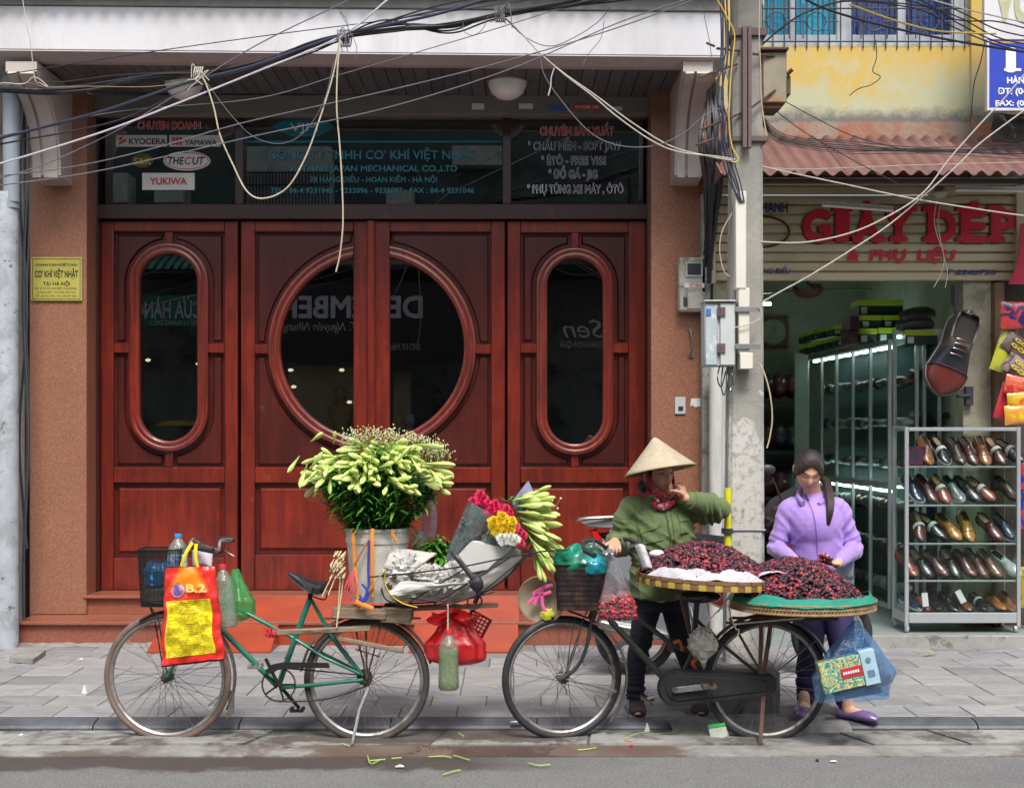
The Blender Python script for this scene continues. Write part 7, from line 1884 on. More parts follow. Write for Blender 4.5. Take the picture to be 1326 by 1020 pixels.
def fnb(rd):
 while True:
  u,v = rd.random(),rd.uniform(.02,.40); p = bagp(u,v,rd.uniform(.3,.92) if rd.random() < .3 else .9)
  if v < .34 + .06*math.sin(u*9): return p,None
berries(bm_,330,fnb,rnd,[(.10,.01,.02),(.22,.012,.02),(.34,.018,.03),(.42,.03,.04),(.36,.02,.05),(.5,.06,.05)])
o = obj('berries',bm_,m_berry,bgt); stuff(o)
bl = thing('shopping_bag','blue clear plastic bag holding a fruit printed carton','plastic bag',P(1107,905,7.3)); Yl = 7.22
def f(u,v):
 an = 2*PI*u
 z = lerp(Z(905,Yl),Z(803,Yl),v)
 w = (lerp(40,48,v/.3) if v < .3 else lerp(48,3.5,((v - .3)/.7)**1.15))*Yl/F
 cxx = X(lerp(1104,1108,v),Yl) + .03*(1 - v)*math.cos(an)
 fold = 1 + .06*math.sin(an*8 + 3*v)*(v + .2) + .09*noise.noise(V((math.cos(an),math.sin(an),v*4)))
 return V((cxx + math.cos(an)*w*fold,Yl + math.sin(an)*w*.42*fold,z + .02*noise.noise(V((an*1.5,2,2)))*(1 - v) + .012*math.cos(an)*(1 - v)))
obj('bag',MB().grid(f,60,30),film('blue_clear_bag',(.14,.38,.78),.30,rough=.12,gloss=.45,wr=20),bl,ang=80)
def printed(name,cols,s=14):
 m,nt,b = nodes_mat(name); v_ = coords(nt,rnd=False); vo = nd(nt,'ShaderNodeTexNoise'); vo.inputs['Scale'].default_value = s; vo.inputs['Detail'].default_value = 3; vo.inputs['Distortion'].default_value = 2.5; nt.links.new(v_,vo.inputs['Vector'])
 c = cols[0]
 for i,q in enumerate(cols[1:]): c = mix(nt,ramp(nt,vo.outputs['Fac'],.40 + .08*i,.42 + .08*i),c,q)
 nt.links.new(c,b.inputs['Base Color']); b.inputs['Roughness'].default_value = .35; return m
Mx = Matrix.Translation(P(1097,870,7.16)) @ Matrix.Rotation(R(-13),4,'Y') @ Matrix.Scale(1.2,4)
def bx(x0,x1,y0,y1,z0,z1,c=.002): return MB().box(x0,x1,y0,y1,z0,z1,c,M=Mx)
obj('carton',bx(-.115,.06,-.02,.05,-.065,.065),printed('fruit_print',[(.50,.32,.08),(.62,.60,.35),(.03,.30,.25),(.03,.22,.18),(.65,.32,.03)],26),bl)
obj('carton_side',bx(.062,.125,-.021,.05,-.07,.075),mat('pale_blue_carton',(.38,.56,.66),.5),bl)
obj('carton_band',bx(-.03,.059,-.024,-.021,-.018,.022,0),mat('red_band',(.50,.03,.05),.5),bl)
vs_,fs_ = font_mesh('MULBERRY',1,.02); 
lt = MB(); lt.add([Mx @ V((v[0]*.0135 + .014,-.026,v[2]*.014 - .003)) for v in vs_],fs_); 
lt2 = MB()
for k in range(7): lt2.box(-.022 + k*.010,-.015 + k*.010,-.027,-.025,-.003,.008,M=Mx)
obj('band_print',lt2,m_wht_t,bl,smooth=False)
obj('box_mark',MB().lathe([(0,0),(.014,0)],Mx @ V((.092,-.024,.035)),(0,-1,0),14).box(.08,.108,-.024,-.022,-.035,-.008,M=Mx),mat('grey_blue_mark',(.12,.22,.28),.5),bl,smooth=False)
obj('carton_roundel',MB().lathe([(0,0),(.034,0),(.036,.002)],Mx @ V((-.088,-.024,-.012)),(0,1,0),24),printed('orange_roundel',[(.62,.30,.04),(.60,.55,.25),(.10,.35,.25)],60),bl)
Mx2 = Matrix.Translation(P(1130,872,7.25)) @ Matrix.Rotation(R(-24),4,'Y')
obj('brown_carton',MB().box(-.04,.075,-.02,.05,-.075,.07,.003,M=Mx2),mat('brown_carton',(.25,.16,.11),.6),bl)
obj('dark_parcel',MB().box(-.10,.10,-.015,.05,-.035,.02,.008,M=Matrix.Translation(P(1115,892,7.25)) @ Matrix.Rotation(R(-10),4,'Y')),mat('dark_parcel',(.06,.05,.08),.4),bl)
# ==== PARKED SCOOTER
YMo = 9.15
def Q(px,py,dy=0.0): return P(px,py,YMo + dy)
mo = thing('motor_scooter','silver motor scooter parked along the doorway behind the fruit sellers','scooter',Q(945,857))
mo.location.z = PV
m_sil = mat('silver_bodywork',(.42,.44,.47),.30,metal=.55,var=.06,coat=.4,bump=0); m_mk = mat('dark_scooter_plastic',(.02,.021,.024),.45); m_redm = mat('maroon_bodywork',(.16,.012,.02),.3,coat=.4,bump=0)
wr_ = 53*YMo/F
for px,lb_ in ((823,'rear scooter wheel'),(1077,'front scooter wheel')):
 c = Q(px,801); c.z = PV + wr_
 w = holder('wheel',mo,lb_)
 obj('tyre',MB().lathe([(wr_ - .035 + .035*math.cos(2*PI*k/12),.038*math.sin(2*PI*k/12)) for k in range(12)],c,(0,1,0),40,close=True),m_rub,w,fix=True)
 rm = MB().lathe([(wr_ - .060,-.03),(wr_ - .068,-.03),(wr_ - .078,0),(wr_ - .068,.03),(wr_ - .060,.03)],c,(0,1,0),40,close=True)
 for k in range(5):
  a = 2*PI*k/5; rm.bar(c,c + V((math.cos(a),0,math.sin(a)))*(wr_ - .07),.035,.03,.004,up=(0,1,0))
 rm.lathe([(0,-.05),(.05,-.045),(.05,.045),(0,.05)],c,(0,1,0),20); obj('rim',rm,m_sil,w)
def panel(pts,d,m_,nm,dy=0.0,lab=None,b=.018):
 mb = MB(); mb.bprism([(X(a,YMo + dy),Z(b_,YMo + dy)) for a,b_ in pts],YMo + dy - d,YMo + dy,b); return obj(nm,mb,m_,mo,ang=50,fix=True,label=lab)
def both(pts,d,m_,nm,lab=None,b=.018):
 o = panel(pts,d,m_,nm,0,lab,b)
 q = [(X(a,YMo),Z(b_,YMo)) for a,b_ in pts]; mb = MB(); mb.bprism(q,YMo + d,YMo,b); obj(nm,mb,m_,mo,ang=50,fix=True); return o
both([(752,700),(775,690),(830,706),(905,725),(925,760),(905,792),(850,790),(800,752),(770,722)],.13,m_sil,'side_panel','silver tail panel',.05)
both([(778,796),(820,775),(850,770),(912,774),(918,800),(905,826),(868,832),(835,822),(812,812)],.15,m_sil,'engine_cover','silver engine cover')
both([(772,690),(830,685),(905,690),(945,695),(955,710),(915,722),(850,712),(800,703)],.12,m_mk,'seat','long black seat',.03)
for k in range(6):
 a,b_ = Q(873 + k*5.2,783 + k*.5,-.165),Q(879 + k*5.2,808,-.165); obj('vent_slat',MB().bar(a,b_,.010,.012,.002,up=(0,1,0)),mat('pale_vent',(.60,.62,.64),.4,bump=0),mo)
obj('filler_cap',MB().lathe([(0,0),(.028,0),(.03,.012)],Q(836,780,-.162),(0,1,0),20),m_chrome,mo)
both([(752,676),(790,668),(800,674),(795,684),(760,682)],.10,m_sil,'luggage_rail',None,.01)
obj('luggage_rail_edge',MB().tube(catmull([Q(800,669,-.11),Q(760,671,-.12),Q(747,673,-.06),Q(747,673,.06),Q(760,671,.12)],6),.012,8),m_chrome,mo)
both([(763,686),(772,684),(786,704),(780,712),(768,700)],.11,mat('red_tail_lamp',(.55,.01,.012),.2,coat=.6,bump=0),'tail_lamp',None,.01)
both([(905,775),(960,800),(1010,805),(1030,780),(1045,740),(1035,690),(1020,668),(1008,672),(1015,730),(1000,778),(950,775),(925,750)],.12,m_redm,'leg_shield','maroon front shield and footboard')
both([(985,668),(1000,645),(1030,628),(1042,640),(1032,668),(1010,680)],.13,m_mk,'handlebar_cowl','black handlebar cowl')
obj('handlebar',MB().tube(catmull([Q(1000,660,-.34),Q(1012,655,-.2),Q(1022,655,0),Q(1012,655,.2),Q(1000,660,.34)],6),.014,8),m_rub,mo)
obj('mirror',MB().tube([Q(1015,655,-.2),Q(1000,618,-.26)],.006,6).ell(Q(994,608,-.27),(.05,.02,.035),16,10),m_mk,mo)
both([(1040,745),(1056,742),(1100,760),(1125,790),(1118,796),(1090,768),(1060,758),(1045,760)],.06,m_redm,'front_mudguard',None,.01)
obj('front_fork',MB().tube([Q(1040,700,-.08),Q(1076,802,-.07)],.016,8).tube([Q(1040,700,.08),Q(1076,802,.07)],.016,8),m_chrome,mo)
obj('exhaust',MB().tube(catmull([Q(905,830,-.14),Q(860,822,-.16),Q(800,812,-.17),Q(775,806,-.17)],6),[.018]*6 + [.034]*12 + [.02],14),m_chrome,mo)
obj('engine',MB().box(X(862,YMo),X(925,YMo),YMo - .1,YMo + .1,Z(842,YMo),Z(815,YMo),.02),m_hub,mo)
obj('centre_stand',MB().tube([Q(912,835,-.1),Q(900,858,-.14)],.010,8).tube([Q(912,835,.1),Q(900,856,.14)],.010,8),m_mk,mo)
obj('swing_arm',MB().bar(Q(823,802,-.07),Q(905,822,-.09),.05,.03,.006),m_sil,mo)
# ==== PEOPLE
def remeshed(mb,vox,disp=None,smooth_it=4,name='m'):
 me = mb.mesh(name,True,180); recalc(me)
 o = bpy.data.objects.new('tmp',me); col.objects.link(o)
 md = o.modifiers.new('r','REMESH'); md.mode = 'VOXEL'; md.voxel_size = vox; md.adaptivity = 0
 if smooth_it:
  ms = o.modifiers.new('s','SMOOTH'); ms.factor = .5; ms.iterations = smooth_it
 dg = bpy.context.evaluated_depsgraph_get(); dg.update()
 out = bpy.data.meshes.new_from_object(o.evaluated_get(dg))
 bpy.data.objects.remove(o); bpy.data.meshes.remove(me)
 if disp:
  for v,n in [(v,v.normal.copy()) for v in out.vertices]:
   v.co += n*disp(v.co,n)
 out.polygons.foreach_set('use_smooth',[True]*len(out.polygons)); out.materials.clear(); out.name = name
 return out
def limb(mb,pts,rad,n=16,k=6,side=None):
 ps = catmull([V(p) for p in pts],k); r = []
 ra = [(q,q) if isinstance(q,(int,float)) else q for q in rad]
 a_,b_ = catmull([q[0] for q in ra],k),catmull([q[1] for q in ra],k)
 if len(a_) != len(ps): a_ = a_[:len(ps)]; b_ = b_[:len(ps)]
 mb.tube(ps,list(zip(a_,b_)),n,side=side); mb.ell(ps[0],(a_[0],)*3,12,8) if side is None else 0; mb.ell(ps[-1],(a_[-1],)*3,12,8) if side is None else 0
def frame_m(fwd,up,o):
 f = V(fwd).normalized(); x = f.cross(V(up)).normalized(); u = x.cross(f)
 M = Matrix(((*x,0),(*f,0),(*u,0),(0,0,0,1))).transposed(); M.translation = V(o); return M
def G(x,s): return math.exp(-(x/s)**2)
def head_shape(p,d):
 x,y,z = p
 t = z/.115
 if t < 0: k = 1 - .30*(-t)**1.6; x *= k; y *= 1 - .12*(-t)**2
 if d.y > 0:
  fy = d.y**.6
  y *= 1 - .05*G(x,.05)
  y += fy*(.020*G(x,.011)*G(z + .020,.020) + .010*G(x,.009)*G(z + .002,.025))
  y += fy*(.006*G(abs(x),.05)*G(z - .032,.014))
  y -= fy*.010*G(abs(x) - .031,.016)*G(z - .010,.013)
  y += fy*.004*G(abs(x) - .031,.011)*G(z - .009,.006)
  y += fy*.006*G(abs(x) - .042,.020)*G(z + .028,.022)
  y += fy*(.0065*G(x,.020)*G(z + .052,.005) + .0065*G(x,.017)*G(z + .064,.006) - .003*G(x,.022)*G(z + .058,.0025))
  y += fy*.008*G(x,.022)*G(z + .092,.014)
  y -= fy*.004*G(x,.03)*G(z + .077,.006)
 return V((x,y,z))
HS = 1.0
def add_head(mb,M,s=1.0):
 Ms = M @ Matrix.Scale(s,4)
 h = MB(); h.ell((0,0,0),(.074,.093,.115),72,60,fn=head_shape)
 mb.add([Ms @ V(v) for v in h.v],h.f)
 for sx in (-1,1):
  e = MB(); e.ell((sx*.074,-.010,-.005),(.011,.020,.032),14,10,Matrix.Rotation(.25*sx,3,'Z')); mb.add([Ms @ V(v) for v in e.v],e.f)
def add_hand(mb,wrist,direction,palm_n,s=1.0,curl=(25,30,35,40),thumb_side=1,thumb_curl=25,spread=1.0):
 """palm + five bent fingers; direction = towards the fingertips, palm_n = out of the palm"""
 d = V(direction).normalized(); n = V(palm_n); n = (n - d*n.dot(d)).normalized(); l = d.cross(n)*thumb_side
 W = V(wrist)
 limb(mb,[W - d*.01,W + d*.03*s,W + d*.075*s],[(.024*s,.017*s),(.034*s,.015*s),(.037*s,.013*s)],14,5,side=l)
 for i,(off,L_,r_) in enumerate(((.030,.066,.0082),(.010,.074,.0086),(-.011,.068,.0082),(-.030,.052,.0074))):
  base = W + d*.072*s + l*off*s; cc = R(curl[i]); pts = [base - d*.015*s,base]; rad = [r_*s,r_*1.05*s]
  dd = (d + l*off*2.2*spread).normalized(); ax = dd.cross(n).normalized(); q = base
  for j,seg in enumerate((.46,.30,.24)):
   dd = Quaternion(ax,cc*(.7 if j == 0 else 1)) @ dd; q = q + dd*L_*seg*s; pts.append(q); rad.append(r_*(1 - .12*(j + 1))*s)
  limb(mb,pts,rad,10,3)
 tb_ = W + d*.025*s + l*.024*s; td = (d*.7 + l*.8 + n*.25).normalized(); ax = td.cross(n).normalized()
 pts,rad,q = [tb_],[.013*s],tb_
 for j,seg in enumerate((.034,.028,.022)):
  q = q + td*seg*s; pts.append(q); rad.append((.0115 - .0015*j)*s); td = Quaternion(ax,R(thumb_curl)) @ td
 limb(mb,pts,rad,10,3)
m_skin = mat('skin',(1,1,1),.50,vcol=True,var=.06,bump=.06,bscale=150,sss=.12,spec=.4)
def paint_skin(me,M,s,base,lid=True,eye=False):
 Mi = (M @ Matrix.Scale(s,4)).inverted()
 at = me.color_attributes.new('Col','FLOAT_COLOR','POINT'); out = []
 for v in me.vertices:
  p = Mi @ v.co; c = V(base)
  if abs(p.x) < .11 and abs(p.z) < .15 and -.13 < p.y < .14 and p.y > .02:
   x,z = p.x,p.z
   lip = max(G(x,.021)*G(z + .052,.0050),G(x,.018)*G(z + .0635,.0060)); c = c.lerp(V((.42,.10,.085)),min(.7,lip**2))
   c = c.lerp(V((.06,.02,.02)),.8*G(x,.02)*G(z + .0575,.0016))
   br = G(abs(x) - .033,.018)*G(z - .032 + .004*((abs(x) - .033)/.018)**2,.0042); c = c.lerp(V((.02,.012,.01)),min(.9,br*1.2))
   ey = G(abs(x) - .031,.0125)*G(z - .006 - .003*((abs(x) - .031)/.0125)**2,.0026); c = c.lerp(V((.015,.01,.01)),min(.95,ey*1.5))
   ch = G(abs(x) - .042,.022)*G(z + .03,.022); c = c.lerp(V((base[0]*1.05,base[1]*.8,base[2]*.75)),.2*ch)
   c = c.lerp(V((.05,.02,.015)),.7*G(abs(x) - .008,.0035)*G(z + .036,.003))
  out += [c.x,c.y,c.z,1]
 at.data.foreach_set('color',out)
def folds(seeds,amp):
 """cloth folds: ridged noise stretched along given directions near given points"""
 def f(p,n):
  a = 0
  for (c,axis,r_,fr,am) in seeds:
   w = math.exp(-((p - c).length/r_)**2)
   if w > .03:
    t = (p - c).dot(axis); q = V((t*fr,(p - c).length*fr*.25,fr))
    a += am*1.35*w*(1 - 2.6*abs(noise.noise(q))**.8)
  q = V((p.x*16,p.y*16,p.z*7)); a += amp*(.5 - abs(noise.noise(q))*1.6) + amp*.35*(.3 - abs(noise.noise(p*38)))
  return a
 return f
# ---- woman with the conical hat
Y1 = 7.95
def W1(px,py,dy=0.0): return P(px,py,Y1 + dy)
neck1 = W1(857,648); head_c1 = W1(852,613,-.06)
HM1 = frame_m((.50,-.86,-.05),(-.05,-.05,1),head_c1)
sh_r,sh_l = W1(815,662),W1(893,660)
el_r,ha_r = W1(803,704,.03),P(797,703,7.56)
el_l,ha_l = W1(930,661,-.02),P(888,645,7.80)
hip1 = W1(857,772); 
body = MB()
def torso(mb,neck,hip,wx,grow=0.0,lean=0.0,bust=.0):
 N_,H_ = V(neck),V(hip); f = lambda t,dy=0: H_.lerp(N_,t) + V((0,dy,0))
 pts = [f(-.08),f(.08),f(.30),f(.52,-.01),f(.72,-.015),f(.86,0),f(.95,0),f(1.03,0)]
 rad = [(wx*.98,.115),(wx*1.02,.125),(wx*.88,.105),(wx*.93,.115 + bust),(wx*1.0,.12 + bust),(wx*.92,.10),(wx*.45,.07),(.052,.052)]
 rad = [(a + grow,b_ + grow) for a,b_ in rad]
 limb(mb,pts,rad,24,6,side=(1,0,0))
torso(body,neck1,hip1,.140)
limb(body,[neck1 + V((0,0,-.05)),neck1.lerp(head_c1,.5),head_c1 + V((-.01,.02,-.03))],[.055,.050,.052],14,4)
add_head(body,HM1,1.0)
limb(body,[sh_r,el_r],[.045,.038]); limb(body,[el_r,ha_r + V((0,.05,0))],[.036,.024])
limb(body,[sh_l,el_l],[.045,.038]); limb(body,[el_l,ha_l],[.036,.025])
add_hand(body,ha_r + V((0,.05,.01)),(-.05,-1,-.45),(-.1,.2,-1),.92,(45,48,50,52),-1,20)
add_hand(body,ha_l,(-.30,.10,.95),(-.75,.45,-.2),.92,(60,62,60,55),1,25)
for (a,b_,dy0) in ((840,823,0),(872,903,.02)):
 kn_,an_ = W1((a + b_)/2 - 2,835,dy0 - .01),W1(b_,907,dy0 + .0)
 limb(body,[W1(a,778,dy0),kn_],[.070,.046]); limb(body,[kn_,kn_.lerp(an_,.4) + V((0,.015,0)),an_],[.044,.042,.030])
 limb(body,[an_ + V((0,.03,-.01)),an_ + V((0,-.04,-.03)),an_ + V((0,-.14,-.045))],[.030,.034,.028])
me = remeshed(body,.0045,None,3,'body'); paint_skin(me,HM1,1.0,(.54,.29,.19))
w1 = thing('person','woman in a green shirt and conical hat holding the black bicycle','person',W1(850,925)); w1.location.z = PV
bo = obj('body',me,m_skin,w1)
tr_ = MB(); limb(tr_,[W1(857,752),W1(857,790)],[(.150,.12),(.145,.12)],24,4,side=(1,0,0))
for (a,b_,dy0) in ((840,823,0),(872,903,.02)):
 limb(tr_,[W1(a,778,dy0),W1((a + b_)/2 - 3,835,dy0),W1(b_ - 1,880,dy0),W1(b_ + 1,905,dy0)],[.080,.060,.053,.050],20,6)
fo = folds([(W1(822,895),V((0,0,1)),.10,38,.010),(W1(835,835),V((.3,0,1)),.10,20,.007),(W1(884,895),V((0,0,1)),.1,38,.010)],.003)
obj('trousers',remeshed(tr_,.006,fo,2,'trousers'),mat('dark_navy_trousers',(.012,.013,.025),.85,var=.2,bump=.3,bscale=300),w1)
m_shoe1 = mat('dark_cloth_shoe',(.05,.035,.04),.8,c2=(.14,.03,.03),c2s=14,c2t=(.55,.62))
for (px,dy0) in ((824,0),(904,.02)):
 s_ = MB(); q = W1(px,915,dy0); q.z = PV
 limb(s_,[q + V((0,.06,.03)),q + V((0,-.03,.035)),q + V((0,-.12,.026)),q + V((0,-.16,.018))],[(.036,.030),(.042,.036),(.046,.030),(.034,.018)],16,5,side=(1,0,0))
 o = obj('shoe',remeshed(s_,.004,None,3,'shoe'),m_shoe1,w1); obj('shoe_sole',MB().lathe([(0,0),(.047,0),(.048,.012),(0,.014)],(0,0,0),n=24),m_sole,o,local=True)
 so_ = o.children[0]; so_.scale = (1,2.6,1); so_.location = q + V((0,-.05,0))
sh = MB()
Nk,Hp = neck1,W1(857,776)
pts = [W1(856,772),W1(856,758),W1(857,738),W1(856,712),W1(855,688,-.01),W1(854,668,-.005),W1(854,655),W1(857,648)]
rad = [(.180,.145),(.178,.142),(.172,.136),(.172,.134),(.178,.136),(.162,.115),(.100,.088),(.060,.062)]
limb(sh,pts,rad,28,6,side=(1,0,0))
limb(sh,[W1(828,662),sh_r + V((.008,0,.0)),sh_r.lerp(el_r,.55),el_r,el_r.lerp(ha_r,.5),ha_r + V((.004,.10,.006))],[.075,.076,.066,.062,.052,.043],18,6)
limb(sh,[W1(876,662),sh_l,sh_l.lerp(el_l,.5),el_l + V((0,0,.008)),el_l.lerp(ha_l,.5) + V((0,0,.01)),el_l.lerp(ha_l,.84)],[.078,.078,.068,.064,.056,.046],18,6)
fo = folds([(el_r,V((0,-.3,1)),.12,26,.018),(sh_r + V((.02,0,-.03)),V((.7,0,.7)),.12,16,.013),(el_l,V((1,0,.2)),.13,26,.016),(sh_l.lerp(el_l,.5),V((1,0,.4)),.12,24,.012),
   (W1(840,725),V((.6,0,1)),.20,15,.014),(W1(880,735),V((-.8,0,1)),.18,14,.014),(W1(890,690),V((1,0,.9)),.14,17,.012),(W1(825,690),V((1,0,-.3)),.12,20,.012),(W1(850,765),V((1,0,.1)),.18,14,.012)],.0045)
m_shirt = mat('olive_green_shirt',(.105,.150,.055),.82,var=.10,scale=6,bump=.25,bscale=260,sheen=.15)
smesh = remeshed(sh,.006,fo,3,'shirt')
shirt = obj('shirt',smesh,m_shirt,w1)
def bvh_of(me):
 return BVHTree.FromPolygons([v.co[:] for v in me.vertices],[tuple(p.vertices) for p in me.polygons])
def on(bv,p,off=.002):
 q = V((p.x,p.y - .6,p.z)); h = bv.ray_cast(q,V((0,1,0)),2)
 return (h[0] + h[1]*off) if h[0] is not None else p
bv = bvh_of(smesh)
def patch_on(bv,corners,Yq,off=.004,n=12,Pf=None):
 a,b_,c_,d_ = [P(*q,Yq) for q in corners]
 return MB().grid(lambda u,v: on(bv,a.lerp(b_,u).lerp(d_.lerp(c_,u),v),off),n,n)
m_shirt_d = mat('olive_seam',(.055,.08,.028),.85)
Yf = Y1 - .14
obj('pocket',patch_on(bv,[(829,684),(856,677),(858,700),(833,706)],Yf,.003),m_shirt,shirt,solid=.002,ang=80)
obj('pocket_flap',patch_on(bv,[(828,684),(856,676),(855,682),(830,692)],Yf,.006),m_shirt,shirt,solid=.004,ang=80)
obj('pocket',patch_on(bv,[(879,668),(895,667),(894,690),(882,692)],Yf,.003),m_shirt,shirt,solid=.002,ang=80)
obj('pocket_flap',patch_on(bv,[(878,667),(896,666),(895,674),(880,677)],Yf,.006),m_shirt,shirt,solid=.004,ang=80)
def seam(ptspx,Yq,r_=.0022,off=.003,bv_=None): return MB().tube([on(bv_ or bv,P(a,b_,Yq),off) for a,b_ in [(p.x,p.y) for p in catmull([V((*q,0)) for q in ptspx],8)]],r_,5)
obj('placket',seam([(861,655),(865,680),(868,700),(866,730)],Yf,.0035),m_shirt_d,shirt)
obj('placket_seam',seam([(868,655),(871,680),(873,700),(871,730)],Yf,.0016),m_shirt_d,shirt)
obj('sleeve_seam',seam([(822,655),(826,680),(828,705)],Yf,.0018),m_shirt_d,shirt)
for q in ((865,675),(868,693),(868,712)): obj('button',MB().lathe([(0,-.003),(.005,-.002),(.005,.001)],on(bv,P(*q,Yf),.005),(0,1,0),10),m_shirt_d,shirt)
for pts in ([(838,643),(845,660),(850,664),(858,650),(852,640)],[(872,640),(880,652),(884,660),(870,654),(866,646)]):
 cpx = sum(p[0] for p in pts)/5; cpy = sum(p[1] for p in pts)/5; mb = MB()
 vv = [on(bv,P(a,b_,Yf),.010) for a,b_ in pts]; mb.add([on(bv,P(cpx,cpy,Yf),.016)] + vv,[(0,k + 1,(k + 1) % 5 + 1) for k in range(5)]); obj('collar',mb,m_shirt,shirt,solid=.004,ang=80)
cfm = MB(); dcu = (ha_r + V((0,.1,0)) - el_r).normalized(); cfm.tube([ha_r + V((.002,.125,.006)),ha_r + V((0,.085,.008))],[.047,.045],18); obj('cuff',cfm,m_shirt,shirt)
dl_ = (ha_l - el_l).normalized(); cfm = MB(); q = el_l.lerp(ha_l,.84); cfm.tube([q - dl_*.05,q + dl_*.008],[.055,.053],18); obj('cuff',cfm,m_shirt,shirt)
hm_ = MB(); hm_.ell((0,-.016,.014),(.083,.098,.116),32,24,fn=lambda p,d: V((p.x,min(p.y,.062 - .5*max(0,-p.z)) if p.z < .055 else p.y,p.z)))
hair = MB(); hair.add([HM1 @ V(v) for v in hm_.v],hm_.f)
hair.ell(W1(836,630,.06),(.05,.06,.045),16,12); m_hair = mat('black_hair',(.014,.011,.011),.42,var=.3,stretch=(3,3,40),bump=.5,bscale=40)
obj('hair',hair,m_hair,w1)
scm = MB()
for t in range(1): pass
path = [HM1 @ V(q) for q in ((.080,.0,.03),(.083,.020,-.02),(.072,.045,-.065),(.045,.075,-.103),(0,.088,-.118),(-.045,.075,-.103),(-.072,.045,-.065),(-.083,.020,-.02),(-.080,.0,.03))]
scm.tube(catmull(path,5),[(.017,.006)]*41,10,side=HM1.to_3x3() @ V((0,.35,1)))
scm.tube(catmull([W1(838,636,-.03),W1(845,648,-.10),W1(856,656,-.125),W1(869,651,-.11),W1(877,642,-.07)],6),[(.022,.012)]*25,10,side=(0,.3,1))
scm.tube(catmull([W1(843,624,-.07),W1(847,638,-.11),W1(853,650,-.135)],6),[(.013,.008)]*13,8,side=(1,0,0))
sfm = mat('patterned_red_scarf',(.34,.018,.03),.8,c2=(.34,.34,.42),c2s=26,c2t=(.54,.57),c3=(.03,.03,.05),c3s=30,c3t=(.56,.6))
obj('scarf',scm,sfm,w1)
for sx in (-1,1):
 e = MB(); e.ell((0,0,0),(.0105,.006,.0048),12,8); obj('eye',MB().add([HM1 @ (V(v) + V((sx*.031,.0775,.0065))) for v in e.v],e.f),mat('eye_white',(.35,.33,.31),.2),w1)
 e = MB(); e.ell((0,0,0),(.0045,.004,.0045),10,8); obj('iris',MB().add([HM1 @ (V(v) + V((sx*.031,.0815,.0065))) for v in e.v],e.f),m_blk,w1)
rimc = P(855,609,7.86); apx = rimc + (V((-.16,.12,.96)).normalized()*.185)
ht1,_ = conical_hat(apx,rimc,.198,'conical_hat','conical palm leaf hat worn by the woman in the green shirt')
# ---- woman in the lilac jacket
Y2 = 7.95
def W2(px,py,dy=0.0): return P(px,py,Y2 + dy)
neck2 = W2(1053,641,.03); head_c2 = W2(1047,608,-.05)
HM2 = frame_m((-.06,-.80,-.60),(.03,-.6,.8),head_c2)
sr,sl2 = W2(1021,660),W2(1087,660)
er,hr_ = W2(1006,710,.0),P(1029,726,7.56)
el2,hl_ = W2(1105,710,.0),P(1084,730,7.52)
hip2 = W2(1060,772)
bd = MB(); torso(bd,neck2,hip2,.142,bust=.005)
limb(bd,[neck2 + V((0,0,-.05)),neck2.lerp(head_c2,.5) + V((0,.0,0)),head_c2 + V((0,.03,-.01))],[.052,.048,.052],14,4)
add_head(bd,HM2,1.0)
limb(bd,[sr,er],[.045,.038]); limb(bd,[er,hr_],[.036,.024]); limb(bd,[sl2,el2],[.045,.038]); limb(bd,[el2,hl_],[.036,.024])
add_hand(bd,hr_,(.35,-.9,-.45),(.4,.1,-1),.9,(35,38,40,42),1,20)
add_hand(bd,hl_,(-.75,-.55,.12),(-.25,-.2,1),.9,(28,34,40,46),1,20)
legs2 = ((1045,1050,1043,0.0),(1082,1090,1094,-.13))
for (a,k_,an,dy0) in legs2:
 K_,A_ = W2(k_,835,dy0*.5 - .02),W2(an,908,dy0)
 if dy0 < 0: A_ = P(1094,918,7.80)
 limb(bd,[W2(a,775),K_],[.088,.056]); limb(bd,[K_,K_.lerp(A_,.35) + V((0,.018,0)),A_],[.055,.052,.033])
me = remeshed(bd,.0045,None,3,'body'); paint_skin(me,HM2,1.0,(.74,.43,.28))
w2 = thing('person','woman in a lilac jacket looking down and sorting mulberries','person',W2(1070,925)); w2.location.z = PV
obj('body',me,m_skin,w2)
for i,(foot,az) in enumerate(((P(1041,922,7.86),200),(P(1098,928,7.76),128))):
 d = V((math.sin(R(az)),math.cos(R(az)),0)); z0 = PV if i == 0 else .052
 q = V((foot.x,foot.y,z0)); ft = MB()
 limb(ft,[q + V((0,0,.10)),q + V((0,0,.05)),q + d*.05 + V((0,0,.035)),q + d*.13 + V((0,0,.025))],[.031,.034,.032,.024],14,4)
 fm_ = remeshed(ft,.005,None,2,'foot'); at = fm_.color_attributes.new('Col','FLOAT_COLOR','POINT'); at.data.foreach_set('color',[.66,.38,.25,1]*len(fm_.vertices))
 obj('foot',fm_,m_skin,w2)
 sm = MB(); limb(sm,[q - d*.055 + V((0,0,.030)),q + d*.0 + V((0,0,.028)),q + d*.07 + V((0,0,.030)),q + d*.13 + V((0,0,.026)),q + d*.175 + V((0,0,.018))],[(.032,.030),(.036,.026),(.042,.030),(.040,.026),(.026,.014)],18,5,side=d.cross(V((0,0,1))))
 obj('shoe',remeshed(sm,.004,None,3,'shoe'),mat('violet_rubber_shoe',(.17,.10,.27),.25,coat=.5,bump=0,var=.05),w2)
tr_ = MB(); limb(tr_,[W2(1062,745),W2(1062,785)],[(.168,.13),(.168,.13)],24,4,side=(1,0,0))
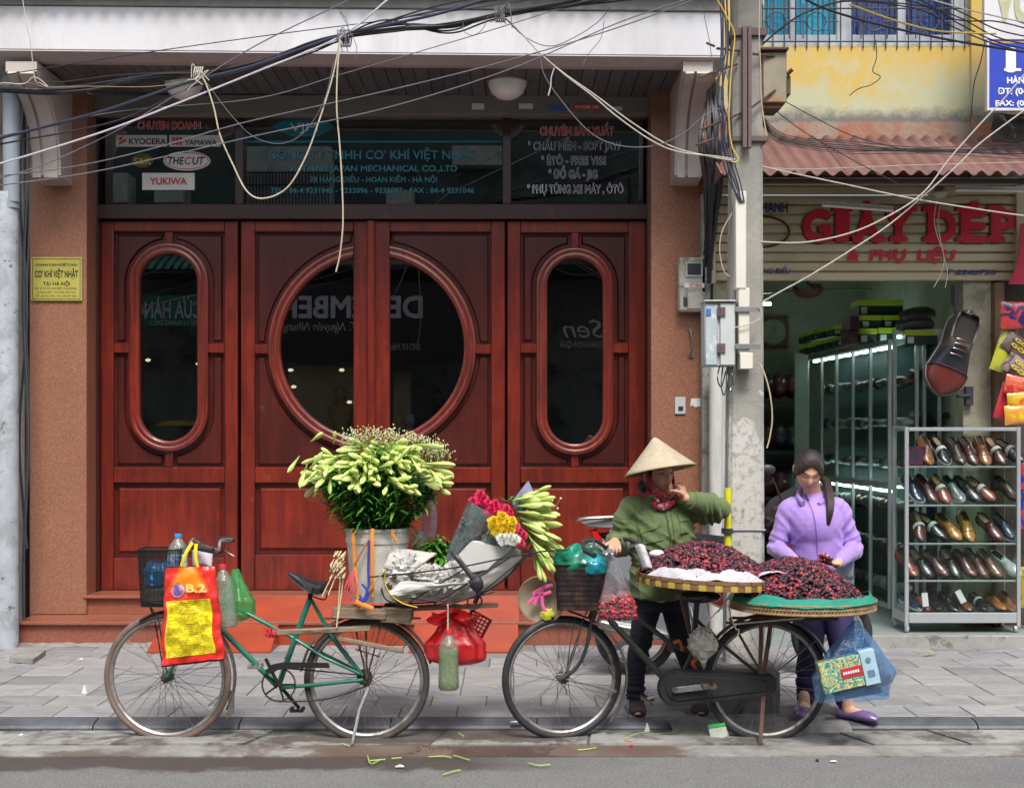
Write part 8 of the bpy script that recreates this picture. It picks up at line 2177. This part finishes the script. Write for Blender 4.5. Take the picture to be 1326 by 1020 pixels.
for (a,k_,an,dy0) in legs2:
 A_ = W2(an,903,dy0) if dy0 == 0 else P(1093,906,7.80)
 limb(tr_,[W2(a,778),W2(k_,835,dy0*.5 - .02),W2(k_,835,dy0*.5).lerp(A_,.5) + V((0,.012,0)),A_],[.098,.070,.064,.046],20,6)
fo = folds([(W2(1048,880),V((0,0,1)),.12,30,.008),(P(1093,890,7.85),V((0,0,1)),.12,30,.008)],.003)
obj('trousers',remeshed(tr_,.006,fo,2,'trousers'),mat('dark_violet_trousers',(.022,.014,.070),.75,var=.15,bump=.2,bscale=300),w2)
obj('waist_apron',patch_on(bvh_of(w2.children[-1].data),[(1078,738),(1106,722),(1104,758),(1086,756)],Y2 - .12,.02),mat('grey_apron',(.22,.25,.30),.7),w2,solid=.01,ang=80)
jk = MB()
pts = [W2(1060,752),W2(1060,738),W2(1059,718,-.005),W2(1057,696,-.005),W2(1055,676,-.02),W2(1054,660,0),W2(1053,648,.01),W2(1052,640,.015)]
rad = [(.150,.128),(.150,.130),(.138,.122),(.142,.130),(.150,.138),(.138,.106),(.088,.078),(.060,.062)]
limb(jk,pts,rad,28,6,side=(1,0,0))
limb(jk,[W2(1034,656),sr,sr.lerp(er,.5),er,er.lerp(hr_,.5),er.lerp(hr_,.90)],[.058,.058,.053,.050,.042,.034],18,6)
limb(jk,[W2(1074,656),sl2,sl2.lerp(el2,.5),el2,el2.lerp(hl_,.5),el2.lerp(hl_,.88)],[.058,.058,.053,.050,.042,.034],18,6)
fo = folds([(er,V((.5,0,1)),.09,26,.010),(el2,V((-.5,0,1)),.09,26,.010),(W2(1030,735),V((.8,0,.8)),.10,22,.007),(W2(1045,700),V((-.9,0,.6)),.12,15,.006),(W2(1082,705),V((.9,0,.8)),.11,17,.007),(W2(1030,672),V((1,0,.8)),.09,22,.009),(W2(1086,672),V((-1,0,.8)),.09,22,.009)],.0025)
jm = remeshed(jk,.0055,fo,3,'jacket'); m_jk = mat('lilac_jacket',(.36,.225,.60),.72,var=.05,scale=5,bump=.12,bscale=260,sheen=.2)
jacket = obj('jacket',jm,m_jk,w2); bvj = bvh_of(jm); Yj = Y2 - .14
m_jks = mat('lilac_seam',(.26,.14,.48),.7)
obj('zip',seam([(1050,648),(1054,670),(1058,700),(1061,735)],Yj,.0035,.003,bvj),m_jks,jacket)
obj('zip_pull',seam([(1049,642),(1051,650)],Yj,.005,.008,bvj),m_rust,jacket)
hd_ = MB(); hd_.tube(catmull([W2(1040,652,-.10),W2(1033,642,-.02),W2(1040,632,.07),W2(1056,630,.09),W2(1070,634,.07),W2(1074,644,-.02),W2(1060,654,-.10)],6),[(.018,.012)]*37,12,side=(0,-.3,1))
obj('hood_collar',hd_,m_jk,jacket)
def hair_shell(M,front=.066,slope=9.0,off=.0055):
 h = MB(); h.ell((0,0,0),(.074,.093,.115),96,80,fn=lambda p,d: (lambda q: q + d*(off + .0004*math.sin(math.atan2(q.x,q.z + .02)*90)))(V((p.x,p.y,p.z)) if d.y < 0 else head_shape(p,d)))
 keep = []
 for f in h.f:
  q = V((0,0,0))
  for i in f: q += V(h.v[i])
  q /= len(f); x = abs(q.x)
  if q.z > front - slope*x*x + .003*math.sin(x*400) and q.y > 0 or (q.y <= .030 - .2*max(0,-q.z) and q.z > -.065 + 1.2*max(0,q.y)): keep.append(f)
 o = MB(); o.add([M @ V(v) for v in h.v],keep); return o
shell = hair_shell(HM2,.074,17)
hair = MB()
m_hair2 = mat('brown_black_hair',(.020,.011,.009),.5,var=.5,scale=60,stretch=(8,1,1),bump=.5,bscale=60)
for k in range(9):
 o_ = V(((k % 3 - 1)*.010,(k //3 - 1)*.007,0)); hair.tube(catmull([W2(1058,618,.06) + o_*1.5,W2(1069,622,.02) + o_,W2(1073,636,-.06) + o_*1.2,W2(1075,652,-.12) + o_,W2(1074,666,-.145) + o_*.9,W2(1071 + k % 3,682 - k % 4,-.15) + o_*.3],6),catmull([.014,.014,.013,.012,.009,.002],6),8)
for k in range(150):
 u_ = random.random(); sd_ = 1 if random.random() < .5 else -1; x_ = sd_*u_**.8*.062
 zf = .078 - 15*x_*x_ if abs(x_) < .06 else .02
 a_ = V((x_/.074,math.sqrt(max(.02,1 - (x_/.074)**2 - (zf/.115)**2)),zf/.115)).normalized(); b_ = V((.15*sd_*random.random(),-.93,-.28 + .3*random.random())).normalized(); mid_ = (a_ + b_ + V((x_*9,0,.75 - 3.5*abs(x_)))).normalized()
 ps_ = []
 t0_ = random.uniform(.03,.35)
 for q_ in range(13):
  t_ = lerp(t0_,1,q_/12); d_ = ((1 - t_)**2*a_ + 2*t_*(1 - t_)*mid_*1.2 + t_*t_*b_).normalized(); p_ = V((d_.x*.074,d_.y*.093,d_.z*.115)); ps_.append(HM2 @ (p_ + d_*(.0078 + .0008*math.sin(k) + .0010*math.sin(t_*9 + k))))
 hair.tube(ps_,random.uniform(.0006,.0014),4)
hb = obj('hair',shell,m_hair2,w2,solid=.006,ang=80); obj('ponytail',hair,m_hair2,hb)
obj('hair_strand',MB().tube(catmull([HM2 @ V((.078,.03,.0)),HM2 @ V((.084,.035,-.05)),HM2 @ V((.088,.02,-.09))],5),.003,5),m_hair2,w2)
tag(obj('handful_of_berries',(lambda m: (berries(m,26,lambda r_: (hl_ + V((-.075 + r_.uniform(-.03,.03),-.055 + r_.uniform(-.03,.03),.03 + r_.uniform(-.01,.02))),None),random.Random(5),BC[4:]),m)[1])(MB()),m_berry,None),'handful of red mulberries held by the woman in lilac','fruit')
# ==== OVERHEAD CABLES
m_cbk = mat('black_cable',(.022,.022,.026),.5,var=.2,bump=0); m_cgy = mat('grey_cable',(.13,.13,.15),.5,bump=0); m_cwh = mat('cream_cable',(.44,.405,.35),.5,bump=0,var=.1); m_cye = mat('yellow_cable',(.60,.40,.05),.5,bump=0); m_cblu = mat('bluish_black_cable',(.03,.035,.065),.45,bump=0)
rc = random.Random(9)
def cable(pts,r,m_,lab,Y=8.0,grp=None,sag=0,k=8,dyw=0.0):
 ps = [P(p[0],p[1],p[2] if len(p) > 2 else Y) for p in pts]; r *= .68
 ps = catmull(ps,k)
 if pts[0][0] <= -30: ps.insert(0,ps[0] + (ps[0] - ps[1]).normalized()*9)
 if pts[-1][0] >= 1380 or (pts[-1][1] < -8 and len(pts) > 4): ps.append(ps[-1] + (ps[-1] - ps[-2]).normalized()*7)
 return tag(obj('cable',MB().tube(ps,r,6),m_,None),lab,'cable',grp)
A_ = [(-80,118),(0,117),(85,117),(200,101),(262,95),(330,84),(400,60),(445,47),(520,37),(585,33),(648,18),(740,4),(820,-14),(940,-50)]
GB = 'strands of the thick black cable bundle crossing the canopy'
for i in range(13):
 ph = rc.uniform(0,6); a = rc.uniform(1.5,5.0)
 pts = [(x,y + a*math.sin(x*.011 + ph)*(0.35 if abs(x - 262) < 30 or abs(x - 445) < 30 or abs(x - 648) < 30 else 1) + rc.uniform(-1.2,1.2),7.96 + .05*math.sin(x*.013 + ph)) for x,y in A_]
 cable(pts,rc.choice([.0045,.006,.008]),rc.choice([m_cbk,m_cbk,m_cblu,m_cgy]),'black strand in the knotted cable bundle that crosses the white canopy',grp=GB)
for i in range(5):
 ph = rc.uniform(0,6); pts = [(x,y + 5*math.sin(x*.016 + ph),7.95) for x,y in ((330,86),(400,66),(445,50),(520,26),(600,4),(700,-14))] if i < 2 else [(x,y + 4*math.sin(x*.016 + ph),7.95) for x,y in ((445,50),(500,30),(580,44),(648,20),(780,0),(900,-10))]
 cable(pts,.007,m_cbk,'black strand in the knotted cable bundle that crosses the white canopy',grp=GB)
cable([(-60,196),(0,179),(130,145),(240,108),(330,85),(445,45),(560,20),(640,-4),(720,-30)],.012,m_cblu,'thickest blue black cable rising from the left edge to the top middle',7.9)
cable([(-60,202),(0,187),(150,157),(250,112),(330,88),(445,52)],.007,m_cbk,'thin black cable just under the thickest blue black one',7.92)
cable([(-60,226),(0,212),(130,172),(230,134),(330,94),(440,48),(505,-2),(540,-20)],.008,mat('silver_cable',(.50,.48,.53),.35,bump=0),'shiny silver grey cable rising steeply across the upper left',7.88)
cable([(-60,250),(0,231),(60,212),(150,170),(220,128),(330,60),(440,6),(470,-10)],.005,m_cgy,'grey cable crossing the silver one and leaving through the top edge',7.9)
cable([(-60,236),(0,228),(100,215),(200,192),(320,158),(500,118),(660,78),(800,36),(930,-12)],.005,m_cgy,'upper of the two long grey cables crossing the red shop lettering',7.85)
cable([(-60,246),(0,240),(130,221),(340,174),(500,140),(660,90),(800,30),(900,-4),(960,-24)],.005,m_cgy,'lower of the two long grey cables crossing the red shop lettering',7.82)
cable([(-60,106),(0,98),(150,74),(340,47),(480,29),(660,4),(740,-10)],.004,m_cbk,'thin high cable over the white fascia from left to top middle',7.9)
cable([(-60,180),(0,176),(150,145),(330,128),(440,97),(560,62),(660,32),(760,0)],.004,m_cgy,'thin grey cable drawn over the lamp towards the top right',7.93)
cable([(-60,108),(70,107),(150,98),(260,92)],.005,m_cbk,'short black cable entering the bundle knot from the left',7.93)
cable([(0,110),(40,108),(60,113),(110,112),(200,112),(262,100)],.003,mat('faded_yellow_cable',(.30,.24,.12),.5,bump=0),'yellowish strand along the underside of the left bundle',7.9)
cable([(28,-10),(34,30),(40,60),(45,102),(52,108),(60,112)],.004,m_cwh,'thin white cable dropping from the top left corner',7.9)
cable([(-30,118),(0,108),(30,109),(45,100),(62,112)],.0045,m_cwh,'white cable loop joining the drop at the top left',7.88)
cable([(262,100),(268,112),(277,140),(285,175),(300,210),(320,248),(342,257),(372,243),(395,205),(412,160),(428,110),(436,75),(440,50)],.0065,mat('hanging_cream_cable',(.50,.43,.32),.5,bump=0),'cream cable hanging in a deep loop before the transom window',7.86)
cable([(441,52),(437,90),(436,140),(440,190),(443,240),(444,290),(440,330),(435,352)],.0065,MC['hanging_cream_cable'],'cream cable end dangling in front of the round door window',7.84)
cable([(268,108),(300,150),(330,178),(365,186),(395,170),(420,130),(432,80)],.003,m_cgy,'thin grey loop hanging inside the deep cream loop',7.88)
cable([(452,55),(450,30),(443,18),(440,16),(446,26),(455,45),(462,62),(460,76)],.003,m_cgy,'small curl of wire over the bundle near the cream cables',7.87)
cable([(600,30),(600,40),(612,46),(625,38),(632,22)],.003,m_cgy,'little wire loop under the bundle left of the second knot',7.9)
cable([(648,18),(672,40),(700,70),(730,95),(770,123),(820,160),(870,190),(920,203),(948,208)],.006,m_cwh,'upper cream cable running down from the second knot to the pole',7.95)
cable([(700,70),(730,96),(768,125),(800,152),(845,183),(880,197),(930,203),(952,207)],.006,m_cwh,'lower cream cable running down beside its twin to the pole',7.93)
cable([(650,20),(680,48),(712,60),(745,48),(775,28),(790,10)],.004,m_cgy,'grey cable loop over the white fascia right of the second knot',7.96)
cable([(700,72),(704,95),(722,124),(760,168),(795,187),(840,190),(880,176),(912,150),(935,140)],.004,m_cgy,'sagging grey cable before the upper right corner of the doors',7.94)
cable([(718,88),(714,100),(713,112),(710,124)],.006,m_cwh,'short white cable stub hanging from the cream pair',7.92)
cable([(782,28),(778,50),(762,70),(755,85)],.003,m_cgy,'thin wire curl hanging on the white fascia',7.97)
cable([(910,-5),(912,20),(918,50),(922,75),(928,95)],.003,m_cgy,'thin wire dropping along the fascia end beside the pole',8.0)
for i,(x0,dx,m_,r_) in enumerate(((936,0,m_cblu,.008),(939,4,m_cbk,.007),(943,-2,m_cgy,.006),(934,6,m_cbk,.006),(931,3,m_cblu,.006),(940,-6,m_cgy,.005),(945,2,m_cbk,.005))):
 cable([(x0,-30),(x0 + dx,60),(x0 - dx,120),(x0 + 1 + dx/2,160),(x0 + 4,200),(x0 + 12 + dx,238),(958 + i,262)],r_,m_,'dark cable running down the left side of the concrete pole',7.98,'dark cables down the left side of the pole')
cable([(923,-10),(940,20),(951,45),(948,80),(945,120),(944,160),(948,190),(956,205),(953,210),(944,208)],.006,m_cye,'yellow cable looping down the front of the pole',7.97)
cable([(984,-10),(983,40),(985,90),(986,130),(990,160),(993,175)],.005,mat('beige_cable',(.50,.38,.24),.5,bump=0),'beige cable running down right of the rusty pole box',7.98)
cable([(983,470),(990,484),(997,510),(1000,540),(997,565),(993,580)],.006,MC['beige_cable'],'stiff beige cable end sticking out below the trunking',7.98)
cable([(948,276),(935,300),(932,325),(937,350),(945,358)],.004,m_cwh,'thin white cable loop left of the trunking',7.98)
cable([(952,424),(970,420),(984,412),(986,404),(982,398)],.005,m_cwh,'short cream cable loop through the trunking straps',7.97)
bnd = 'dark cables bundled over the red awning'
for i in range(7):
 a = (i - 3)*2.6; cable([(975,118 + 8*i),(984,150 + a),(1000,172 + a),(1030,184 + a*.8),(1100,191 + a),(1200,195 + a*.5*(-1)**i),(1330,196 + a*1.3),(1400,198 + a)],rc.choice([.0035,.005,.006]),m_cbk,'black cable sagging from the pole over the red awning',8.3 + .02*i,bnd)
for i,(y0,y1,y2) in enumerate(((-6,22,60),(-12,30,66),(2,38,70),(-18,14,50),(-2,26,40))):
 cable([(1120 - 40*i,y0 - 6),(1180,y0 + 8),(1240,y1),(1290,y2 - 12),(1340,y2),(1400,y2 + 14)],.006,m_cbk,'black cable crossing the curtained window towards the blue sign',8.2,'black cables before the upstairs window')
cable([(1020,-16),(1060,8),(1130,30),(1230,52),(1330,68),(1400,78)],.010,m_cbk,'thick black cable slanting across window and blue sign',8.2)
cable([(985,60),(1010,38),(1040,18),(1080,4),(1110,1)],.008,m_cbk,'black cable arching up from the pole to the window top',8.15)
cable([(1100,6),(1150,24),(1200,38),(1232,42),(1290,44)],.008,mat('ochre_cable',(.42,.30,.08),.5,bump=0),'ochre cable crossing the upstairs window',8.15)
cable([(1190,-5),(1250,12),(1330,30),(1400,44)],.006,m_cwh,'pale cable over the upper right window corner',8.15)
cable([(985,217),(1050,219),(1180,214),(1330,210),(1400,208)],.003,m_cwh,'thin pale wire stretched before the awning edge',8.25)
cable([(980,214),(1020,223),(1100,240),(1180,257),(1260,270),(1330,280),(1400,288)],.006,m_cwh,'cream cable slanting from the pole across the red lettering',8.15)
cable([(985,392),(1010,378),(1050,356),(1100,325),(1150,292),(1200,250),(1240,214),(1270,185),(1330,140),(1380,100)],.0065,m_cwh,'long cream cable rising from the doorway to the right edge',8.12)
cable([(982,313),(1040,314),(1100,302),(1150,280),(1195,250),(1230,205),(1270,160),(1300,128),(1340,80)],.0065,m_cwh,'cream cable rising past the letters to the blue sign',8.1)
cable([(1134,52),(1135,75),(1130,92),(1140,100),(1128,110),(1112,115),(1100,124)],.004,m_cbk,'black wire squiggle on the yellow wall',8.6)
cable([(1276,50),(1270,80),(1262,105),(1259,130),(1258,150)],.006,m_cbk,'black cable down the yellow pilaster',10.6)
cable([(1010,128),(1060,155),(1110,178),(1190,198)],.004,m_cbk,'thin cable from the rusty box across to the awning',8.25); cable([(1000,140),(1040,170),(1100,205),(1140,226),(1165,240)],.004,m_cbk,'thin cable dropping over the awning to the lamp',8.25)
for (x,y,lb_) in ((258,98,'white taped knot on the cable bundle at the left'),(448,50,'wire lashing on the cable bundle near the cream cables'),(648,18,'dark lashing on the cable bundle before the fascia')):
 kb_ = MB()
 for k in range(5): kb_.tube([P(x + (k - 2)*2.5 + 2*math.cos(a),y + 11*math.sin(a),7.95 + .05*math.cos(a)) for a in [2*PI*q/12 for q in range(12)]],.0035,5,closed=True)
 for k in range(5): kb_.tube(catmull([P(x,y,7.88),P(x + rc.uniform(-12,12),y + rc.uniform(-16,8),7.87),P(x + rc.uniform(-16,16),y + rc.uniform(-6,20),7.87)],5),.003,5)
 tag(obj('lashing',kb_,m_cwh if x < 300 else m_cgy,None),lb_,'lashing')
tg = MB()
for k in range(13):
 x0 = rc.uniform(915,935); tg.tube(catmull([P(x0,100 + rc.uniform(0,60),10.2),P(x0 + rc.uniform(-10,10),170 + rc.uniform(-10,20),10.1),P(x0 + rc.uniform(-8,8),240,10.2),P(914 + rc.uniform(-3,8),330 + rc.uniform(-20,40),10.5)],6),rc.uniform(.006,.016),5)
tag(obj('cable_tangle',tg,m_cbk,None),'dense black cable tangle hanging between the canopy end and the shutter','cables')['kind'] = 'stuff'
# ==== LITTER ON THE GROUND
def scrap(pts,z,m_,lab,cat='leaf',name='cut_stalk',r_=.0035):
 ps = []
 for (px,py) in pts:
  Y = F*(CZ - z)/(py - HY); ps.append(V((X(px,Y),Y,z + .006)))
 tag(obj(name,MB().tube(catmull(ps,4),[(r_,r_*.5)]*((len(ps) - 1)*4 + 1) if len(ps) > 2 else [(r_,r_*.5)]*5,6,side=(0,0,1)) if False else MB().tube(catmull(ps,4),r_,6),m_,None),lab,cat)
m_stalk = mat('pale_green_stalk',(.36,.52,.12),.5)
for pts,lab in (([(476,979),(480,990),(492,985)],'bent green stalk lying left of the dark stain'),([(479,986),(499,984)],'straight green stalk beside the bent one'),([(507,983),(520,982)],'short pale stalk right of the bent one'),([(555,981),(573,980),(584,982)],'stalk on the stained gutter strip'),([(588,979),(608,985)],'stalk right after the one on the gutter strip'),([(574,1004),(586,1000),(596,998)],'green stalk alone on the asphalt in the middle'),([(442,964),(452,967)],'green scrap at the foot of the kickstand'),
                 ([(748,972),(760,971),(772,969)],'green stalk in the gutter right of the black front wheel'),([(684,989),(698,992),(712,991)],'green stalk on the asphalt below the black front wheel'),([(806,958),(830,950),(850,951),(880,949)],'long green stalk along the kerb by the shoes'),([(850,953),(870,950),(908,952)],'second long green stalk along the kerb'),([(800,959),(812,961),(820,958)],'dark green stalk end by the red chilli'),([(635,890),(644,891)],'green bit on the paving between the bicycles'),([(860,954),(866,953)],'short cut stalk below the long ones'),([(594,950),(600,954)],'yellow green bit in the gutter')):
 scrap(pts,.008 if pts[0][1] > 940 else PV,m_stalk,lab,'stalk')
scrap([(808,961),(818,962)],.008,mat('red_chilli',(.55,.03,.02),.3),'red chilli in the gutter','chilli','chilli',.006); scrap([(816,967),(819,966)],.008,MC['red_chilli'],'second dark red chilli just below','chilli','chilli',.006)
for (px,py,w,h,lab) in ((110,897,.03,.05,'white tissue standing on the paving at the left'),(105,853,.03,.008,'white scrap near the step at the left'),(12,853,.025,.01,'white scrap at the foot of the thick downpipe'),(27,951,.02,.006,'white scrap in the left gutter'),(670,934,.06,.004,'white paper strip lying on the kerb'),(838,948,.03,.05,'pale folded wrapper by the kerb'),(912,954,.05,.004,'flat white scrap by the green packet'),(518,1000 - 8,.04,.008,'crumpled white scrap on the stain'),(1080,985,.03,.003,'tiny white scrap on the asphalt at the right')):
 z = PV if py < 945 else .008; Y = F*(CZ - z)/(py - HY); c = V((X(px,Y),Y,z))
 tag(obj('scrap',MB().prism([(-w*.6,0),(w*.5,0),(w*.35,h*.5),(w*.05,h),(-w*.1,h*.95),(-w*.35,h*.4)],-.012,.012,M=Matrix.Translation(c)),m_wht_s,None,smooth=False,fix=True),lab,'scrap')
Yk = F*(CZ - .008)/(955 - HY); c = V((X(932,Yk),Yk,.01)); Mk = Matrix.Translation(c) @ Matrix.Rotation(R(-22),4,'Z') @ Matrix.Rotation(R(-12),4,'Y')
pkx = thing('cigarette_packet','small green and white carton dropped by the rear wheel','carton',c)
obj('carton',MB().box(-.045,.045,-.02,.02,.0,.055,.002,M=Mk),mat('white_green_carton',(.55,.58,.52),.5,c2=(.50,.20,.03),c2s=30,c2t=(.58,.62)),pkx); obj('flap',MB().box(-.046,.046,-.021,.021,.056,.075,.002,M=Mk),mat('green_carton',(.06,.42,.10),.5),pkx)
tag(obj('pebble',MB().ell((X(1057,7.0),F*CZ/(986 - HY),.008),(.009,.009,.008),10,8),m_blk,None),'single black pebble on the asphalt at the right','pebble')
lvm = MB(); cL = V((X(1217,9.7),F*(CZ - PV)/(849 - HY),PV + .005))
for k in range(5): leaf(lvm,cL,V((rc.uniform(-1,1),rc.uniform(-.5,.5),.2)),.06,.02,.3,c=(.22,.24,.05))
tag(obj('dry_leaf',lvm,m_leaf,None),'dry curled leaf on the paving before the display cabinet','leaf')
tag(obj('broken_slab',MB().prism([(X(10,9.6),9.62),(X(46,9.6),9.55),(X(50,9.8),9.95),(X(20,9.8),9.9)],PV + .003,PV + .035,'xy'),m_rough,None,smooth=False,fix=True),'broken dark slab leaning at the corner by the downpipe','slab')
tag(obj('mortar_foot',MB().grid(lambda u,v: V((X(lerp(22,215,u),10.35),lerp(10.30,10.42,v),PV + .0015 + .025*v*(.6 + .6*noise.noise(V((u*14,v*3,0)))))),40,5),m_rough,None),'rough mortar fillet at the foot of the left granite step','mortar')
# ==== ACROSS THE STREET (seen mirrored in the door glass)
YO = -3.6
op = thing('shopfront','dark shopfronts across the street, mirrored in the door and transom glass','building',(0,YO,0))
D = 2*11.17 - YO
def XO(px): return (px - CX)*D/F
def ZO(py): return CZ + (HY - py)*D/F
m_odark = mat('dark_shopfront',(.20,.22,.20),.5,c2=(.04,.05,.05),c2s=1.2); m_opale = mat('pale_render',(.50,.52,.48),.8,c2=(.38,.39,.36),c2s=2); m_ogreen = mat('green_signboard',(.01,.22,.13),.5); m_olet = mat('sign_letter_grey',(.62,.64,.66),.5); m_otan = mat('tan_interior',(.36,.30,.19),.7)
obj('wall',MB().box(-14,14,YO - 3.2,YO - 3.0,0,6.2),m_odark,op)
obj('wall',MB().box(-14,14,YO - 3,YO - .6,4.7,7.3),mat('green_grey_render',(.09,.12,.11),.8,c2=(.05,.06,.06),c2s=1),op,label='dark green grey upper storeys')
obj('wall',MB().box(XO(318),XO(428),YO - 3,YO,ZO(268),ZO(190)).box(XO(585),XO(650),YO - 3,YO - .2,ZO(211),ZO(186)).box(XO(140),XO(165),YO - 3,YO,ZO(262),ZO(224)).box(XO(200),XO(238),YO - 3,YO,ZO(262),ZO(240)).box(XO(500),XO(535),YO - 3,YO,ZO(268),ZO(246)),m_opale,op,label='pale balcony blocks')
obj('ledge',MB().box(-14,14,YO - .4,YO + .3,4.62,4.70),m_odark,op)
rl = MB()
for k in range(26): xx = lerp(XO(320),XO(426),k/25); rl.tube([(xx,YO + .05,ZO(266)),(xx,YO + .05,ZO(224))],.012,5)
for zz in (ZO(224),ZO(240)): rl.tube([(XO(320),YO + .05,zz),(XO(426),YO + .05,zz)],.015,5)
obj('railing',rl,m_iron,op)
obj('fascia',MB().box(XO(350),XO(640),YO - .1,YO,ZO(470),ZO(366)),m_blk,op,label='black fascia with grey letters')
text('lettering','DECEMBER',V((XO(455),YO + .02,ZO(411))),XO(545) - XO(360),.40,m_olet,op,bold=.03,face=1)
text('lettering','ĐT: Nguyên Nhung',V((XO(418),YO + .02,ZO(428))),XO(470) - XO(362),.16,m_olet,op,italic=.3,face=1)
text('lettering','ĐC:17 Hàng',V((XO(522),YO + .02,ZO(453))),XO(545) - XO(500),.12,m_olet,op,face=1)
obj('signboard',MB().box(XO(160),XO(300),YO - .1,YO,ZO(422),ZO(382)),m_ogreen,op,label='green signboard')
text('lettering','CỬA HÀNG',V((XO(218),YO + .02,ZO(411))),XO(262) - XO(176),.30,m_olet,op,bold=.03,face=1)
text('lettering','SỐ 11 HÀNG ĐIẾU',V((XO(225),YO + .02,ZO(421))),XO(256) - XO(196),.09,m_olet,op,face=1)
aw = MB()
for k in range(14): aw.prism([(YO + .02,ZO(331)),(YO + .7,ZO(352)),(YO + .7,ZO(354)),(YO + .02,ZO(333))],lerp(XO(150),XO(300),k/14),lerp(XO(150),XO(300),(k + .55)/14),'yz')
obj('awning',aw,mat('green_awning',(.05,.30,.22),.6),op)
text('lettering','Sen',V((XO(756),YO + .02,ZO(437))),XO(782) - XO(728),.34,m_olet,op,italic=.3,face=1)
text('lettering','HẢI SẢN HOA QUẢ',V((XO(756),YO + .02,ZO(450))),XO(790) - XO(728),.12,m_olet,op,face=1)
obj('shop_interior',MB().box(XO(365),XO(455),YO - .9,YO - .7,.0,ZO(472)).box(XO(505),XO(528),YO - .9,YO - .7,.0,ZO(480)),m_otan,op)
for (px,py,hh_c) in ((436,500,(.30,.22,.08)),(528,535,(.35,.36,.35))):
 mn = thing('mannequin','shop mannequin across the street mirrored %s' % ('under the yellow hat in the round window' if px < 500 else 'bald in the right half of the round window'),'mannequin',(XO(px),YO - .6,0))
 s_ = MB(); xx = XO(px); zt_ = ZO(py)
 s_.ell((xx,YO - .6,zt_ - .12),(.09,.11,.13),16,12); s_.tube([(xx,YO - .6,zt_ - .22),(xx,YO - .6,zt_ - .36)],.05,12)
 s_.tube(catmull([V((xx,YO - .6,zt_ - .32)),V((xx,YO - .6,zt_ - .42)),V((xx,YO - .6,zt_ - .8)),V((xx,YO - .6,zt_ - 1.0))],5),[(.08,.07)]*3 + [(.2,.11)]*5 + [(.15,.1)]*8,16,side=(1,0,0))
 s_.tube([(xx,YO - .6,zt_ - 1.0),(xx,YO - .6,0)],.02,8)
 obj('figure',s_,mat('mannequin_%d' % px,hh_c,.5),mn)
tag(obj('yellow_parasol',MB().lathe([(0,.06),(.28,.04),(.42,-.04)],(XO(228),YO - .2,ZO(548)),n=24),mat('yellow_cloth',(.55,.45,.04),.6),None),'yellow cushion across the street mirrored in the left oval pane','cushion')
struct('far_pavement',MB().box(-60,60,-8,-2.4,-.02,.12),m_conc)
for (px,py) in ((377,500),(373,478),(440,478),(450,520),(186,465),(252,470)):
 t = thing('spot_lamp','lit spot lamp of the opposite shop, mirrored in the door glass','lamp',(XO(px),YO - .3,ZO(py)),'lit spot lamps across the street')
 obj('bulb',MB().ell((XO(px),YO - .3,ZO(py)),(.05,.04,.03),12,8),MC.get('warm_spot') or emit('warm_spot',(1,.85,.6),3.0),t)
# ---- origins: stand every single-mesh thing on its own base
for o in list(scene.objects):
 if '_l' in o: del o['_l']
 if o.parent is None and o.type == 'MESH' and o.data.users == 1 and o.location.length < 1e-6 and o.rotation_euler.x == 0:
  co = [v.co for v in o.data.vertices]
  if not co: continue
  a = V([min(c[i] for c in co) for i in range(3)]); b_ = V([max(c[i] for c in co) for i in range(3)])
  if o.get('kind') == 'structure' or (b_ - a).length > 40: continue
  c = (a + b_)/2; c.z = a.z
  o.data.transform(Matrix.Translation(-c)); o.location = c
  for ch in o.children: ch.location -= c
for m in bpy.data.materials:
 if 'nt_out' in m: del m['nt_out']
for o in scene.objects:
 if 'label' in o and o['label'] in ('',None): del o['label']
bpy.context.view_layer.update()
